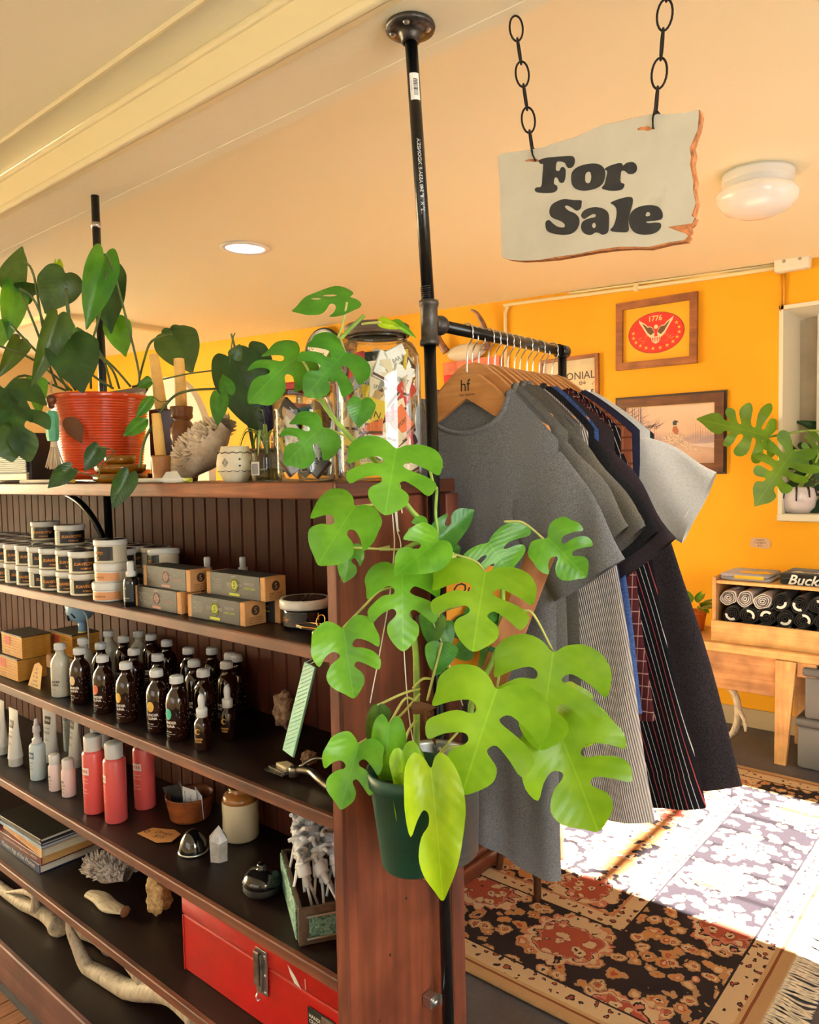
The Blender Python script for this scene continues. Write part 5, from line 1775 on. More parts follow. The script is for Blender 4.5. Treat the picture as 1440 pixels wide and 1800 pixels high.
# dry leaf stuck to the pot
hv = thing('heart_leaf_plant', 'tall dark green heart-leaf plant growing in the orange flowerpot', 'plant', PO + Vector((0, 0, .2)))
for a in [
    ('heart', C1(552, 142), C1(466, 516), 47, 1.88, 1.84, G_up, (.1, .1)), ('heart', C1(565, 215), C1(572, 531), 56, 1.94, 1.9, G_dark, (-.2, .1)), ('heart', C1(605, 488), C1(660, 666), 40, 1.95, 1.93, G_up, (0, .2)),
    ('heart_b', C1(345, 245), C1(238, 418), 62, 1.9, 1.86, G_olive, (0, .5)), ('heart', C1(365, 585), C1(432, 846), 74, 1.8, 1.76, G_dark, (0, .1)), ('narrow', C1(303, 462), C1(197, 822), 40, 1.78, 1.74, G_olive, (.4, 0)),
    ('heart', C1(400, 530), C1(335, 600), 34, 1.98, 1.98, G_up, (0, .2)), ('heart', C1(78, 305), C1(55, 578), 38, 2.0, 1.97, G_up, (.2, .1)), ('narrow', C1(38, 322), C1(132, 88), 38, 2.0, 2.02, G_olive, (.2, .1)),
    ('narrow', C1(100, 318), C1(240, 320), 26, 2.0, 1.98, G_olive, (0, -.6)), ('oval', C1(110, 400), C1(175, 335), 18, 2.02, 2.02, G_dark, (0, .1)), ('heart', C1(-20, 500), C1(10, 625), 40, 1.98, 1.98, G_up, (0, .1)),
    ('heart', C1(905, 562), C1(1008, 748), 66, 2.05, 2.02, G_olive, (0, .2)), ('heart', C1(895, 530), C1(930, 600), 30, 2.07, 2.06, G_dark, (0, .2)), ('narrow', C1(295, 190), C1(260, 490), 14, 1.93, 1.9, G_yel, (.3, 0)),
    ('narrow', C1(105, 590), C1(12, 780), 30, 1.95, 1.9, G_olive, (.4, 0)), ('two', C1(28, 850), C1(150, 1180), 92, 1.76, 1.7, G_dark, (0, .4)), ('one', C1(-40, 900), C1(60, 1205), 90, 1.74, 1.7, G_dark, (0, .3)), ('narrow', C1(180, 800), C1(215, 980), 30, 1.85, 1.83, G_up, (.3, 0)),
    ('narrow', C1(800, 812), C1(715, 840), 18, 1.86, 1.86, G_up, (0, .4)),
]:
    leaf(hv, *a)
for pts in [(C1(700, 840), C1(735, 780), C1(640, 380), C1(580, 180), C1(552, 142)), (C1(690, 840), C1(560, 700), C1(320, 535)), (C1(630, 850), C1(570, 720), C1(350, 560)), (C1(400, 860), C1(300, 700), C1(190, 400), C1(100, 320)), (C1(420, 860), C1(330, 770), C1(200, 660), C1(60, 515)),
            (C1(480, 850), C1(480, 640), C1(520, 480), C1(565, 230)), (C1(430, 850), C1(370, 540), C1(345, 340)), (C1(440, 850), C1(380, 560), C1(350, 320)), (C1(380, 860), C1(180, 700), C1(0, 625)), (C1(300, 840), C1(200, 560), C1(110, 340)), (C1(735, 800), C1(760, 700), C1(800, 600), C1(905, 562)),
            (C1(590, 850), C1(540, 680), C1(450, 560), C1(405, 530)), (C1(600, 850), C1(470, 760), C1(365, 590)), (C1(360, 860), C1(250, 640), C1(180, 260), C1(130, 180)), (C1(350, 860), C1(130, 780), C1(28, 850))]:
    stem(hv, [p + (1.93 - .02 * i,) for i, p in enumerate(pts)], .0032, G_stem2, 'petiole', 6)
# trailing heart vine with small leaves over the board
tv = thing('trailing_vine', 'thin trailing vine with small heart leaves hanging over the top board edge', 'plant', PD(*C1(740, 1250), 1.64))
for a in [('heart', C1(1158, 878), C1(1148, 1038), 27, 1.52, 1.5, G_up, (0, .1)), ('heart', C1(1205, 875), C1(1178, 768), 24, 1.53, 1.53, G_up, (.2, 0)), ('oval', C1(806, 888), C1(722, 1002), 17, 1.6, 1.58, G_up, (.2, .2)), ('oval', C1(782, 1012), C1(648, 1095), 22, 1.6, 1.58, G_up, (0, .2)),
          ('heart', C1(522, 1158), C1(448, 1282), 28, 1.62, 1.6, G_dark, (.1, .2)), ('heart', C1(378, 1268), C1(248, 1371), 28, 1.64, 1.62, G_dark, (.1, .3)), ('heart', C1(682, 1296), C1(592, 1482), 33, 1.52, 1.5, G_dark, (.1, .2)), ('narrow', C1(1230, 690), C1(1270, 615), 22, 1.55, 1.55, G_olive, (.2, 0))]:
    leaf(tv, *a)
for pts, r in [((C1(1140, 850), C1(1000, 860), C1(900, 905), C1(800, 1050), C1(755, 1150), C1(738, 1270)), .0028), ((C1(560, 1200), C1(520, 1150)), .0012), ((C1(520, 1310), C1(540, 1250), C1(600, 1180), C1(522, 1158)), .0014), ((C1(860, 800), C1(1000, 770), C1(1160, 750)), .0018), ((C1(1215, 860), C1(1210, 740), C1(1225, 600), C1(1240, 555)), .0014), ((C1(380, 1270), C1(450, 1300), C1(560, 1320), C1(680, 1296)), .0013), ((C1(806, 890), C1(850, 920), C1(905, 905)), .0012)]:
    stem(tv, [p + (1.60,) for p in pts], r, G_stem2, 'stem', 6)
dr = thing('dry_leaf', 'curled brown dry leaf resting against the orange flowerpot', 'leaf', PD(*C1(350, 1000), 1.80))
leaf(dr, 'oval', C1(350, 1000), C1(432, 1122), 26, 1.81, 1.80, G_brown, (.2, .2))

# tassel
ts = thing('beaded_tassel', 'tassel with mint green bead and cream yarn hanging beside the orange flowerpot', 'tassel', PD(96, 700, 1.80))
P_ = lambda x, y: PD(x, y, 1.80) - ts.location
MB().tube([P_(90, 668), P_(90, 690)], .0022, 6).build('cord', mat('jute', (190, 150, 100), .9), ts)
for y, r in ((703, .0125), (713, .008)):
    c = P_(90, y)
    MB().lathe([(0, -r)] + [(r * math.cos(a), r * math.sin(a)) for a in (-1.2, -.8, -.4, 0, .4, .8, 1.2)] + [(0, r)], 14, c=c).build('bead', mat('brown_bead', (96, 48, 26), .3), ts)
c = P_(93, 775)
MB().lathe([(0, 0), (.012, 0), (.0145, .012), (.015, .06), (.011, .07), (0, .072)], 6, c=c, smooth=False).build('mint_bead', mat('mint_wood', (96, 180, 140), .6, var=.1, vscale=30), ts)
c = P_(95, 782)
MB().lathe([(.007, .008), (.008, 0), (.009, -.006)], 14, c=c).build('yarn_neck', mat('cream_yarn', (228, 208, 180), .9), ts)
rn = random.Random(3)
me = MB()
for i in range(44):
    a, rr = rn.uniform(0, 2 * PI), rn.uniform(.2, 1)
    me.tube([c + Vector((.007 * rr * math.cos(a), .007 * rr * math.sin(a), -.004)), c + Vector((.014 * rr * math.cos(a), .014 * rr * math.sin(a), -.028)), c + Vector((.022 * rr * math.cos(a), .022 * rr * math.sin(a), -.05 - rn.uniform(0, .008)))], .0016, 5)
o = me.build('yarn_skirt', _M['cream_yarn'], ts)
o['kind'] = 'stuff'

# amber glass dishes
M_amb = NT('amber_glass')
M_amb.set(Base_Color=lin((170, 110, 20)), Roughness=.12, Transmission_Weight=.35, Coat_Weight=.4)
v = M_amb.obj()
M_amb.bump(M_amb.noise(v, 90, 3), .5, .004)
M_amb = M_amb.m
p = at(212, 838, .888)
for i, (z, r, lb) in enumerate(((0, .06, 'lower amber glass dish in front of the orange flowerpot'), (.0205, .056, 'middle amber glass dish stacked before the orange flowerpot'), (.041, .034, 'small amber glass dish on top of the stacked dishes'))):
    h = thing('glass_dish', lb, 'dish', p + Vector((0, 0, z)))
    MB().lathe([(0, 0), (r * .8, 0), (r * .96, .006), (r, .0195), (r * .94, .0198), (r * .88, .008), (0, .005)], 32).build('dish', M_amb, h)

# candlesticks and candles
M_turn = wood('turned_brown_wood', (86, 48, 22), (146, 92, 48), 'z', .8, .3, .15)
M_red = wood('dark_red_wood', (44, 16, 12), (84, 34, 22), 'z', .8, .2, .1)
M_lt = wood('light_turned_wood', (150, 98, 50), (192, 136, 80), 'z', .8, .4, .15)
M_wax = mat('beeswax', (236, 190, 108), .4, var=.06, vscale=30, spec=.4)
pB = at(322, 800, .985)
cb = thing('candlestick', 'turned brown wooden candlestick right of the orange flowerpot', 'candlestick', pB)
MB().lathe([(0, 0), (.03, 0), (.032, .012), (.022, .022), (.017, .032), (.026, .05), (.0285, .062), (.022, .071), (.0255, .079), (.0262, .083), (.023, .087), (.027, .10), (.0275, .118), (.022, .132), (.017, .137), (.024, .143), (.0245, .148), (.0235, .152), (.0255, .166), (.0245, .168), (.011, .166), (0, .166)], 28).build('turned_post', M_turn, cb)
cn = thing('taper_candle', 'pale yellow taper candle upright in the turned brown candlestick', 'candle', pB + Vector((0, 0, .1665)), rot=(0, -.03, 0))
MB().lathe([(0, 0), (.0128, 0), (.0125, .06), (.0115, .108), (.010, .1095), (0, .109)], 18).build('wax', M_wax, cn)
MB().tube([(0, 0, .108), (.001, 0, .117)], .0007, 5).build('wick', M_black, cn)
pA = at(287, 775, 1.04)
ca = thing('candlestick', 'dark red square wooden candlestick close behind the orange flowerpot', 'candlestick', pA)
MB().cbox(-.024, .024, -.024, .024, 0, .175, .004).build('block', M_red, ca)
MB().cbox(-.03, .03, -.03, .03, 0, .02, .003).build('foot', M_red, ca)
cn = thing('taper_candle', 'pale yellow taper candle leaning left in the dark square candlestick', 'candle', pA + Vector((-.003, 0, .1755)), rot=(0, -.19, 0))
MB().lathe([(0, 0), (.0148, 0), (.0138, .07), (.0118, .136), (.010, .138), (0, .1375)], 18).build('wax', M_wax, cn)
pC = at(283, 815, .875)
cc = thing('candlestick', 'short light wooden candle cup beside the amber dishes', 'candlestick', pC)
MB().lathe([(0, 0), (.018, 0), (.02, .006), (.017, .012), (.0185, .02), (.0195, .045), (.0205, .052), (.0195, .056), (.01, .055), (0, .054)], 24).build('cup', M_lt, cc)
cn = thing('taper_candle', 'short yellow candle leaning left in the light wooden cup', 'candle', pC + Vector((0, 0, .0555)), rot=(0, -.13, 0))
MB().lathe([(0, 0), (.0112, 0), (.0105, .05), (.0095, .088), (0, .0885)], 18).build('wax', M_wax, cn)


# coral
def coral(name, label, loc, L, W, Hh, rot, m, ns, sr, seed, tip=.5):
    g = thing(name, label, 'coral', loc, rot=rot)
    rn = random.Random(seed)
    mb = MB()
    mb.grid(lambda u, v: (-L / 2 + L * u + .008 * math.sin(9 * v + 3 * u), W * (.5 + .3 * math.sin(PI * u)) * math.cos(2 * PI * v) * (1 + .12 * math.sin(5 * u * 3 + v * 9)), Hh * (.45 + .55 * math.sin(PI * min(1, u * 1.1))) * math.sin(2 * PI * v) * (1 + .1 * math.sin(7 * v * 3 + u * 5))), 20, 20)
    mb.build('coral_body', m, g)
    mb = MB()
    for i in range(ns):
        u, v = rn.uniform(.02, .98), rn.uniform(-.05, .55)
        b = Vector((-L / 2 + L * u, W * (.5 + .3 * math.sin(PI * u)) * math.cos(2 * PI * v) * .92, Hh * (.45 + .55 * math.sin(PI * min(1, u * 1.1))) * math.sin(2 * PI * v) * .92))
        d = Vector((rn.uniform(-.3, .3) + (u - .5) * 1.0, math.cos(2 * PI * v) * .8, math.sin(2 * PI * v) + .3)).normalized()
        s_ = sr * rn.uniform(.6, 1.3)
        mb.tube([b, b + d * s_ * 1.6, b + d * s_ * 3], [s_ * .75, s_ * .6, s_ * .2], 5)
    o = mb.build('coral_spikes', m, g)
    o['kind'] = 'stuff'
    return g


def stone(name, a, b, c, sc=40, bump=.8):
    t = NT(name)
    v = t.obj()
    f = t.noise(v, sc, 6, .65)
    t.set(Base_Color=t.ramp(f, [(.3, a), (.5, b), (.7, c)]), Roughness=.85, Specular_IOR_Level=.2)
    vv = t.n('ShaderNodeTexVoronoi')
    vv.inputs['Scale'].default_value = sc * 5
    t.l(v, vv.inputs['Vector'])
    t.bump(t.math('ADD', f, t.math('MULTIPLY', vv.outputs['Distance'], .5)), bump * .5, .004)
    return t.m


M_cor = stone('beige_coral', (210, 182, 150), (236, 216, 190), (250, 238, 220))
coral('coral', 'large beige spiky coral leaning beside the patterned cup on the top board', at(358, 850, .965, TOPZ + .068), .19, .05, .044, (.12, -.62, .12), M_cor, 420, .0048, 5)
# arrows
M_fea = mat('white_feather', (232, 228, 216), .8)
for i, (x0, x1, xf, y, lb) in enumerate(((-40, 130, 118, .848, 'dark arrow with white fletching at the left front edge of the top board'), (125, 336, 300, .858, 'dark arrow with white fletching and lime nock below the coral'))):
    a0, a1 = at(x0, 845, y, TOPZ + .0055), at(x1, 848, y, TOPZ + .0055)
    g = thing('feathered_arrow', lb, 'arrow', a0)
    L = a1.x - a0.x
    R_ = Matrix.Rotation(PI / 2, 4, 'Y')
    MB().tube([(0, 0, 0), (L * (.55 if i else .5), 0, 0)], .0045, 10).build('shaft', mat('dark_arrow_shaft', (48, 28, 20), .4), g)
    MB().tube([(L * (.55 if i else .5), 0, 0), (L - .02, 0, 0)], .0048, 10).build('white_crest', M_fea, g)
    MB().tube([(L - .02, 0, 0), (L, 0, 0)], .0046, 10).build('nock', mat('lime_nock', (206, 210, 70), .4) if i else mat('amber_nock', (240, 190, 70), .4), g)
    for a in (.4, 2.5, 4.6):
        mb = MB().prism([(L - .10, .004), (L - .075, .018), (L - .035, .02), (L - .03, .004)], -.0005, .0005)
        mb.v = [tuple(Matrix.Rotation(a, 3, 'X') @ Vector(q)) for q in mb.v]
        mb.v = [(q[0], q[1], max(q[2], -.0050)) for q in mb.v]
        mb.build('fletching', M_fea, g)

# patterned cup
pc = thing('patterned_cup', 'small cream ceramic cup with black wavy and diamond pattern', 'cup', at(415, 852, .872))
MB().lathe([(0, 0), (.022, 0), (.024, .006), (.0325, .022), (.0345, .034), (.032, .05), (.0265, .060), (.026, .066), (.024, .066), (.0245, .06), (.03, .048), (.032, .034), (.022, .01), (0, .008)], 36).build('cup_body', mat('cream_ceramic', (228, 214, 184), .45, var=.05, vscale=20), pc)
cr_ = lambda z: .0345 - .0 if .03 < z < .04 else (.0325 + .002 * (z - .022) / .012 if z <= .034 else .0345 - (z - .034) * .155)
mb = MB()
for zc, amp in ((.054, .0012), (.0205, .001)):
    mb.tube([((cr_(zc) + .0004 if zc > .03 else .0316) * math.cos(a), (cr_(zc) + .0004 if zc > .03 else .0316) * math.sin(a), zc + amp * math.sin(14 * a)) for a in [2 * PI * i / 90 for i in range(90)]], .0007, 4, closed=True)
mb.build('wavy_lines', M_black, pc)
mb = MB()
for i in range(8):
    a = i * PI / 4 - 1.2
    r = .0350
    for s_ in (.006, .0032):
        dm = [(a + s_ / r, .036), (a, .036 + s_ * 1.25), (a - s_ / r, .036), (a, .036 - s_ * 1.25)]
        if i % 2 == 0:
            mb.tube([(r * math.cos(q), r * math.sin(q), z) for q, z in dm], .0005, 4, closed=True)
    if i % 2:
        for z in (.03, .042):
            mb.add([(r * math.cos(a + .06 * math.cos(q)), r * math.sin(a + .06 * math.cos(q)), z + .0018 * math.sin(q)) for q in [2 * PI * j / 8 for j in range(8)]], [tuple(range(8))])
mb.build('diamond_pattern', M_black, pc)

# little bottle with spider plant
M_gl = glassmat('clear_jar_glass', (250, 252, 250))
bt = thing('glass_bottle', 'small square clear glass bottle with barcode label beside the red-lidded jar', 'bottle', at(470, 850, .886))
MB().cbox(-.0215, .0215, -.0215, .0215, 0, .058, .006, 2).build('bottle_body', M_gl, bt)
MB().lathe([(.0215, .056), (.016, .064), (.013, .068), (.013, .078), (.0145, .079), (.0145, .083), (.012, .083)], 20).build('neck', M_gl, bt)
MB().cbox(-.019, .019, -.019, .019, .003, .024, .005).build('water', glassmat('cloudy_water', (226, 220, 180)), bt)
lb = MB().box(-.016, .006, -.0222, -.0218, .012, .036).build('label', M_paper, bt)
mb = MB()
for i in range(11):
    mb.box(-.014 + i * .0016, -.0134 + i * .0016, -.0226, -.0223, .014, .033)
mb.build('bars', mat('grey_bars', (120, 120, 130), .6), lb)
sp_ = thing('spider_plant', 'spider plant cutting with striped arching leaves in the small glass bottle', 'plant', bt.location + Vector((0, 0, .05)))
M_strip = NT('striped_leaf')
v = M_strip.obj()
sx = M_strip.n('ShaderNodeSeparateXYZ')
M_strip.l(v, sx.inputs[0])
k = M_strip.math('LESS_THAN', M_strip.math('ABSOLUTE', sx.outputs[1]), .14)
M_strip.set(Base_Color=M_strip.mix(k, (48, 96, 40), (206, 216, 150)), Roughness=.45)
M_strip = M_strip.m
rn = random.Random(12)
for i, (dx, dy, up, dn) in enumerate(((-.055, -.02, .03, -.02), (-.04, -.03, .035, -.005), (-.05, .01, .028, -.01), (.02, -.035, .03, -.025), (-.012, -.01, .07, .06), (.03, .0, .03, -.01), (-.02, -.04, .03, -.03), (-.03, .02, .045, .03))):
    pts = cat_rom([Vector((0, 0, .0)), Vector((dx * .2, dy * .2, up)), Vector((dx * .7, dy * .7, up + .01)), Vector((dx, dy, dn + .02))], 4, False)
    mb = MB()
    n_ = len(pts)
    side = Vector((-dy, dx, 0)).normalized() if abs(dx) + abs(dy) > .001 else Vector((1, 0, 0))
    mb.grid(lambda u, v_: pts[min(n_ - 1, int(round(v_ * (n_ - 1))))] + side * ((u - .5) * .0075 * math.sin(PI * min(.97, .25 + .72 * v_))) + Vector((0, 0, abs(u - .5) * .003)), 4, n_ - 1)
    mb.build('leaf', leafmat('spider_leaf', (60, 112, 44), (190, 204, 130), tr=.2) if i % 2 else G_up, sp_)

# the three match jars
M_lidr = mat('red_lid', (168, 22, 30), .35, coat=.3)
M_lidw = wood('old_brown_lid', (70, 52, 40), (120, 96, 76), 'x', .8, .5, .3)
M_lidg = mat('grey_tin_lid', (150, 154, 156), .35, .8)


def jar(label, loc, R, Hj, lidm, neck, wood_lid=False):
    g = thing('glass_jar', label, 'jar', loc)
    o = [(0, .002), (R * .9, 0), (R * .98, .006), (R, .016), (R, Hj * .72), (R * .97, Hj * .80), (R * .86, Hj * .87), (neck, Hj * .90), (neck, Hj * .95)]
    i_ = [(neck - .003, Hj * .95), (neck - .003, Hj * .90), (R * .83, Hj * .86), (R * .94, Hj * .79), (R - .003, Hj * .72), (R - .003, .016), (R * .9, .006), (0, .006)]
    MB().lathe(o, 40).build('glass', M_gl, g)
    mb = MB()
    for k_ in range(3):
        z = Hj * (.905 + .014 * k_)
        mb.tube([((neck + .0006) * math.cos(a), (neck + .0006) * math.sin(a), z + .001 * a / PI) for a in [2 * PI * q / 30 for q in range(30)]], .0012, 6, closed=True)
    mb.build('screw_thread', M_gl, g)
    l0 = neck + .003
    lid = MB().lathe([(l0, Hj * .925), (l0 + .002, Hj * .925), (l0 + .0025, Hj * .94), (l0 + .0008, Hj * .945), (l0 + .0025, Hj * .955), (l0 + .002, Hj * .99), (l0 - .002, Hj), (l0 - .006, Hj * .994), (0, Hj * .994)], 40).build('lid', lidm, g)
    return g


def matchbook_mesh(seed):
    rn = random.Random(seed)
    mb = MB().cbox(-.0195, .0195, -.0028, .0028, -.024, .024, .0008)
    return mb.mesh('cover')


mbm = matchbook_mesh(1)
MC = [('cream', (226, 210, 176)), ('white', (232, 230, 222)), ('red', (186, 40, 36)), ('yellow', (230, 196, 60)), ('black', (30, 28, 30)), ('tan', (196, 158, 110)), ('teal', (70, 120, 130)), ('orange', (220, 110, 60)), ('grey', (150, 148, 146))]
TXT = ['DAVE\'S\nITALIAN\nKITCHEN', 'HOTEL', 'Kelm', 'SPORT', 'CLUB', 'BAR &\nGRILL', 'LOUNGE', 'INN']
txm = {}
for s_ in TXT:
    mb = MB()
    text_plane(mb, s_, frame_xz(-.0031, 0, 0), w_=.026)
    txm[s_] = mb.mesh('cover_text')


def fill(jg, R, z0, z1, n, seed, where):
    rn = random.Random(seed)
    zz = z0
    # books standing just inside the glass, in layers, and a core behind them
    for i in range(n):
        lay = i / n
        a = i * 2.399 + rn.uniform(-.3, .3)
        outer = i % 4 != 3
        r = (R - .014) * (rn.uniform(.86, .95) if outer else rn.uniform(.1, .5))
        z = z0 + .027 + (z1 - z0 - .05) * lay
        cname, col = MC[rn.choice((0, 0, 0, 1, 1, 5, 5, 2, 3, 4, 6, 7, 8))]
        g = thing('matchbook', '%s matchbook packed inside the %s' % (cname, where), 'matchbook', jg.location + Vector((r * math.cos(a), r * math.sin(a), z)), rot=(rn.uniform(-.25, .25), rn.uniform(-1.0, 1.0), a + PI / 2 + rn.uniform(-.2, .2)), group='%s matchbooks in the %s' % (cname, where))
        link('cover', mbm, mat('matchbook_' + cname, col, .6), g)
        MB
        tx = link('cover_text', txm[rn.choice(TXT)], M_black if cname not in ('black', 'red', 'teal') else M_paper, g)
        st_ = link('striker', STK, mat('striker_brown', (96, 60, 44), .8), g)


STK = MB().box(-.0196, .0196, -.0032, -.0027, -.0225, -.018).mesh('striker')
j1 = jar('glass jar with red lid full of matchbooks on the top board', at(537, 840, .925), .055, .172, M_lidr, .048)
fill(j1, .052, .006, .145, 46, 1, 'red-lidded jar')
j2 = jar('large glass jar with brown lid full of matchbooks next to the pipe post', at(668, 836, .962), .073, .262, M_lidw, .05)
fill(j2, .070, .006, .222, 112, 2, 'large brown-lidded jar')
j3 = jar('grey-lidded glass jar standing behind the red-lidded jar', at(563, 840, 1.052), .045, .215, M_lidg, .036)
fill(j3, .043, .006, .16, 18, 3, 'grey-lidded jar')
# dark leaf plant and thistle between the coral and the jars
dp = thing('dark_leaf_plant', 'big dark green oval-leaf plant in a small pot behind the coral', 'plant', at(455, 840, 1.05))
MB().lathe([(0, 0), (.03, 0), (.04, .06), (.042, .06), (.042, .068), (.037, .068), (.03, .01), (0, .01)], 20).build('pot', mat('brown_clay', (120, 84, 60), .7), dp)
for a in [('heart', C1(1225, 690), C1(1385, 1085), 78, 1.6, 1.56, G_dark, (0, .1)), ('heart', C1(1310, 640), C1(1440, 800), 44, 1.62, 1.6, G_dark, (.1, .2)), ('heart', C1(1230, 660), C1(1278, 705), 34, 1.63, 1.62, G_olive, (0, .1)), ('oval', C1(1330, 900), C1(1300, 1010), 40, 1.62, 1.6, G_dark, (0, .1))]:
    leaf(dp, *a)
for pts in ((C1(1350, 1250), C1(1300, 1000), C1(1225, 690)), (C1(1360, 1250), C1(1350, 900), C1(1310, 640)), (C1(1355, 1250), C1(1280, 800), C1(1230, 600), C1(1220, 560))):
    stem(dp, [p + (1.63,) for p in pts], .0025, G_stem2, 'stem', 6)
th_ = thing('dried_thistle', 'dark blue dried thistle head standing beside the red-lidded jar', 'thistle', at(475, 838, .985))
MB().tube([(0, 0, 0), (-.002, 0, .11)], .0018, 6).build('stalk', G_stem2, th_)
mb = MB()
rn = random.Random(4)
for i in range(150):
    zz = rn.uniform(0, 1)
    a = rn.uniform(0, 2 * PI)
    r = .014 * math.sin(PI * (.12 + .8 * zz))
    b = Vector((-.002 + r * math.cos(a), r * math.sin(a), .10 + .055 * zz))
    mb.tube([b, b + Vector((.005 * math.cos(a), .005 * math.sin(a), .006))], [.0008, .0002], 3)
mb.lathe([(0, .095), (.010, .105), (.0135, .125), (.009, .15), (0, .158)], 12)
o = mb.build('thistle_head', mat('indigo_thistle', (30, 32, 70), .7), th_)
o['kind'] = 'stuff'
NTH = ['first', 'second', 'third', 'fourth', 'fifth', 'sixth', 'seventh', 'eighth', 'ninth', 'tenth', 'eleventh', 'twelfth', 'thirteenth', 'fourteenth', 'fifteenth']
# ------------------------------------------------------------------ second shelf: pomade jars, boxes, tins
FA = -PI / 2                      # labels face the front of the unit
Z0, Z1, Z2, Z3, Z4 = [s + .0008 for s in S]


def onS(x, y, zz, dz=0.0):
    p = PZ(x, y, zz + dz)
    p.z = zz
    p.y = min(max(p.y, .862), 1.07)
    return p


M_wlid = mat('white_plastic_lid', (232, 230, 222), .35)
M_blk = mat('black_label', (22, 21, 23), .4)
M_gld = mat('orange_gold_ink', (226, 150, 70), .5)
M_grn = mat('pale_green_ink', (190, 206, 176), .5)
M_foil = mat('pale_label_panel', (214, 214, 196), .45)
M_prl = mat('black_gloss_top', (28, 24, 24), .25, coat=.3)
R, Hj = .0355, .052
jar_root = thing('pomade_jar', 'white-lidded black pomade jar in the double stack at the left of the second shelf', 'jar', (0, 0, -5), 0, 'stacked pomade jars')
MB().lathe([(0, 0), (R - .002, 0), (R, .002), (R, .004), (R - .001, .005), (R - .001, .038), (R - .002, .039), (0, .039)], 28).build('jar_body', mat('cream_jar', (226, 214, 186), .4), jar_root)
lab = cyl_patch(MB(), R - .0004, FA - 1.6, FA + 1.6, .006, .037, 24).build('label', M_blk, jar_root)
mb = MB()
text_cyl(mb, 'SUAVECITO', R + .0001, FA + .25, .023, w_=.052, shear=.25, bold=.03)
mb.build('script', M_gld, lab)
m1 = cyl_patch(MB(), R - .0001, FA - 1.55, FA - .62, .0065, .0365, 8).build('side_panel', M_foil, lab)
mb = MB()
for k in range(5):
    text_cyl(mb, 'POMADE HOLD', R + .0003, FA - 1.08, .032 - k * .0055, w_=.022)
mb.build('small_print', mat('green_small_print', (70, 96, 66), .6), lab)
mb = MB()
text_cyl(mb, 'POMADE', R + .0001, FA + .35, .012, w_=.024, bold=.02)
mb.build('caption', M_gld, lab)
MB().lathe([(R - .003, .039), (R + .0012, .0392), (R + .0016, .041), (R + .0016, .050), (R + .0004, .052), (R - .003, .0516), (0, .0512)], 28).build('lid', M_wlid, jar_root)
MB().lathe([(0, .0522), (R - .004, .0522)], 28).build('lid_sticker', M_prl, jar_root.children[-1])
first = True
spots = []
rn = random.Random(14)
for r_, y in enumerate((.878, .953, 1.028)):
    k_ = 0
    x = -1.772 if r_ == 0 else -1.735 + .036 * (r_ - 1)
    while x > -2.62:
        spots.append((x + rn.uniform(-.002, .002), y + rn.uniform(-.004, .004), ('front', 'middle', 'back')[r_], k_))
        k_ += 1
        x -= .0745
pos = []
for x, y, row_, k_ in spots:
    for tier in range(2):
        pos.append((x + rn.uniform(-.003, .003) * tier, y, Z0 + tier * .0532, 'black pomade jar, %s tier of the %s row, %s from the right' % (('lower', 'upper')[tier], row_, NTH[k_])))
pos.append((-1.95, .93, Z0 + 2 * .0532, 'single black pomade jar standing on top of the double stack'))
pos.append((-2.17, .965, Z0 + 2 * .0532, 'pomade jar on top of the double stack at the left picture edge'))
for x, y, z, lb in pos:
    o = jar_root if first else dup(jar_root)
    first = False
    o.location = (x, y, z)
    o.rotation_euler = (0, 0, rn.uniform(.5, 1.1))
    if lb:
        o['label'] = lb
# cream and orange jars at the end of the stack
M_pch = mat('peach_label', (226, 160, 110), .45)
j0 = thing('cream_jar', 'lower white jar with peach label beside the black spray bottle', 'jar', onS(178, 1056, Z0) + Vector((0, .012, 0)), 0, 'peach-labelled jars')
R2 = .037
MB().lathe([(0, 0), (R2 - .002, 0), (R2, .002), (R2, .024), (R2 - .001, .025), (0, .025)], 28).build('jar_body', mat('white_jar', (234, 230, 220), .35), j0)
lab = cyl_patch(MB(), R2 + .0002, FA - 1.7, FA + 1.7, .004, .022, 20).build('label', M_pch, j0)
mb = MB()
text_cyl(mb, 'Suavecita', R2 + .0006, FA + .4, .013, w_=.03, shear=.2)
text_cyl(mb, 'POMADE\nfirme', R2 + .0006, FA - .6, .013, w_=.02)
mb.build('script', mat('brown_ink', (90, 50, 34), .6), lab)
MB().lathe([(R2 - .004, .025), (R2 + .001, .025), (R2 + .0015, .027), (R2 + .0015, .041), (R2 - .001, .043), (0, .0425)], 28).build('lid', M_wlid, j0)
dup(j0, j0.location + Vector((.004, .004, .0432)), (0, 0, -.2), 'upper white jar with peach label stacked by the black spray bottle')
dup(j0, (-1.56, 1.0, Z0), (0, 0, -.3), 'white jar with peach label behind the upper-left shaving box')
c = dup(jar_root, j0.location + Vector((.002, .004, .0866)), (0, 0, -.4), 'black pomade jar on top of the two peach-labelled jars')
c = dup(jar_root, (-1.60, .985, Z0 + .0866 - .03), (.0, .0, -.9), 'black pomade jar with tilted wide lid at the right end of the stack')
c.rotation_euler = (.05, -.12, -.9)
sup = dup(jar_root, (-1.605, .99, Z0), (0, 0, -.7), 'bottom black pomade jar behind the peach-labelled jars')
sup.location.y = 1.04


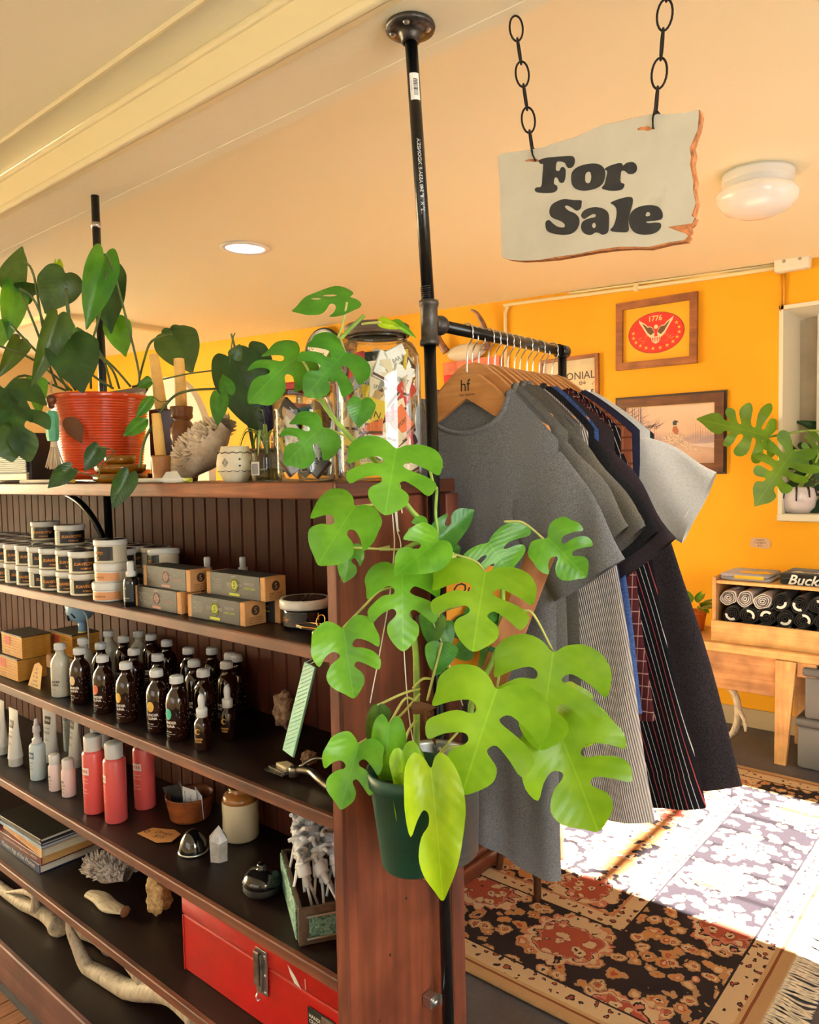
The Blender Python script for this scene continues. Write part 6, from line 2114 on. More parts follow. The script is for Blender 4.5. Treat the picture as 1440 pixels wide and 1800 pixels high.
# black spray bottle
def sprayer(label, loc, k=1.0):
    g = thing('spray_bottle', label, 'bottle', loc)
    MB().lathe([(0, 0), (.0155 * k, 0), (.0165 * k, .002), (.0165 * k, .052), (.014 * k, .060), (.009 * k, .064), (0, .064)], 22).build('bottle_body', mat('black_gloss_glass', (14, 13, 14), .12, coat=.4), g)
    lab = cyl_patch(MB(), .0167 * k, FA - 1.3, FA + 1.3, .010, .048, 12).build('label', mat('charcoal_label', (40, 44, 48), .5), g)
    mb = MB()
    text_cyl(mb, 'BEARD\nOIL', .017 * k, FA - .2, .036, w_=.018)
    text_cyl(mb, 'sandal & cedar', .017 * k, FA, .018, w_=.026)
    mb.build('label_text', M_paper, lab)
    MB().lathe([(.0085 * k, .063), (.0105 * k, .064), (.0105 * k, .073), (.007 * k, .075), (.0075 * k, .094), (.006 * k, .097), (0, .097)], 20).build('spray_cap', mat('clear_white_cap', (226, 226, 222), .25), g)
    return g


sprayer('small black spray bottle with clear cap left of the shaving boxes', onS(218, 1066, Z0))
sprayer('black spray bottle behind the upper-left shaving box', (-1.45, 1.0, Z0), 1.0)
sprayer('second black spray bottle far behind the shaving boxes', (-1.38, 1.045, Z0), 1.0)

# shaving boxes
M_kr = mat('kraft_card', (196, 146, 92), .75, var=.05, vscale=40)
M_sl = mat('charcoal_sleeve', (36, 35, 39), .6)


def shave_box(label, x0, x1, y, z, ink):
    L = x1 - x0
    g = thing('shaving_box', label, 'box', ((x0 + x1) / 2, y, z), 0, 'shaving cream boxes')
    D, Hh = .05, .0445
    MB().cbox(-L / 2, L / 2, 0, D, 0, Hh, .0012).build('carton', M_kr, g)
    sl = MB().cbox(-L / 2 + .013, L / 2 - .014, -.0006, D + .0006, -.0002, Hh + .0006, .0008).build('sleeve', M_sl, g)
    mb = MB()
    mb.tube([(.000 + .0105 * math.cos(a), -.0010, Hh * .55 + .0118 * math.sin(a)) for a in [2 * PI * i / 24 for i in range(24)]], .0009, 4, closed=True)
    disc(mb, frame_xz(-.0012, 0, Hh * .55), .0085, 20)
    mb.build('emblem', ink, sl)
    mb = MB()
    text_plane(mb, 'S', frame_xz(-.0016, 0, Hh * .55), h=.011, bold=.02)
    mb.build('monogram', M_sl, sl)
    mb = MB()
    text_plane(mb, 'SUPPLY', frame_xz(-.0012, 0, Hh * .9), w_=.016)
    text_plane(mb, 'EST.    MMX', frame_xz(-.0012, 0, Hh * .55), w_=.048)
    text_plane(mb, 'NO ANIMAL\nTESTING\nNO SULFATE\nNO DYES', frame_xz(-.0012, -L * .29, Hh * .52), h=.020)
    text_plane(mb, 'SENSITIVE', frame_xz(-.0012, L * .25, Hh * .66), w_=.028)
    mb.build('small_text', mat('pale_grey_ink', (176, 172, 168), .6), sl)
    mb = MB()
    text_plane(mb, 'SHAVING CREAM', frame_xz(-.0012, L * .25, Hh * .46), w_=.034, bold=.02)
    mb.box(-.016, .016, -.0012, -.0009, .0035, .0085)
    mb.build('flavour_text', ink, sl)
    Mx = Matrix.Translation((L / 2 + .0004, D * .5, Hh * .62)) @ Euler((PI / 2, 0, PI / 2)).to_matrix().to_4x4()
    mb = MB()
    disc(mb, Mx, .0095, 20)
    text_plane(mb, 'DIRECTIONS', Mx, w_=.03, at=(0, -.014))
    text_plane(mb, 'wash rinse lather\nshave and repeat', Mx, w_=.032, at=(0, -.021))
    mb.build('end_print', mat('dark_brown_ink', (58, 42, 32), .7), g)
    mb = MB()
    text_plane(mb, 'S', Mx @ Matrix.Translation((0, 0, .0004)), h=.011)
    mb.build('end_monogram', M_kr, g)
    return g


I_rose, I_lime = mat('rose_ink', (170, 122, 112), .6), mat('lime_ink', (206, 214, 60), .6)
shave_box('lower left charcoal and kraft shaving box with rose emblem', -1.523, -1.345, .862, Z0, I_rose)
shave_box('lower right charcoal and kraft shaving box with lime emblem', -1.318, -1.135, .860, Z0, I_lime)
shave_box('upper left charcoal and kraft shaving box with rose emblem', -1.50, -1.325, .872, Z0 + .0454, I_rose)
shave_box('upper right charcoal and kraft shaving box with lime emblem', -1.288, -1.105, .885, Z0 + .0454, I_lime)
shave_box('shaving box in the back row behind the lower right one', -1.288, -1.105, .918, Z0, I_lime)
shave_box('shaving box in the back row behind the lower left one', -1.50, -1.325, .918, Z0, I_rose)

# tin with white lid, black stand with brass loop
p = onS(515, 1106, Z0) + Vector((.0, .03, 0))
g = thing('hair_paste_tin', 'round black jar with wide white lid at the right end of the second shelf', 'jar', p)
MB().lathe([(0, 0), (.038, 0), (.040, .002), (.040, .034), (.036, .037), (0, .037)], 32).build('jar_body', mat('black_jar_gloss', (18, 17, 18), .15, coat=.4), g)
lab = cyl_patch(MB(), .0402, FA - 1.2, FA + .9, .006, .030, 16).build('label', mat('charcoal_label2', (52, 50, 52), .5), g)
mb = MB()
text_cyl(mb, 'Clay', .0405, FA - .2, .018, h=.010, shear=.3)
mb.build('label_text', M_gld, lab)
lid = MB().lathe([(.038, .036), (.0455, .0365), (.0462, .040), (.0462, .050), (.044, .054), (.040, .053), (0, .0525)], 40).build('lid', M_wlid, g)
MB().lathe([(0, .0532), (.040, .0532)], 36).build('lid_sticker', M_prl, lid)
p = onS(530, 1124, Z0) + Vector((.02, .01, 0))
g = thing('razor_stand', 'black razor stand with brass wire loop in front of the white-lidded jar', 'stand', p)
MB().prism([(-.040, -.014), (-.02, -.020), (.036, -.014), (.040, .008), (.02, .016), (-.036, .012)], .018, .022, 'Z').build('tray', mat('black_lacquer', (16, 15, 16), .3), g)
MB().tube([(-.040, -.014, .022), (-.02, -.020, .022), (.036, -.014, .022), (.040, .008, .022), (.02, .016, .022), (-.036, .012, .022)], .0009, 6, closed=True).build('brass_rim', mat('brass', (206, 150, 70), .25, .9), g)
MB().lathe([(0, 0), (.012, 0), (.010, .018), (0, .018)], 20).build('foot', _M['black_lacquer'], g)
mb = MB()
mb.tube([(.012 + .010 * math.cos(a), -.004 + .004 * math.sin(a), .033 + .0095 * math.sin(a)) for a in [2 * PI * i / 20 for i in range(20)]], .0012, 6, closed=True)
mb.tube([(.016, -.004, .026), (.034, .0, .024), (.046, .003, .023)], .0014, 6)
mb.tube([(.0, .002, .023), (.0, .002, .044)], .0014, 6)
mb.build('wire_loop', _M['brass'], g)

# ------------------------------------------------------------------ third shelf: amber bottles
t = NT('amber_bottle_glass')
t.set(Base_Color=lin((40, 16, 8)), Roughness=.08, Transmission_Weight=.2, Coat_Weight=.6, Coat_Roughness=.05)
M_ab = t.m
t = NT('frosted_bottle_glass')
t.set(Base_Color=lin((206, 204, 188)), Roughness=.2, Coat_Weight=.3)
M_fb = t.m
M_cap = mat('white_screw_cap', (230, 230, 228), .35)
BR = .0242
bprof = [(0, .002), (.021, 0), (BR, .003), (BR, .078), (.0232, .086), (.020, .096), (.0145, .104), (.011, .108), (.0105, .117), (.0118, .118), (.0118, .121), (.0105, .122), (0, .122)]
bme = MB().lathe(bprof, 28).mesh('bottle_body')
cme = MB()
cme.lathe([(.0115, .119), (.0132, .1192), (.0134, .121), (.0134, .132), (.0125, .1345), (0, .1345)], 28)
cme = cme.mesh('cap')
rib = MB()
for i in range(28):
    a = 2 * PI * i / 28
    rib.box(-.0002, .0006, -.0004, .0004, .1195, .1315, M=Matrix.Rotation(a, 4, 'Z') @ Matrix.Translation((.0135, 0, 0)))
rib = rib.mesh('cap_ribs')
tm = MB()
text_cyl(tm, 'UNDER\nLUNA', BR + .0003, FA + .1, .037, w_=.026, bold=.03)
text_cyl(tm, 'hair rinse', BR + .0003, FA - .12, .0215, w_=.014, bold=.02)
text_cyl(tm, 'made by hand with herbs', BR + .0003, FA + .05, .0165, w_=.023)
text_cyl(tm, '8 fl oz', BR + .0003, FA - .2, .012, w_=.010)
tm = tm.mesh('label_text')
rn = random.Random(31)
sm = MB()
for i in range(64):
    a, z = FA + .55 + rn.uniform(0, 2.6), .010 + .066 * rn.random() ** .8
    s_ = rn.choice((.00035, .0005, .0008))
    sm.add([((BR + .0003) * math.cos(a + u / BR), (BR + .0003) * math.sin(a + u / BR), z + v_) for u, v_ in ((-s_, 0), (0, -s_), (s_, 0), (0, s_))], [(0, 1, 2, 3)])
sm = sm.mesh('star_specks')
dm = MB()
n = 20
ell_cyl(dm, BR + .0005, FA - .10, .0585, .0085, .0112)
dm = dm.mesh('moon_dot')
DOT = {'cream': (226, 204, 160), 'coral': (222, 122, 84), 'yellow': (230, 184, 80), 'teal': (64, 178, 150)}


def bottle(x, y, glass, dot, label, group):
    g = thing('hair_rinse_bottle', label, 'bottle', (x, y, Z1), RND.uniform(-.12, .12) + .36, group)
    link('bottle_body', bme, glass, g)
    cp = link('cap', cme, M_cap, g)
    link('cap_ribs', rib, M_cap, cp)['kind'] = 'stuff'
    link('label_text', tm, M_paper if glass is M_ab else M_black, g)
    link('star_specks', sm, M_paper if glass is M_ab else M_black, g)['kind'] = 'stuff'
    if dot:
        link('moon_dot', dm, mat('moon_' + dot, DOT[dot], .5), g)


RND.seed(9)
for cx, cy, dot, lb in [(139, 1142, 'cream', 'amber bottle with cream dot beside the front milky bottle'), (180, 1155, 'coral', 'amber bottle with coral dot in the front row'), (221, 1167, 'yellow', 'dark amber bottle with yellow dot, middle of the front row'), (275, 1180, 'yellow', 'brown amber bottle with yellow dot left of the teal-dotted one'), (310, 1191, 'teal', 'amber bottle with teal dot at the right end of the front row')]:
    p = PZ(cx, cy, Z1 + .13)
    bottle(p.x, max(p.y, .868), M_ab, dot, lb, 'front row of amber bottles')
for cx, cy, lb in [(177, 1133, 'leftmost amber bottle of the second row'), (235, 1143, 'second amber bottle of the second row from the left'), (277, 1153, 'third amber bottle of the second row from the left'), (357, 1180, 'amber bottle of the second row just behind the droppers'), (341, 1163, 'amber bottle between the second and back rows above the droppers'), (398, 1166, 'amber bottle behind the right-hand dropper'), (445, 1147, 'rightmost amber bottle, alone before the beadboard')]:
    p = PZ(cx, cy, Z1 + .13)
    bottle(p.x, min(p.y, 1.07), M_ab, None, lb, 'rear amber bottles')
for cx, cy, y, lb in [(217, 1122, 1.017, 'leftmost amber bottle of the back rows'), (265, 1105, 1.075, 'amber bottle at the very back by the rear milky bottle'), (293, 1124, 1.06, 'amber bottle second from left of the back rows'), (331, 1137, 1.045, 'amber bottle in the middle of the back rows'), (372, 1125, 1.078, 'amber bottle deep in the back row, right of the middle'), (404, 1138, 1.072, 'amber bottle of the back row next to the rightmost one')]:
    p = PY(cx, cy, y)
    bottle(p.x, y, M_ab, None, lb, 'rear amber bottles')
for cx, cy, y, lb in [(105, 1134, .877, 'milky white bottle with black specks at the front, beside the tag'), (146, 1125, .942, 'milky bottle behind the front milky bottle'), (191, 1112, 1.03, 'milky bottle in the middle below the hair dryer cord'), (243, 1099, 1.075, 'milky bottle farthest back on the third shelf')]:
    p = PY(cx, cy, y)
    bottle(p.x, y, M_fb, None, lb, 'milky bottles')


# dropper bottles
def dropper(label, p):
    g = thing('dropper_bottle', label, 'bottle', p, .35, 'dropper bottles')
    r = .0165
    MB().lathe([(0, 0), (r - .002, 0), (r, .002), (r, .052), (r - .002, .058), (.009, .064), (.0085, .07), (0, .07)], 24).build('bottle_body', M_ab, g)
    cap = MB().lathe([(.0095, .066), (.0112, .0665), (.0112, .083), (.009, .085), (0, .085)], 24).build('collar', M_cap, g)
    MB().lathe([(.0062, .084), (.0066, .09), (.0074, .1), (.0062, .108), (.0035, .1125), (0, .1135)], 18).build('rubber_bulb', M_cap, cap)
    mb = MB()
    text_cyl(mb, 'UNDER\nLUNA', r + .0003, FA + .1, .022, w_=.018, bold=.03)
    R_ = r + .0003
    mb.grid(lambda u, v_: (R_ * math.cos(FA + ((.0058 - .0018 * v_) * math.cos(.6 + 5 * u) + .0016 * v_) / R_), R_ * math.sin(FA + ((.0058 - .0018 * v_) * math.cos(.6 + 5 * u) + .0016 * v_) / R_), .040 + (.0058 - .0018 * v_) * math.sin(.6 + 5 * u)), 20, 1)
    mb.build('gold_print', mat('gold_ink', (222, 178, 104), .4, .3), g)


dropper('nearer dropper bottle with white bulb in front of the amber bottles', onS(357, 1316, Z1))
dropper('farther dropper bottle with white bulb behind the first dropper', onS(402, 1297, Z1))

# yellow cigar-box style boxes and price card
M_ybox = wood('yellow_box_wood', (188, 128, 40), (222, 164, 66), 'x', 1.4, .6, .4)
M_ytop = wood('dark_box_top', (52, 38, 22), (90, 70, 40), 'x', 1, .6)


def ybox(label, x1, y, z, L=.13, D=.075, Hh=.062):
    g = thing('yellow_box', label, 'box', (x1, y, z), 0, 'yellow slatted boxes')
    MB().cbox(-L, 0, 0, D, .001, Hh - .004, .001).build('core', M_ybox, g)
    sme = MB().cbox(-L - .0012, .0012, -.0016, D + .0016, 0, .0068, .0008).mesh('slat')
    for i in range(8):
        link('slat', sme, M_ybox, g, (0, 0, .001 + i * .0074))
    MB().cbox(-L - .0016, .0016, -.002, D + .002, Hh - .004, Hh, .001).build('lid', M_ytop, g)
    st_ = MB().box(-.11, -.075, -.0022, -.0017, .03, .054).build('red_stamp', mat('red_stamp_ink', (170, 62, 36), .7), g)
    mb = MB()
    text_plane(mb, 'No 10', frame_xz(-.0023, -.092, .012), w_=.03)
    mb.build('box_text', mat('brown_stamp_ink', (96, 56, 26), .7), g)


ybox('lower front yellow slatted box at the left picture edge', -2.14, .862, Z1)
ybox('upper front yellow slatted box stacked at the left picture edge', -2.125, .87, Z1 + .0628)
ybox('lower rear yellow slatted box behind the tag', -2.04, .965, Z1)
ybox('upper rear yellow slatted box beside the hair dryer', -2.03, .962, Z1 + .0628)
ybox('yellow slatted box at the back left of the third shelf', -2.20, .985, Z1)
a = PD(72, 1200, 1.99)
g = thing('handwritten_card', 'tan handwritten card leaning on the yellow boxes behind the milky bottle', 'card', (-2.055, .866, Z1), rot=(-.2, 0, 0))
MB().prism([(-.036, 0), (.036, 0), (.028, .058), (.004, .066), (-.018, .058)], 0, .0008).build('card_sheet', mat('tan_card', (222, 182, 124), .8), g)
mb = MB()
text_plane(mb, 'all\nwith\nfor  Bo\ncondit\n21 for hair', frame_xz(-.0004, .0, .028), h=.048, shear=.2)
mb.build('handwriting', M_black, g)

# pale blue hair dryer
g = thing('vintage_hair_dryer', 'pale blue vintage hair dryer on a stand behind the bottles', 'hair dryer', (PY(140, 1085, 1.0).x, 1.0, Z1))
M_pb = mat('powder_blue_enamel', (128, 168, 206), .3, coat=.3)
hz = .196
RM = Matrix.Translation((0, 0, hz)) @ Matrix.Rotation(PI / 2, 4, 'X')
MB().lathe([(0, .032), (.02, .031), (.036, .024), (.046, .008), (.046, -.008), (.036, -.024), (.02, -.031), (0, -.032)], 32, M=RM).build('fan_housing', M_pb, g)
MB().tube([(-.02, 0, hz + .016), (-.07, 0, hz + .024), (-.135, 0, hz + .034)], (.024, .019, .0165), 20).build('nozzle', M_pb, g)
MB().tube([(-.135, 0, hz + .034), (-.140, 0, hz + .035)], .018, 20).build('nozzle_ring', M_chrome, g)
mb = MB()
for i in range(6):
    a = .3 + i * PI / 3
    c_ = Vector((.030 * math.cos(a), -.0285, hz + .030 * math.sin(a)))
    d_ = Vector((math.cos(a), .25, math.sin(a)))
    mb.tube([c_ - d_ * .008, c_ + d_ * .008], .0034, 6, flat=.5)
mb.build('air_slots', M_black, g)
MB().tube([(.01, 0, hz - .04), (.012, 0, hz - .07)], .010, 14).build('neck', M_pb, g)
MB().tube([(.012, 0, hz - .068), (.014, 0, .012)], .011, 14).build('handle', mat('pale_yellow_handle', (222, 206, 130), .4), g)
MB().lathe([(0, 0), (.04, 0), (.038, .012), (0, .014)], 24, c=(.014, 0, 0)).build('stand_foot', M_pb, g)
MB().tube(cat_rom([Vector(q) for q in ((.04, -.01, hz - .006), (.06, -.01, hz - .02), (.066, -.01, hz - .05), (.056, -.005, hz - .10), (.05, 0, .01))], 5, False), .0022, 6).build('cord', mat('grey_cord', (190, 190, 186), .6), g)

# mint plaque, cork, clipper
g = thing('mint_plaque', 'long mint green ribbed plaque leaning against the end panel', 'plaque', (0, 0, 0))
a0, a1 = PY(507, 1325, .905), PY(546, 1168, .95)
X = (a1 - a0)
n = Vector((-.25, -1, .35)).normalized()
Yv = n.cross(X).normalized()
Zv = X.normalized().cross(Yv)
Mx = Matrix((X.normalized(), Yv, Zv)).transposed().to_4x4()
g.location = a0
MB().cbox(0, X.length, -.0215, .0215, -.0025, .0025, .001, M=Mx).build('board', mat('mint_paint', (122, 190, 166), .5), g)
rb = MB().cbox(-.0006, .0006, -.019, .019, 0, .0012, .0003, M=Matrix.Rotation(.5, 4, 'Z')).mesh('rib')
for i in range(26):
    o = link('rib', rb, mat('pale_mint_rib', (176, 224, 206), .45), g)
    o.matrix_basis = Mx @ Matrix.Translation((.012 + i * .0082, 0, .0025))


def lump(name, label, cat, loc, dims, m, seed, rot=(0, 0, 0), amp=.18, part='body'):
    g = thing(name, label, cat, loc, rot=rot)
    rn = random.Random(seed)
    bm = bmesh.new()
    bmesh.ops.create_icosphere(bm, subdivisions=4, radius=1)
    ph = [rn.uniform(0, 6) for _ in range(6)]
    for q in bm.verts:
        c_ = q.co
        k_ = 1 + amp * (math.sin(3 * c_.x + ph[0]) * math.sin(4 * c_.y + ph[1]) + .6 * math.sin(9 * c_.z + ph[2]) * math.sin(8 * c_.x + ph[3]) + .4 * math.sin(17 * c_.y + ph[4]) * math.sin(15 * c_.z + ph[5]))
        s_ = max(abs(c_.x), abs(c_.y), abs(c_.z))
        f_ = c_ * (1 / s_) * .45 + c_ * .6
        q.co = Vector((f_.x * dims[0], f_.y * dims[1], f_.z * dims[2])) * k_
    zmin = min(q.co.z for q in bm.verts)
    for q in bm.verts:
        q.co.z -= zmin
    MB().bm(bm, None, True).build(part, m, g)
    return g


M_cork = stone('cork_bark', (84, 62, 46), (150, 118, 92), (190, 160, 130), 60)
M_bone = stone('porous_bone', (120, 84, 50), (196, 164, 116), (222, 196, 150), 70, 1.0)
lump('cork_lump', 'upright lump of brown cork bark behind the mint plaque', 'cork', (PY(502, 1258, 1.05).x, 1.05, Z1), (.021, .018, .036), M_cork, 4)
bpy.context.view_layer.update()
lump('cork_lump', 'small lump of brown cork beside the clippers', 'cork', (-1.07, .95, Z1), (.012, .012, .012), M_cork, 6)
g = thing('hand_clippers', 'antique nickel hair clippers lying at the right end of the third shelf', 'clippers', (-1.06, .905, Z1))
M_nk = mat('worn_nickel', (150, 146, 138), .3, .95, var=.2, vscale=60)
MB().prism([(-.048, -.022), (.0, -.026), (.012, .006), (-.03, .014)], .006, .012, 'Z').build('blade_plate', M_nk, g)
MB().prism([(-.038, -.012), (-.006, -.016), (.0, .0), (-.028, .006)], .012, .017, 'Z').build('cream_plate', mat('ivory_plate', (224, 208, 172), .5), g)
tmx = MB()
for i in range(12):
    x = -.05 + i * .0045
    tmx.box(x, x + .0024, -.032, -.021, .006, .009)
tmx.build('comb_teeth', M_nk, g)
MB().lathe([(0, .022), (.008, .0215), (.0095, .018), (.0095, .004), (0, .004)], 20, c=(.012, -.012, 0)).build('pivot_screw', M_nk, g)
MB().tube(cat_rom([Vector(q) for q in ((.014, -.010, .015), (.045, -.004, .018), (.075, -.012, .016), (.105, -.016, .010), (.135, -.018, .008))], 5, False), .0065, 10).build('handle', M_nk, g)
MB().tube(cat_rom([Vector(q) for q in ((.01, .004, .015), (.03, .022, .03), (.07, .028, .034), (.10, .026, .03))], 5, False), .0032, 8).build('handle', M_nk, g)

# ------------------------------------------------------------------ fourth shelf: hair care, bowl, crock, crate
M_wh = mat('white_gloss_plastic', (226, 226, 222), .3)
M_ib = mat('ice_blue_plastic', (206, 222, 226), .3)
M_pk = mat('pale_pink_plastic', (234, 212, 210), .3)
M_cp = mat('coral_pink_can', (220, 92, 92), .3, coat=.2)
M_ink = mat('slate_ink', (60, 64, 70), .6)


def tube_bottle(label, p, Hh=.165, wb=.023, wt=.031, rz=0.0):
    g = thing('squeeze_tube', label, 'tube', p, rz, 'white squeeze tubes')
    MB().lathe([(0, 0), (.017, 0), (.019, .003), (.0185, .022), (.0195, .024)], 24).build('cap', mat('grey_white_cap', (206, 206, 202), .4), g)
    mb = MB()

    def f(u, v_):
        a = 2 * PI * u
        rx = .0195 + (wt - .0195) * v_
        ry = .0195 * (1 - v_) + .0012
        return (rx * math.cos(a), ry * math.sin(a), .024 + (Hh - .024) * v_)
    mb.grid(f, 28, 14)
    mb.build('tube_body', M_wh, g, fix=False)
    lm_ = MB()
    zf = lambda x, z: -math.sqrt(max(0, 1 - (x / (.0195 + (wt - .0195) * (z - .024) / (Hh - .024))) ** 2)) * (.0195 * (1 - (z - .024) / (Hh - .024)) + .0012) - .0007

    def put(body, z, w_, tgt, **kw):
        vs, fs, tw, th = text2d(body, **kw)
        k_ = w_ / tw
        tgt.add([(x * k_, zf(x * k_, z + y * k_), z + y * k_) for x, y in vs], fs)
    put('MASK', .088, .026, lm_)
    put('hydrating', .100, .022, lm_)
    put('MASQUE\nHYDRATANT', .068, .024, lm_)
    lm_.build('label_text', M_ink, g)
    pt_ = MB().grid(lambda u, v_: (-.013 + .026 * u, zf(-.013 + .026 * u, .112 + .022 * v_) + .0002, .112 + .022 * v_), 8, 2)
    b_ = pt_.build('logo_block', M_black, g)
    l2 = MB()
    vs, fs, tw, th = text2d('VERB', bold=.02)
    k_ = .021 / tw
    l2.add([(x * k_, zf(x * k_, .123 + y * k_) - .0003, .123 + y * k_) for x, y in vs], fs)
    l2.build('logo_text', M_paper, b_)
    return g


tube_bottle('white squeeze tube with black logo, nearest in the group on the fourth shelf', onS(28, 1345, Z2))
tube_bottle('white squeeze tube cut by the left picture edge', (-2.40, .91, Z2))
tube_bottle('white squeeze tube behind the pump mist bottle', (-2.22, .975, Z2), rz=.2)
tube_bottle('white squeeze tube at the back, with blue band neighbour', (-2.12, 1.0, Z2), rz=-.1)


def cyl_bottle(name, label, p, r, Hh, body, capm, capr, caph, logo, lines, group, boxm=None, inkm=None, pump=False, wrap=0.0):
    g = thing(name, label, 'bottle', p, wrap, group)
    MB().lathe([(0, 0), (r - .002, 0), (r, .002), (r, Hh - .008), (r - .003, Hh - .002), (capr, Hh), (0, Hh)], 28).build('bottle_body', body, g)
    if pump:
        MB().lathe([(.0105, Hh - .001), (.0125, Hh), (.0125, Hh + .012), (.008, Hh + .014), (.0075, Hh + .03), (.0105, Hh + .031), (.0095, Hh + .045), (.006, Hh + .05), (0, Hh + .05)], 20).build('pump', mat('translucent_pump', (214, 212, 212), .25), g)
        MB().lathe([(.008, Hh + .03), (.0095, Hh + .03), (.0045, Hh + .065), (.0035, Hh + .067), (0, Hh + .067)], 16).build('pump_cover', mat('translucent_cover', (222, 216, 218), .2), g)
    else:
        MB().lathe([(capr, Hh - .001), (capr + .0005, Hh), (capr + .0005, Hh + caph - .003), (capr - .002, Hh + caph), (0, Hh + caph)], 24).build('cap', capm, g)
    zz = Hh * .70
    w_ = min(.026, r * 1.4)
    b_ = cyl_patch(MB(), r + .0003, FA - w_ / 2 / r - .05, FA + w_ / 2 / r + .05, zz - .009, zz + .009, 8)
    ink = inkm or M_ink
    if boxm:
        b_ = b_.build('logo_block', boxm, g)
        l2 = MB()
        text_cyl(l2, 'VERB', r + .0006, FA, zz, w_=w_ * .92, bold=.02)
        l2.build('logo_text', ink if boxm is M_paper else M_paper, b_)
    l3 = MB()
    if not boxm:
        text_cyl(l3, 'VERB', r + .0004, FA, zz * .8, w_=w_ * .6, bold=.03)
    for i, s_ in enumerate(lines):
        if not s_:
            continue
        text_cyl(l3, s_, r + .0004, FA, zz - .02 - i * .0085, w_=min(w_, w_ * len(s_) / 9))
    l3.build('label_text', inkm if inkm and boxm is not M_paper else (M_paper if body is M_cp else M_ink), g)
    return g


cyl_bottle('spray_mist_bottle', 'ice blue mist bottle with clear pump and blue logo', onS(68, 1368, Z2), .0205, .10, M_ib, None, .011, 0, 1, ['SEA MIST', 'brume', 'texture'], None, mat('slate_blue_block', (84, 118, 148), .5), None, True)
cyl_bottle('serum_bottle', 'small white and pink bottle, left of the pair before the pink cans', onS(98, 1388, Z2), .0162, .072, M_pk, M_wh, .013, .025, 1, ['dry oil', 'volume', 'mini'], 'small white and pink bottles')
cyl_bottle('serum_bottle', 'small white and pink bottle, right of the pair before the pink cans', onS(122, 1398, Z2), .0175, .074, M_pk, M_wh, .0145, .024, 1, ['dry oil', 'volume', 'mini'], 'small white and pink bottles')
cyl_bottle('serum_bottle', 'small white and pink bottle behind the front pair', (-1.955, .975, Z2), .0165, .076, M_pk, M_wh, .013, .026, 1, ['dry oil', 'volume'], 'small white and pink bottles')
cyl_bottle('serum_bottle', 'small white bottle close beside the left pink can', (-1.875, .97, Z2), .0165, .076, M_wh, M_wh, .013, .026, 1, ['dry oil', 'volume'], 'small white and pink bottles')
cyl_bottle('shampoo_bottle', 'white shampoo bottle at the back behind the small bottles', (-2.10, 1.065, Z2), .027, .125, M_wh, M_wh, .014, .03, 1, ['SHAMPOO', 'volume'], None)
cyl_bottle('shampoo_bottle', 'white bottle with blue band in the back row of the fourth shelf', (-2.26, 1.06, Z2), .027, .15, mat('blue_white_plastic', (190, 204, 220), .3), M_wh, .014, .02, 1, ['MASK', 'MASQUE', 'HYDRATANT'], None, mat('steel_blue_block', (84, 120, 168), .5))
for x, y, lb, w_ in ((168, 1425, 'coral pink spray can with white cap, left of the front two', .1), (205, 1441, 'coral pink spray can with white cap, nearest the front', -.35), (256, 1417, 'coral pink spray can standing alone before the wooden bowl', .25)):
    cyl_bottle('hairspray_can', lb, onS(x, y, Z2), .0262, .155, M_cp, M_wh, .0205, .036, 1, ['VOLUME DRY', 'TEXTURE SPRAY', '', 'VOLUME', 'SEC EN SPRAY'], 'coral pink spray cans', M_paper, mat('coral_ink', (206, 96, 96), .5), wrap=w_)

# wooden bowl with cards
p = onS(335, 1436, Z2)
g = thing('wooden_bowl', 'ribbed reddish wooden bowl holding small cards', 'bowl', p)
pf = [(0, 0), (.042, 0), (.046, .003)]
for i in range(25):
    pf.append((.047 + .010 * i / 24 + (.0006 if i % 2 else 0), .005 + .052 * i / 24))
pf += [(.0575, .059), (.055, .060), (.051, .054), (.042, .01), (0, .008)]
MB().lathe(pf, 44).build('bowl_body', wood('bowl_wood', (112, 58, 30), (158, 90, 50), 'x', .8, .4, .1), g)
rn = random.Random(2)
for i, (dx, dy, rz, tl, nm, cl) in enumerate(((.006, -.004, .3, .25, 'white card with black line drawing standing in the wooden bowl', (230, 230, 232)), (-.02, .0, -.4, -.3, 'grey card leaning left in the wooden bowl', (150, 146, 140)), (-.028, -.012, .5, -.5, 'dark glossy card at the left of the wooden bowl', (40, 42, 42)), (.030, .008, -.2, .5, 'pale blue card at the right of the wooden bowl', (196, 206, 226)))):
    c_ = thing('small_card', nm, 'card', p + Vector((dx, dy, .012)), rot=(.15, tl * .5, rz))
    MB().cbox(-.021, .021, -.0006, .0006, 0, .068, .0003).build('card_sheet', mat('card_%d' % i, cl, .5), c_)
    if i == 0:
        mb = MB()
        mb.box(-.014, -.0132, -.0012, -.0008, .012, .058)
        mb.box(-.004, .004, -.0012, -.0008, .04, .0408)
        mb.box(.004, .0048, -.0012, -.0008, .03, .052)
        mb.box(.011, .0125, -.0012, -.0008, .018, .02)
        mb.build('line_drawing', M_black, c_)
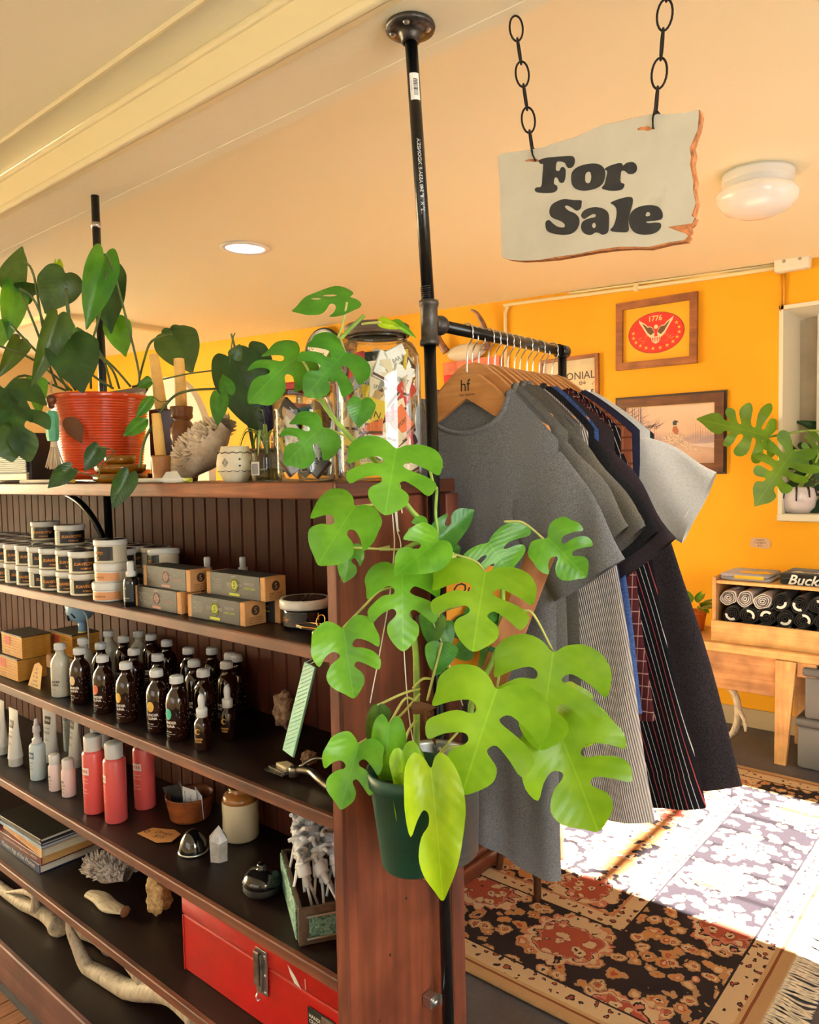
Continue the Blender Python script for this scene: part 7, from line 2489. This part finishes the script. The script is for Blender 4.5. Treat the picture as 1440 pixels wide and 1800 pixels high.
# stoneware crock
p = onS(430, 1467, Z2)
p.y = 1.035
g = thing('stoneware_crock', 'cream stoneware crock with brown shoulder and printed plants', 'crock', p)
MB().lathe([(0, 0), (.038, 0), (.041, .004), (.041, .082), (.0385, .088)], 36).build('crock_body', mat('cream_stoneware', (222, 208, 176), .3, coat=.2), g)
MB().lathe([(.0395, .086), (.0405, .09), (.037, .100), (.028, .106), (.024, .110), (.025, .116), (.021, .117), (.019, .11), (0, .105)], 36).build('brown_shoulder', mat('brown_glaze', (150, 96, 46), .2, coat=.4), g)
rn = random.Random(5)
mb = MB()
r = .0414
for i in range(26):
    a, z = FA - .7 + rn.uniform(-.45, .25), rn.uniform(.016, .066)
    s_ = rn.uniform(.002, .006)
    mb.add([(r * math.cos(a + s_ * math.cos(q) * (1 + .5 * math.sin(3 * q)) / r), r * math.sin(a + s_ * math.cos(q) * (1 + .5 * math.sin(3 * q)) / r), z + s_ * 1.2 * math.sin(q)) for q in [2 * PI * j / 9 for j in range(9)]], [tuple(range(9))])
mb.build('plant_print', mat('dark_green_print', (50, 58, 36), .5), g)
mb = MB()
text_cyl(mb, 'COFFEE', r, FA - .7, .010, w_=.022, bold=.03)
mb.build('print_text', M_black, g)
# tag, glass paperweight, crystal, compact
g = thing('kraft_price_tag', 'orange kraft tag reading Drops lying on the fourth shelf', 'tag', onS(280, 1470, Z2), .15, rot=(0, 0, .35))
MB().prism([(-.052, -.012), (-.036, .022), (.02, .030), (.048, .016), (.05, -.02), (.02, -.034)], .004, .0048, 'Z').build('tag_sheet', mat('orange_kraft', (206, 146, 84), .8), g)
MB().prism([(-.04, -.008), (.036, .008), (.036, -.012)], .0, .004, 'Z').build('tag_fold', _M['orange_kraft'], g)
mb = MB()
text_plane(mb, 'Drops\n$15', Matrix.Translation((.008, -.001, .0051)), w_=.046, shear=.25)
mb.build('handwriting', M_black, g)
MB().lathe([(.004, .0052), (.007, .0052)], 14, c=(-.036, .003, 0)).build('eyelet', mat('brown_eyelet', (110, 66, 34), .7), g)
g = thing('glass_paperweight', 'black glass dome paperweight beside the clear crystal', 'paperweight', onS(340, 1497, Z2))
MB().lathe([(0, 0), (.03, 0), (.0315, .004), (.031, .012), (.027, .028), (.018, .042), (.008, .049), (0, .051)], 32).build('dome', mat('black_glass', (12, 13, 16), .04, coat=.8), g)
MB().lathe([(.0312, .001), (.033, .002), (.0325, .005), (.0312, .006)], 32).build('silver_rim', M_chrome, g)
g = thing('quartz_crystal', 'pointed clear white quartz crystal standing on the fourth shelf', 'crystal', onS(385, 1511, Z2), .4)
n = 6
rr = [.021 * k for k in (1, .92, 1.06, .95, 1.03, .9)]
lo = [(rr[i] * math.cos(i * PI / 3), rr[i] * .8 * math.sin(i * PI / 3), 0) for i in range(n)]
hi = [(rr[i] * 1.08 * math.cos(i * PI / 3), rr[i] * .86 * math.sin(i * PI / 3), .046 + .006 * math.sin(i * 2.3)) for i in range(n)]
mb = MB().add(lo + hi + [(.002, .0, .076)], [tuple(reversed(range(n)))] + [(i, (i + 1) % n, n + (i + 1) % n, n + i) for i in range(n)] + [(n + i, n + (i + 1) % n, 2 * n) for i in range(n)])
t = NT('milky_quartz')
v = t.obj()
t.set(Base_Color=t.ramp(t.noise(v, 60, 5, .65), [(.3, (196, 188, 178)), (.7, (236, 232, 226))]), Roughness=.2, Transmission_Weight=.35, Coat_Weight=.3)
mb.build('crystal_point', t.m, g)
g = thing('beard_brush', 'glossy black oval palm brush on the fourth shelf', 'brush', onS(447, 1573, Z2) + Vector((0, .02, 0)))
MB().lathe([(0, .002), (.034, .002), (.037, .006), (.037, .014), (.033, .018)], 36, sx=1.05).build('bristle_pad', mat('black_bristle', (14, 13, 14), .8), g)
hd = MB().lathe([(.0365, .017), (.038, .020), (.036, .030), (.026, .040), (.012, .044), (.008, .047), (.0095, .052), (.007, .056), (0, .057)], 36, sx=1.05).build('handle', mat('black_varnish', (13, 12, 13), .12, coat=.5), g)
Mx = Matrix.Translation((-.004, -.0348, .030)) @ Euler((PI / 2 - .75, 0, 0)).to_matrix().to_4x4()
mb = MB()
text_plane(mb, 'CREMO', Mx, w_=.018, at=(.008, 0))
text_plane(mb, 'Ø', Mx, h=.008, at=(-.008, 0))
mb.build('logo', mat('grey_logo', (150, 150, 150), .5), hd)

# crate of pumps
p = Vector((-.992, .846, Z2))
CR = 1.0
g = thing('tin_panel_crate', 'weathered wooden crate with green tin panels full of white pumps', 'crate', p, CR)
RC = Matrix.Rotation(CR, 3, 'Z')
M_old = wood('weathered_crate_wood', (58, 44, 34), (104, 82, 62), 'y', 1, .7, .5)
t = NT('embossed_green_tin')
v = t.obj()
f = t.noise(v, 90, 4, .6, 1.5)
t.set(Base_Color=t.ramp(f, [(.35, (40, 72, 60)), (.55, (120, 160, 140)), (.7, (160, 196, 176))]), Roughness=.55, Metallic=.2)
t.bump(f, 1.0, .006)
M_tin = t.m
W2, D2, H2 = .118, .226, .066
MB().cbox(0, W2, 0, .008, 0, H2, .001).build('front_board', M_old, g)
MB().cbox(0, W2, D2 - .008, D2, 0, H2, .001).build('back_board', M_old, g)
MB().cbox(0, .008, .008, D2 - .008, 0, H2, .001).build('side_board', M_old, g)
MB().cbox(W2 - .008, W2, .008, D2 - .008, 0, H2, .001).build('side_board', M_old, g)
MB().cbox(.008, W2 - .008, .008, D2 - .008, .001, .006, .001).build('bottom_board', M_old, g)
MB().cbox(.018, W2 - .004, -.003, .0, .014, .05, .001).build('tin_panel', M_tin, g)
MB().cbox(-.004, .0, .012, D2 - .012, .006, .066, .001).build('tin_panel', M_tin, g)
MB().cbox(.014, W2 - .001, -.0045, -.0005, .010, .014, .001).build('tin_frame', M_chrome, g)
MB().cbox(.014, W2 - .001, -.0045, -.0005, .050, .054, .001).build('tin_frame', M_chrome, g)
M_cl = mat('milky_clear_plastic', (236, 238, 242), .25, spec=.5)
pm = [MB().tube([(0, 0, -.075), (0, 0, 0)], .0028, 8).mesh('dip_tube'), MB().lathe([(.0045, -.022), (.006, -.02), (.006, -.004), (.0125, -.003), (.0128, 0), (.0128, .016), (.0115, .018), (0, .018)], 20).mesh('collar'), MB().lathe([(.004, .018), (.004, .030), (.009, .031), (.0095, .037), (0, .039)], 16).tube([(0, 0, .034), (.02, 0, .034), (.032, 0, .028)], .0042, 8).mesh('spout')]
rn = random.Random(17)
for i in range(21):
    row, col_ = divmod(i, 3)
    c_ = p + RC @ Vector((.024 + .032 * col_ + rn.uniform(-.003, .003), .075 + row * .0175, .078 + rn.uniform(-.006, .014) + .006 * row))
    mx = RC @ Matrix.Rotation(-.62 + rn.uniform(-.3, .25), 3, 'X') @ Matrix.Rotation(rn.uniform(-.35, .35), 3, 'Y') @ Matrix.Rotation(rn.uniform(2.2, 5.2), 3, 'Z')
    ps = thing('dispenser_pump', 'white plastic dispenser pump in the tin crate, %s from front, %s column' % (NTH[row], ('left', 'middle', 'right')[col_]), 'pump', c_, rot=mx.to_euler(), group='pumps in the tin crate')
    for nm, me in zip(('dip_tube', 'collar', 'spout'), pm):
        link(nm, me, M_cl, ps)
ps = thing('pump_bag', 'clear plastic bag of pumps at the back of the tin crate', 'bag', p + RC @ Vector((.06, .2, .09)), CR - .6)
mb = MB().grid(lambda u, v_: (.036 * math.cos(2 * PI * u) * (1 - .25 * v_) * (1 + .12 * math.sin(9 * u * 2 + 6 * v_)), .02 * math.sin(2 * PI * u) * (1 + .2 * math.sin(14 * u + 4 * v_)), .105 * v_), 28, 10)
mb.build('bag_film', mat('pale_blue_film', (176, 204, 214), .2, spec=.6), ps)
mb = MB()
text_plane(mb, 'WARNING\nthis bag is\nnot a toy keep\naway from\nchildren', frame_xz(-.026, .006, .05), h=.045)
mb.build('bag_text', mat('grey_bag_text', (96, 104, 112), .6), ps)

# ------------------------------------------------------------------ fifth shelf: books, corals, toolbox
BK = [('blue', (28, 44, 86), (214, 206, 190), .026, .30, .20, 'Modern Age of the Women', 'large dark blue book at the bottom of the stack', 0),
      ('maroon', (84, 20, 30), (206, 160, 96), .024, .29, .19, 'Lessons from the San Angelo Rooms / LARSON', 'maroon book with tan page edges, second in the stack', .02),
      ('tan', (214, 176, 124), (212, 202, 180), .022, .27, .18, 'FIELD GUIDE TO SHAVING', 'tan softcover book in the middle of the stack', -.03),
      ('sky', (150, 172, 196), (214, 210, 200), .008, .26, .175, 'Album', 'thin pale blue book near the top of the stack', .02),
      ('night', (52, 44, 62), (196, 190, 186), .008, .26, .172, 'Notes', 'thin dark violet book under the top book', -.01),
      ('dark', (36, 32, 24), (226, 220, 210), .010, .265, .175, 'ROCKS', 'glossy dark cover book lying on top of the stack', .03)]
z = Z3
for nm, cc_, pgc, th, L, D, ttl, lb, rz in BK:
    g = thing('book', lb, 'book', (-2.075 + .01 * math.sin(th * 900), .872, z), rz, 'stacked books')
    cm = mat('cover_' + nm, cc_, .4, var=.12, vscale=14)
    MB().cbox(-L, 0, 0, D, 0, .0018, .0006).build('back_cover', cm, g)
    MB().cbox(-L, 0, 0, D, th - .0018, th, .0006).build('front_cover', cm, g)
    MB().cbox(-L, 0, -.0016, .0012, 0, th, .0006).build('spine', cm, g)
    MB().box(-L + .004, -.003, .0014, D - .003, .0018, th - .0018).build('pages', mat('pages_' + nm, pgc, .85, bump=.3, bscale=300), g)
    if th > .02:
        mb = MB()
        text_plane(mb, ttl, frame_xz(-.002, -L * .45, th / 2), w_=L * .72)
        mb.build('spine_title', M_paper if nm != 'tan' else mat('orange_title', (190, 110, 60), .6), g)
    if nm == 'dark':
        mb = MB()
        text_plane(mb, 'ROCKS', Matrix.Translation((-.13, .12, th + .0004)), w_=.09)
        mb.build('cover_title', mat('bronze_title', (120, 104, 80), .5), g)
    z += th + .0006
M_cor2 = stone('grey_coral', (120, 106, 96), (190, 178, 168), (222, 214, 206))
coral('coral', 'pale grey spiky coral lying beside the stack of books', Vector((-1.885, .965, Z3 + .043)), .15, .05, .034, (0, -.05, .2), M_cor2, 380, .0046, 8)
g = thing('antler_slice', 'flat pale piece of antler on the fifth shelf', 'antler', (-1.79, .905, Z3), rot=(0, 0, .1))
t = NT('pale_antler')
v = t.obj((8, 40, 40))
f = t.noise(v, 3, 5, .6)
t.set(Base_Color=t.ramp(f, [(.3, (140, 120, 92)), (.55, (204, 190, 160)), (.75, (224, 214, 190))]), Roughness=.6)
t.bump(f, .5, .004)
M_pant = t.m
mb = MB().grid(lambda u, v_: (-.075 + .15 * u, .005 * math.sin(7 * u) + (.006 + .017 * math.sin(PI * min(1, .15 + u * .7))) * math.cos(2 * PI * v_), .012 + .0118 * math.sin(PI * min(1, .25 + u * .65)) * math.sin(2 * PI * v_)), 20, 14)
mb.build('antler_piece', M_pant, g)
MB().lathe([(0, .004), (.010, .003), (.014, 0)], 12, M=Matrix.Translation((.0735, .002, .012)) @ Matrix.Rotation(PI / 2, 4, 'Y')).build('cut_end', mat('brown_marrow', (110, 70, 44), .8), g)
lump('bone_block', 'upright block of porous tan bone left of the red toolbox', 'bone', (-1.655, .968, Z3), (.026, .018, .040), M_bone, 9, (0, 0, .4))

# red toolbox
g = thing('steel_toolbox', 'red steel toolbox with chrome latch on the fifth shelf', 'toolbox', (-1.43, .893, Z3))
t = NT('scuffed_red_paint')
v = t.obj()
f = t.noise(v, 7, 6, .7)
sc_ = t.noise(v, 130, 4, .75)
c = t.ramp(f, [(.3, (148, 12, 16)), (.7, (182, 22, 24))])
c = t.mix(t.ramp(sc_, [(.69, (0, 0, 0)), (.74, (160, 160, 160))]), c, (196, 120, 110))
t.set(Base_Color=c, Roughness=.32, Coat_Weight=.2)
M_rp = t.m
TL, TD, TH = .53, .19, .172
MB().cbox(0, TL, 0, TD, 0, TH * .72, .003).build('lower_body', M_rp, g)
MB().cbox(-.002, TL + .002, -.0025, TD + .002, TH * .72 + .0012, TH, .006, 2).build('lid', M_rp, g)
MB().cbox(.0, .004, -.0015, .0, 0, TH * .72, .0006).build('seam_fold', M_rp, g)
lt = MB().cbox(.258, .292, -.006, -.002, TH * .40, TH * .92, .001).build('latch_plate', M_chrome, g)
MB().cbox(.260, .276, -.014, -.006, TH * .50, TH * .90, .002).build('latch_lever', M_nk, lt)
MB().cbox(.279, .282, -.012, -.004, TH * .45, TH * .88, .001).build('latch_bar', M_nk, lt)
for zz in (.44, .64, .86):
    MB().lathe([(0, .002), (.003, .0015), (.004, 0)], 10, M=Matrix.Translation((.287, -.006, TH * zz)) @ Matrix.Rotation(PI / 2, 4, 'X')).build('rivet', M_chrome, lt)
MB().tube([(.268, -.008, TH * .42), (.268, -.014, TH * .38), (.272, -.014, TH * .34), (.276, -.008, TH * .36)], .002, 6).build('latch_hook', M_chrome, lt)
pl_ = MB().cbox(.405, .475, -.0026, -.002, TH * .36, TH * .60, .001).build('name_plate', M_black, g)
mb = MB()
text_plane(mb, 'HANDI\nCRAFT', frame_xz(-.003, .423, TH * .48), w_=.030, bold=.02)
mb.build('plate_text', M_paper, pl_)
sv = MB().cbox(.441, .472, -.0034, -.0027, TH * .38, TH * .58, .0003).build('silver_panel', M_chrome, pl_)
mb = MB()
text_plane(mb, 'TOOLBOX\nHARDWARE', frame_xz(-.0038, .4565, TH * .44), w_=.026)
mb.build('panel_text', M_black, sv)
MB().prism([(.352, TH * .92), (.372, TH * .84), (.388, TH * .74), (.37, TH * .76), (.358, TH * .84)], -.0031, -.0026).build('torn_sticker', M_paper, g)
MB().prism([(.398, TH * .88), (.401, TH * .88), (.402, TH * .76), (.399, TH * .76)], -.0031, -.0026).build('paint_scratch', mat('pale_scratch', (206, 150, 140), .6), g)
mb = MB().prism([(-.012, 0.004), (-.006, .06), (-.003, .14), (-.001, .14), (-.002, .02)], .06, .07)
mb.build('side_handle', M_nk, g)

# ------------------------------------------------------------------ antlers on the bottom shelf


def antler(label, loc, beam, br, tines, rot=(0, 0, 0)):
    g = thing('shed_antler', label, 'antler', loc, rot=rot)
    P = cat_rom([Vector(q) for q in beam], 6, False)
    rr = [br[0] + (br[1] - br[0]) * (i / (len(P) - 1)) ** 1.7 for i in range(len(P))]
    for q_, r_ in zip(P, rr):
        q_.z = max(q_.z, r_ * 1.02)
    P[0].z = max(P[0].z, br[0] * 1.45)
    MB().tube(P, rr, 14).build('beam', M_ant, g)
    c_ = P[0]
    d_ = (P[1] - P[0]).normalized()
    q_ = d_.to_track_quat('Z', 'Y').to_matrix().to_4x4()
    prf = []
    MB().lathe([(0, -.006), (br[0] * 1.0, -.005), (br[0] * 1.35, 0), (br[0] * 1.4, .006), (br[0] * 1.1, .012)], 18, M=Matrix.Translation(c_) @ q_).build('burr', M_ant, g)
    for tn, r0 in tines:
        T_ = cat_rom([Vector(q) for q in tn], 5, False)
        MB().tube(T_, [r0 * (1 - .85 * (i / (len(T_) - 1)) ** 1.5) for i in range(len(T_))], 10).build('tine', M_ant, g)
    return g


b0 = Vector((-1.737, .93, Z4))
L_ = lambda *pts: [tuple(PY(x, y, Y) - b0) for x, y, Y in pts]
antler('large curved shed antler on the bottom shelf below the red toolbox', b0,
       L_((352, 1790, .945), (300, 1746, .945), (240, 1741, .94), (190, 1729, .93), (154, 1700, .92), (135, 1662, .91), (123, 1636, .905), (119, 1616, .905)), (.027, .005),
       [(L_((262, 1742, .945), (240, 1716, .935), (216, 1694, .925)), .015)])
b0 = Vector((-2.126, .95, Z4))
antler('ridged shed antler with burr end at the left of the bottom shelf', b0,
       L_((104, 1634, .95), (84, 1610, .95), (50, 1592, .945), (15, 1582, .94), (-30, 1562, .94)), (.022, .014),
       [(L_((62, 1600, .935), (62, 1575, .935), (40, 1567, .93), (8, 1569, .93)), .015)])
b0 = Vector((-1.9, 1.0, Z4))
antler('pale shed antler standing behind the large curved one', b0,
       L_((195, 1690, 1.0), (170, 1675, 1.0), (150, 1655, .99), (138, 1640, .985), (128, 1625, .98)), (.018, .006),
       [(L_((150, 1660, .99), (137, 1660, .985), (134, 1640, .985)), .012)])
for x, y, Y, lb in ((196, 1702, 1.03, 'brown wooden peg behind the antlers'), (222, 1725, 1.04, 'reddish wooden peg behind the antlers')):
    q = PY(x, y, Y)
    g = thing('wooden_peg', lb, 'peg', (q.x, Y, Z4))
    MB().lathe([(0, 0), (.020, 0), (.021, .004), (.019, .07), (.020, .075), (.017, .08), (0, .08)], 18).build('peg_body', mat('rough_peg', (84, 50, 38), .8, var=.35, vscale=90, bump=.6, bscale=120), g)
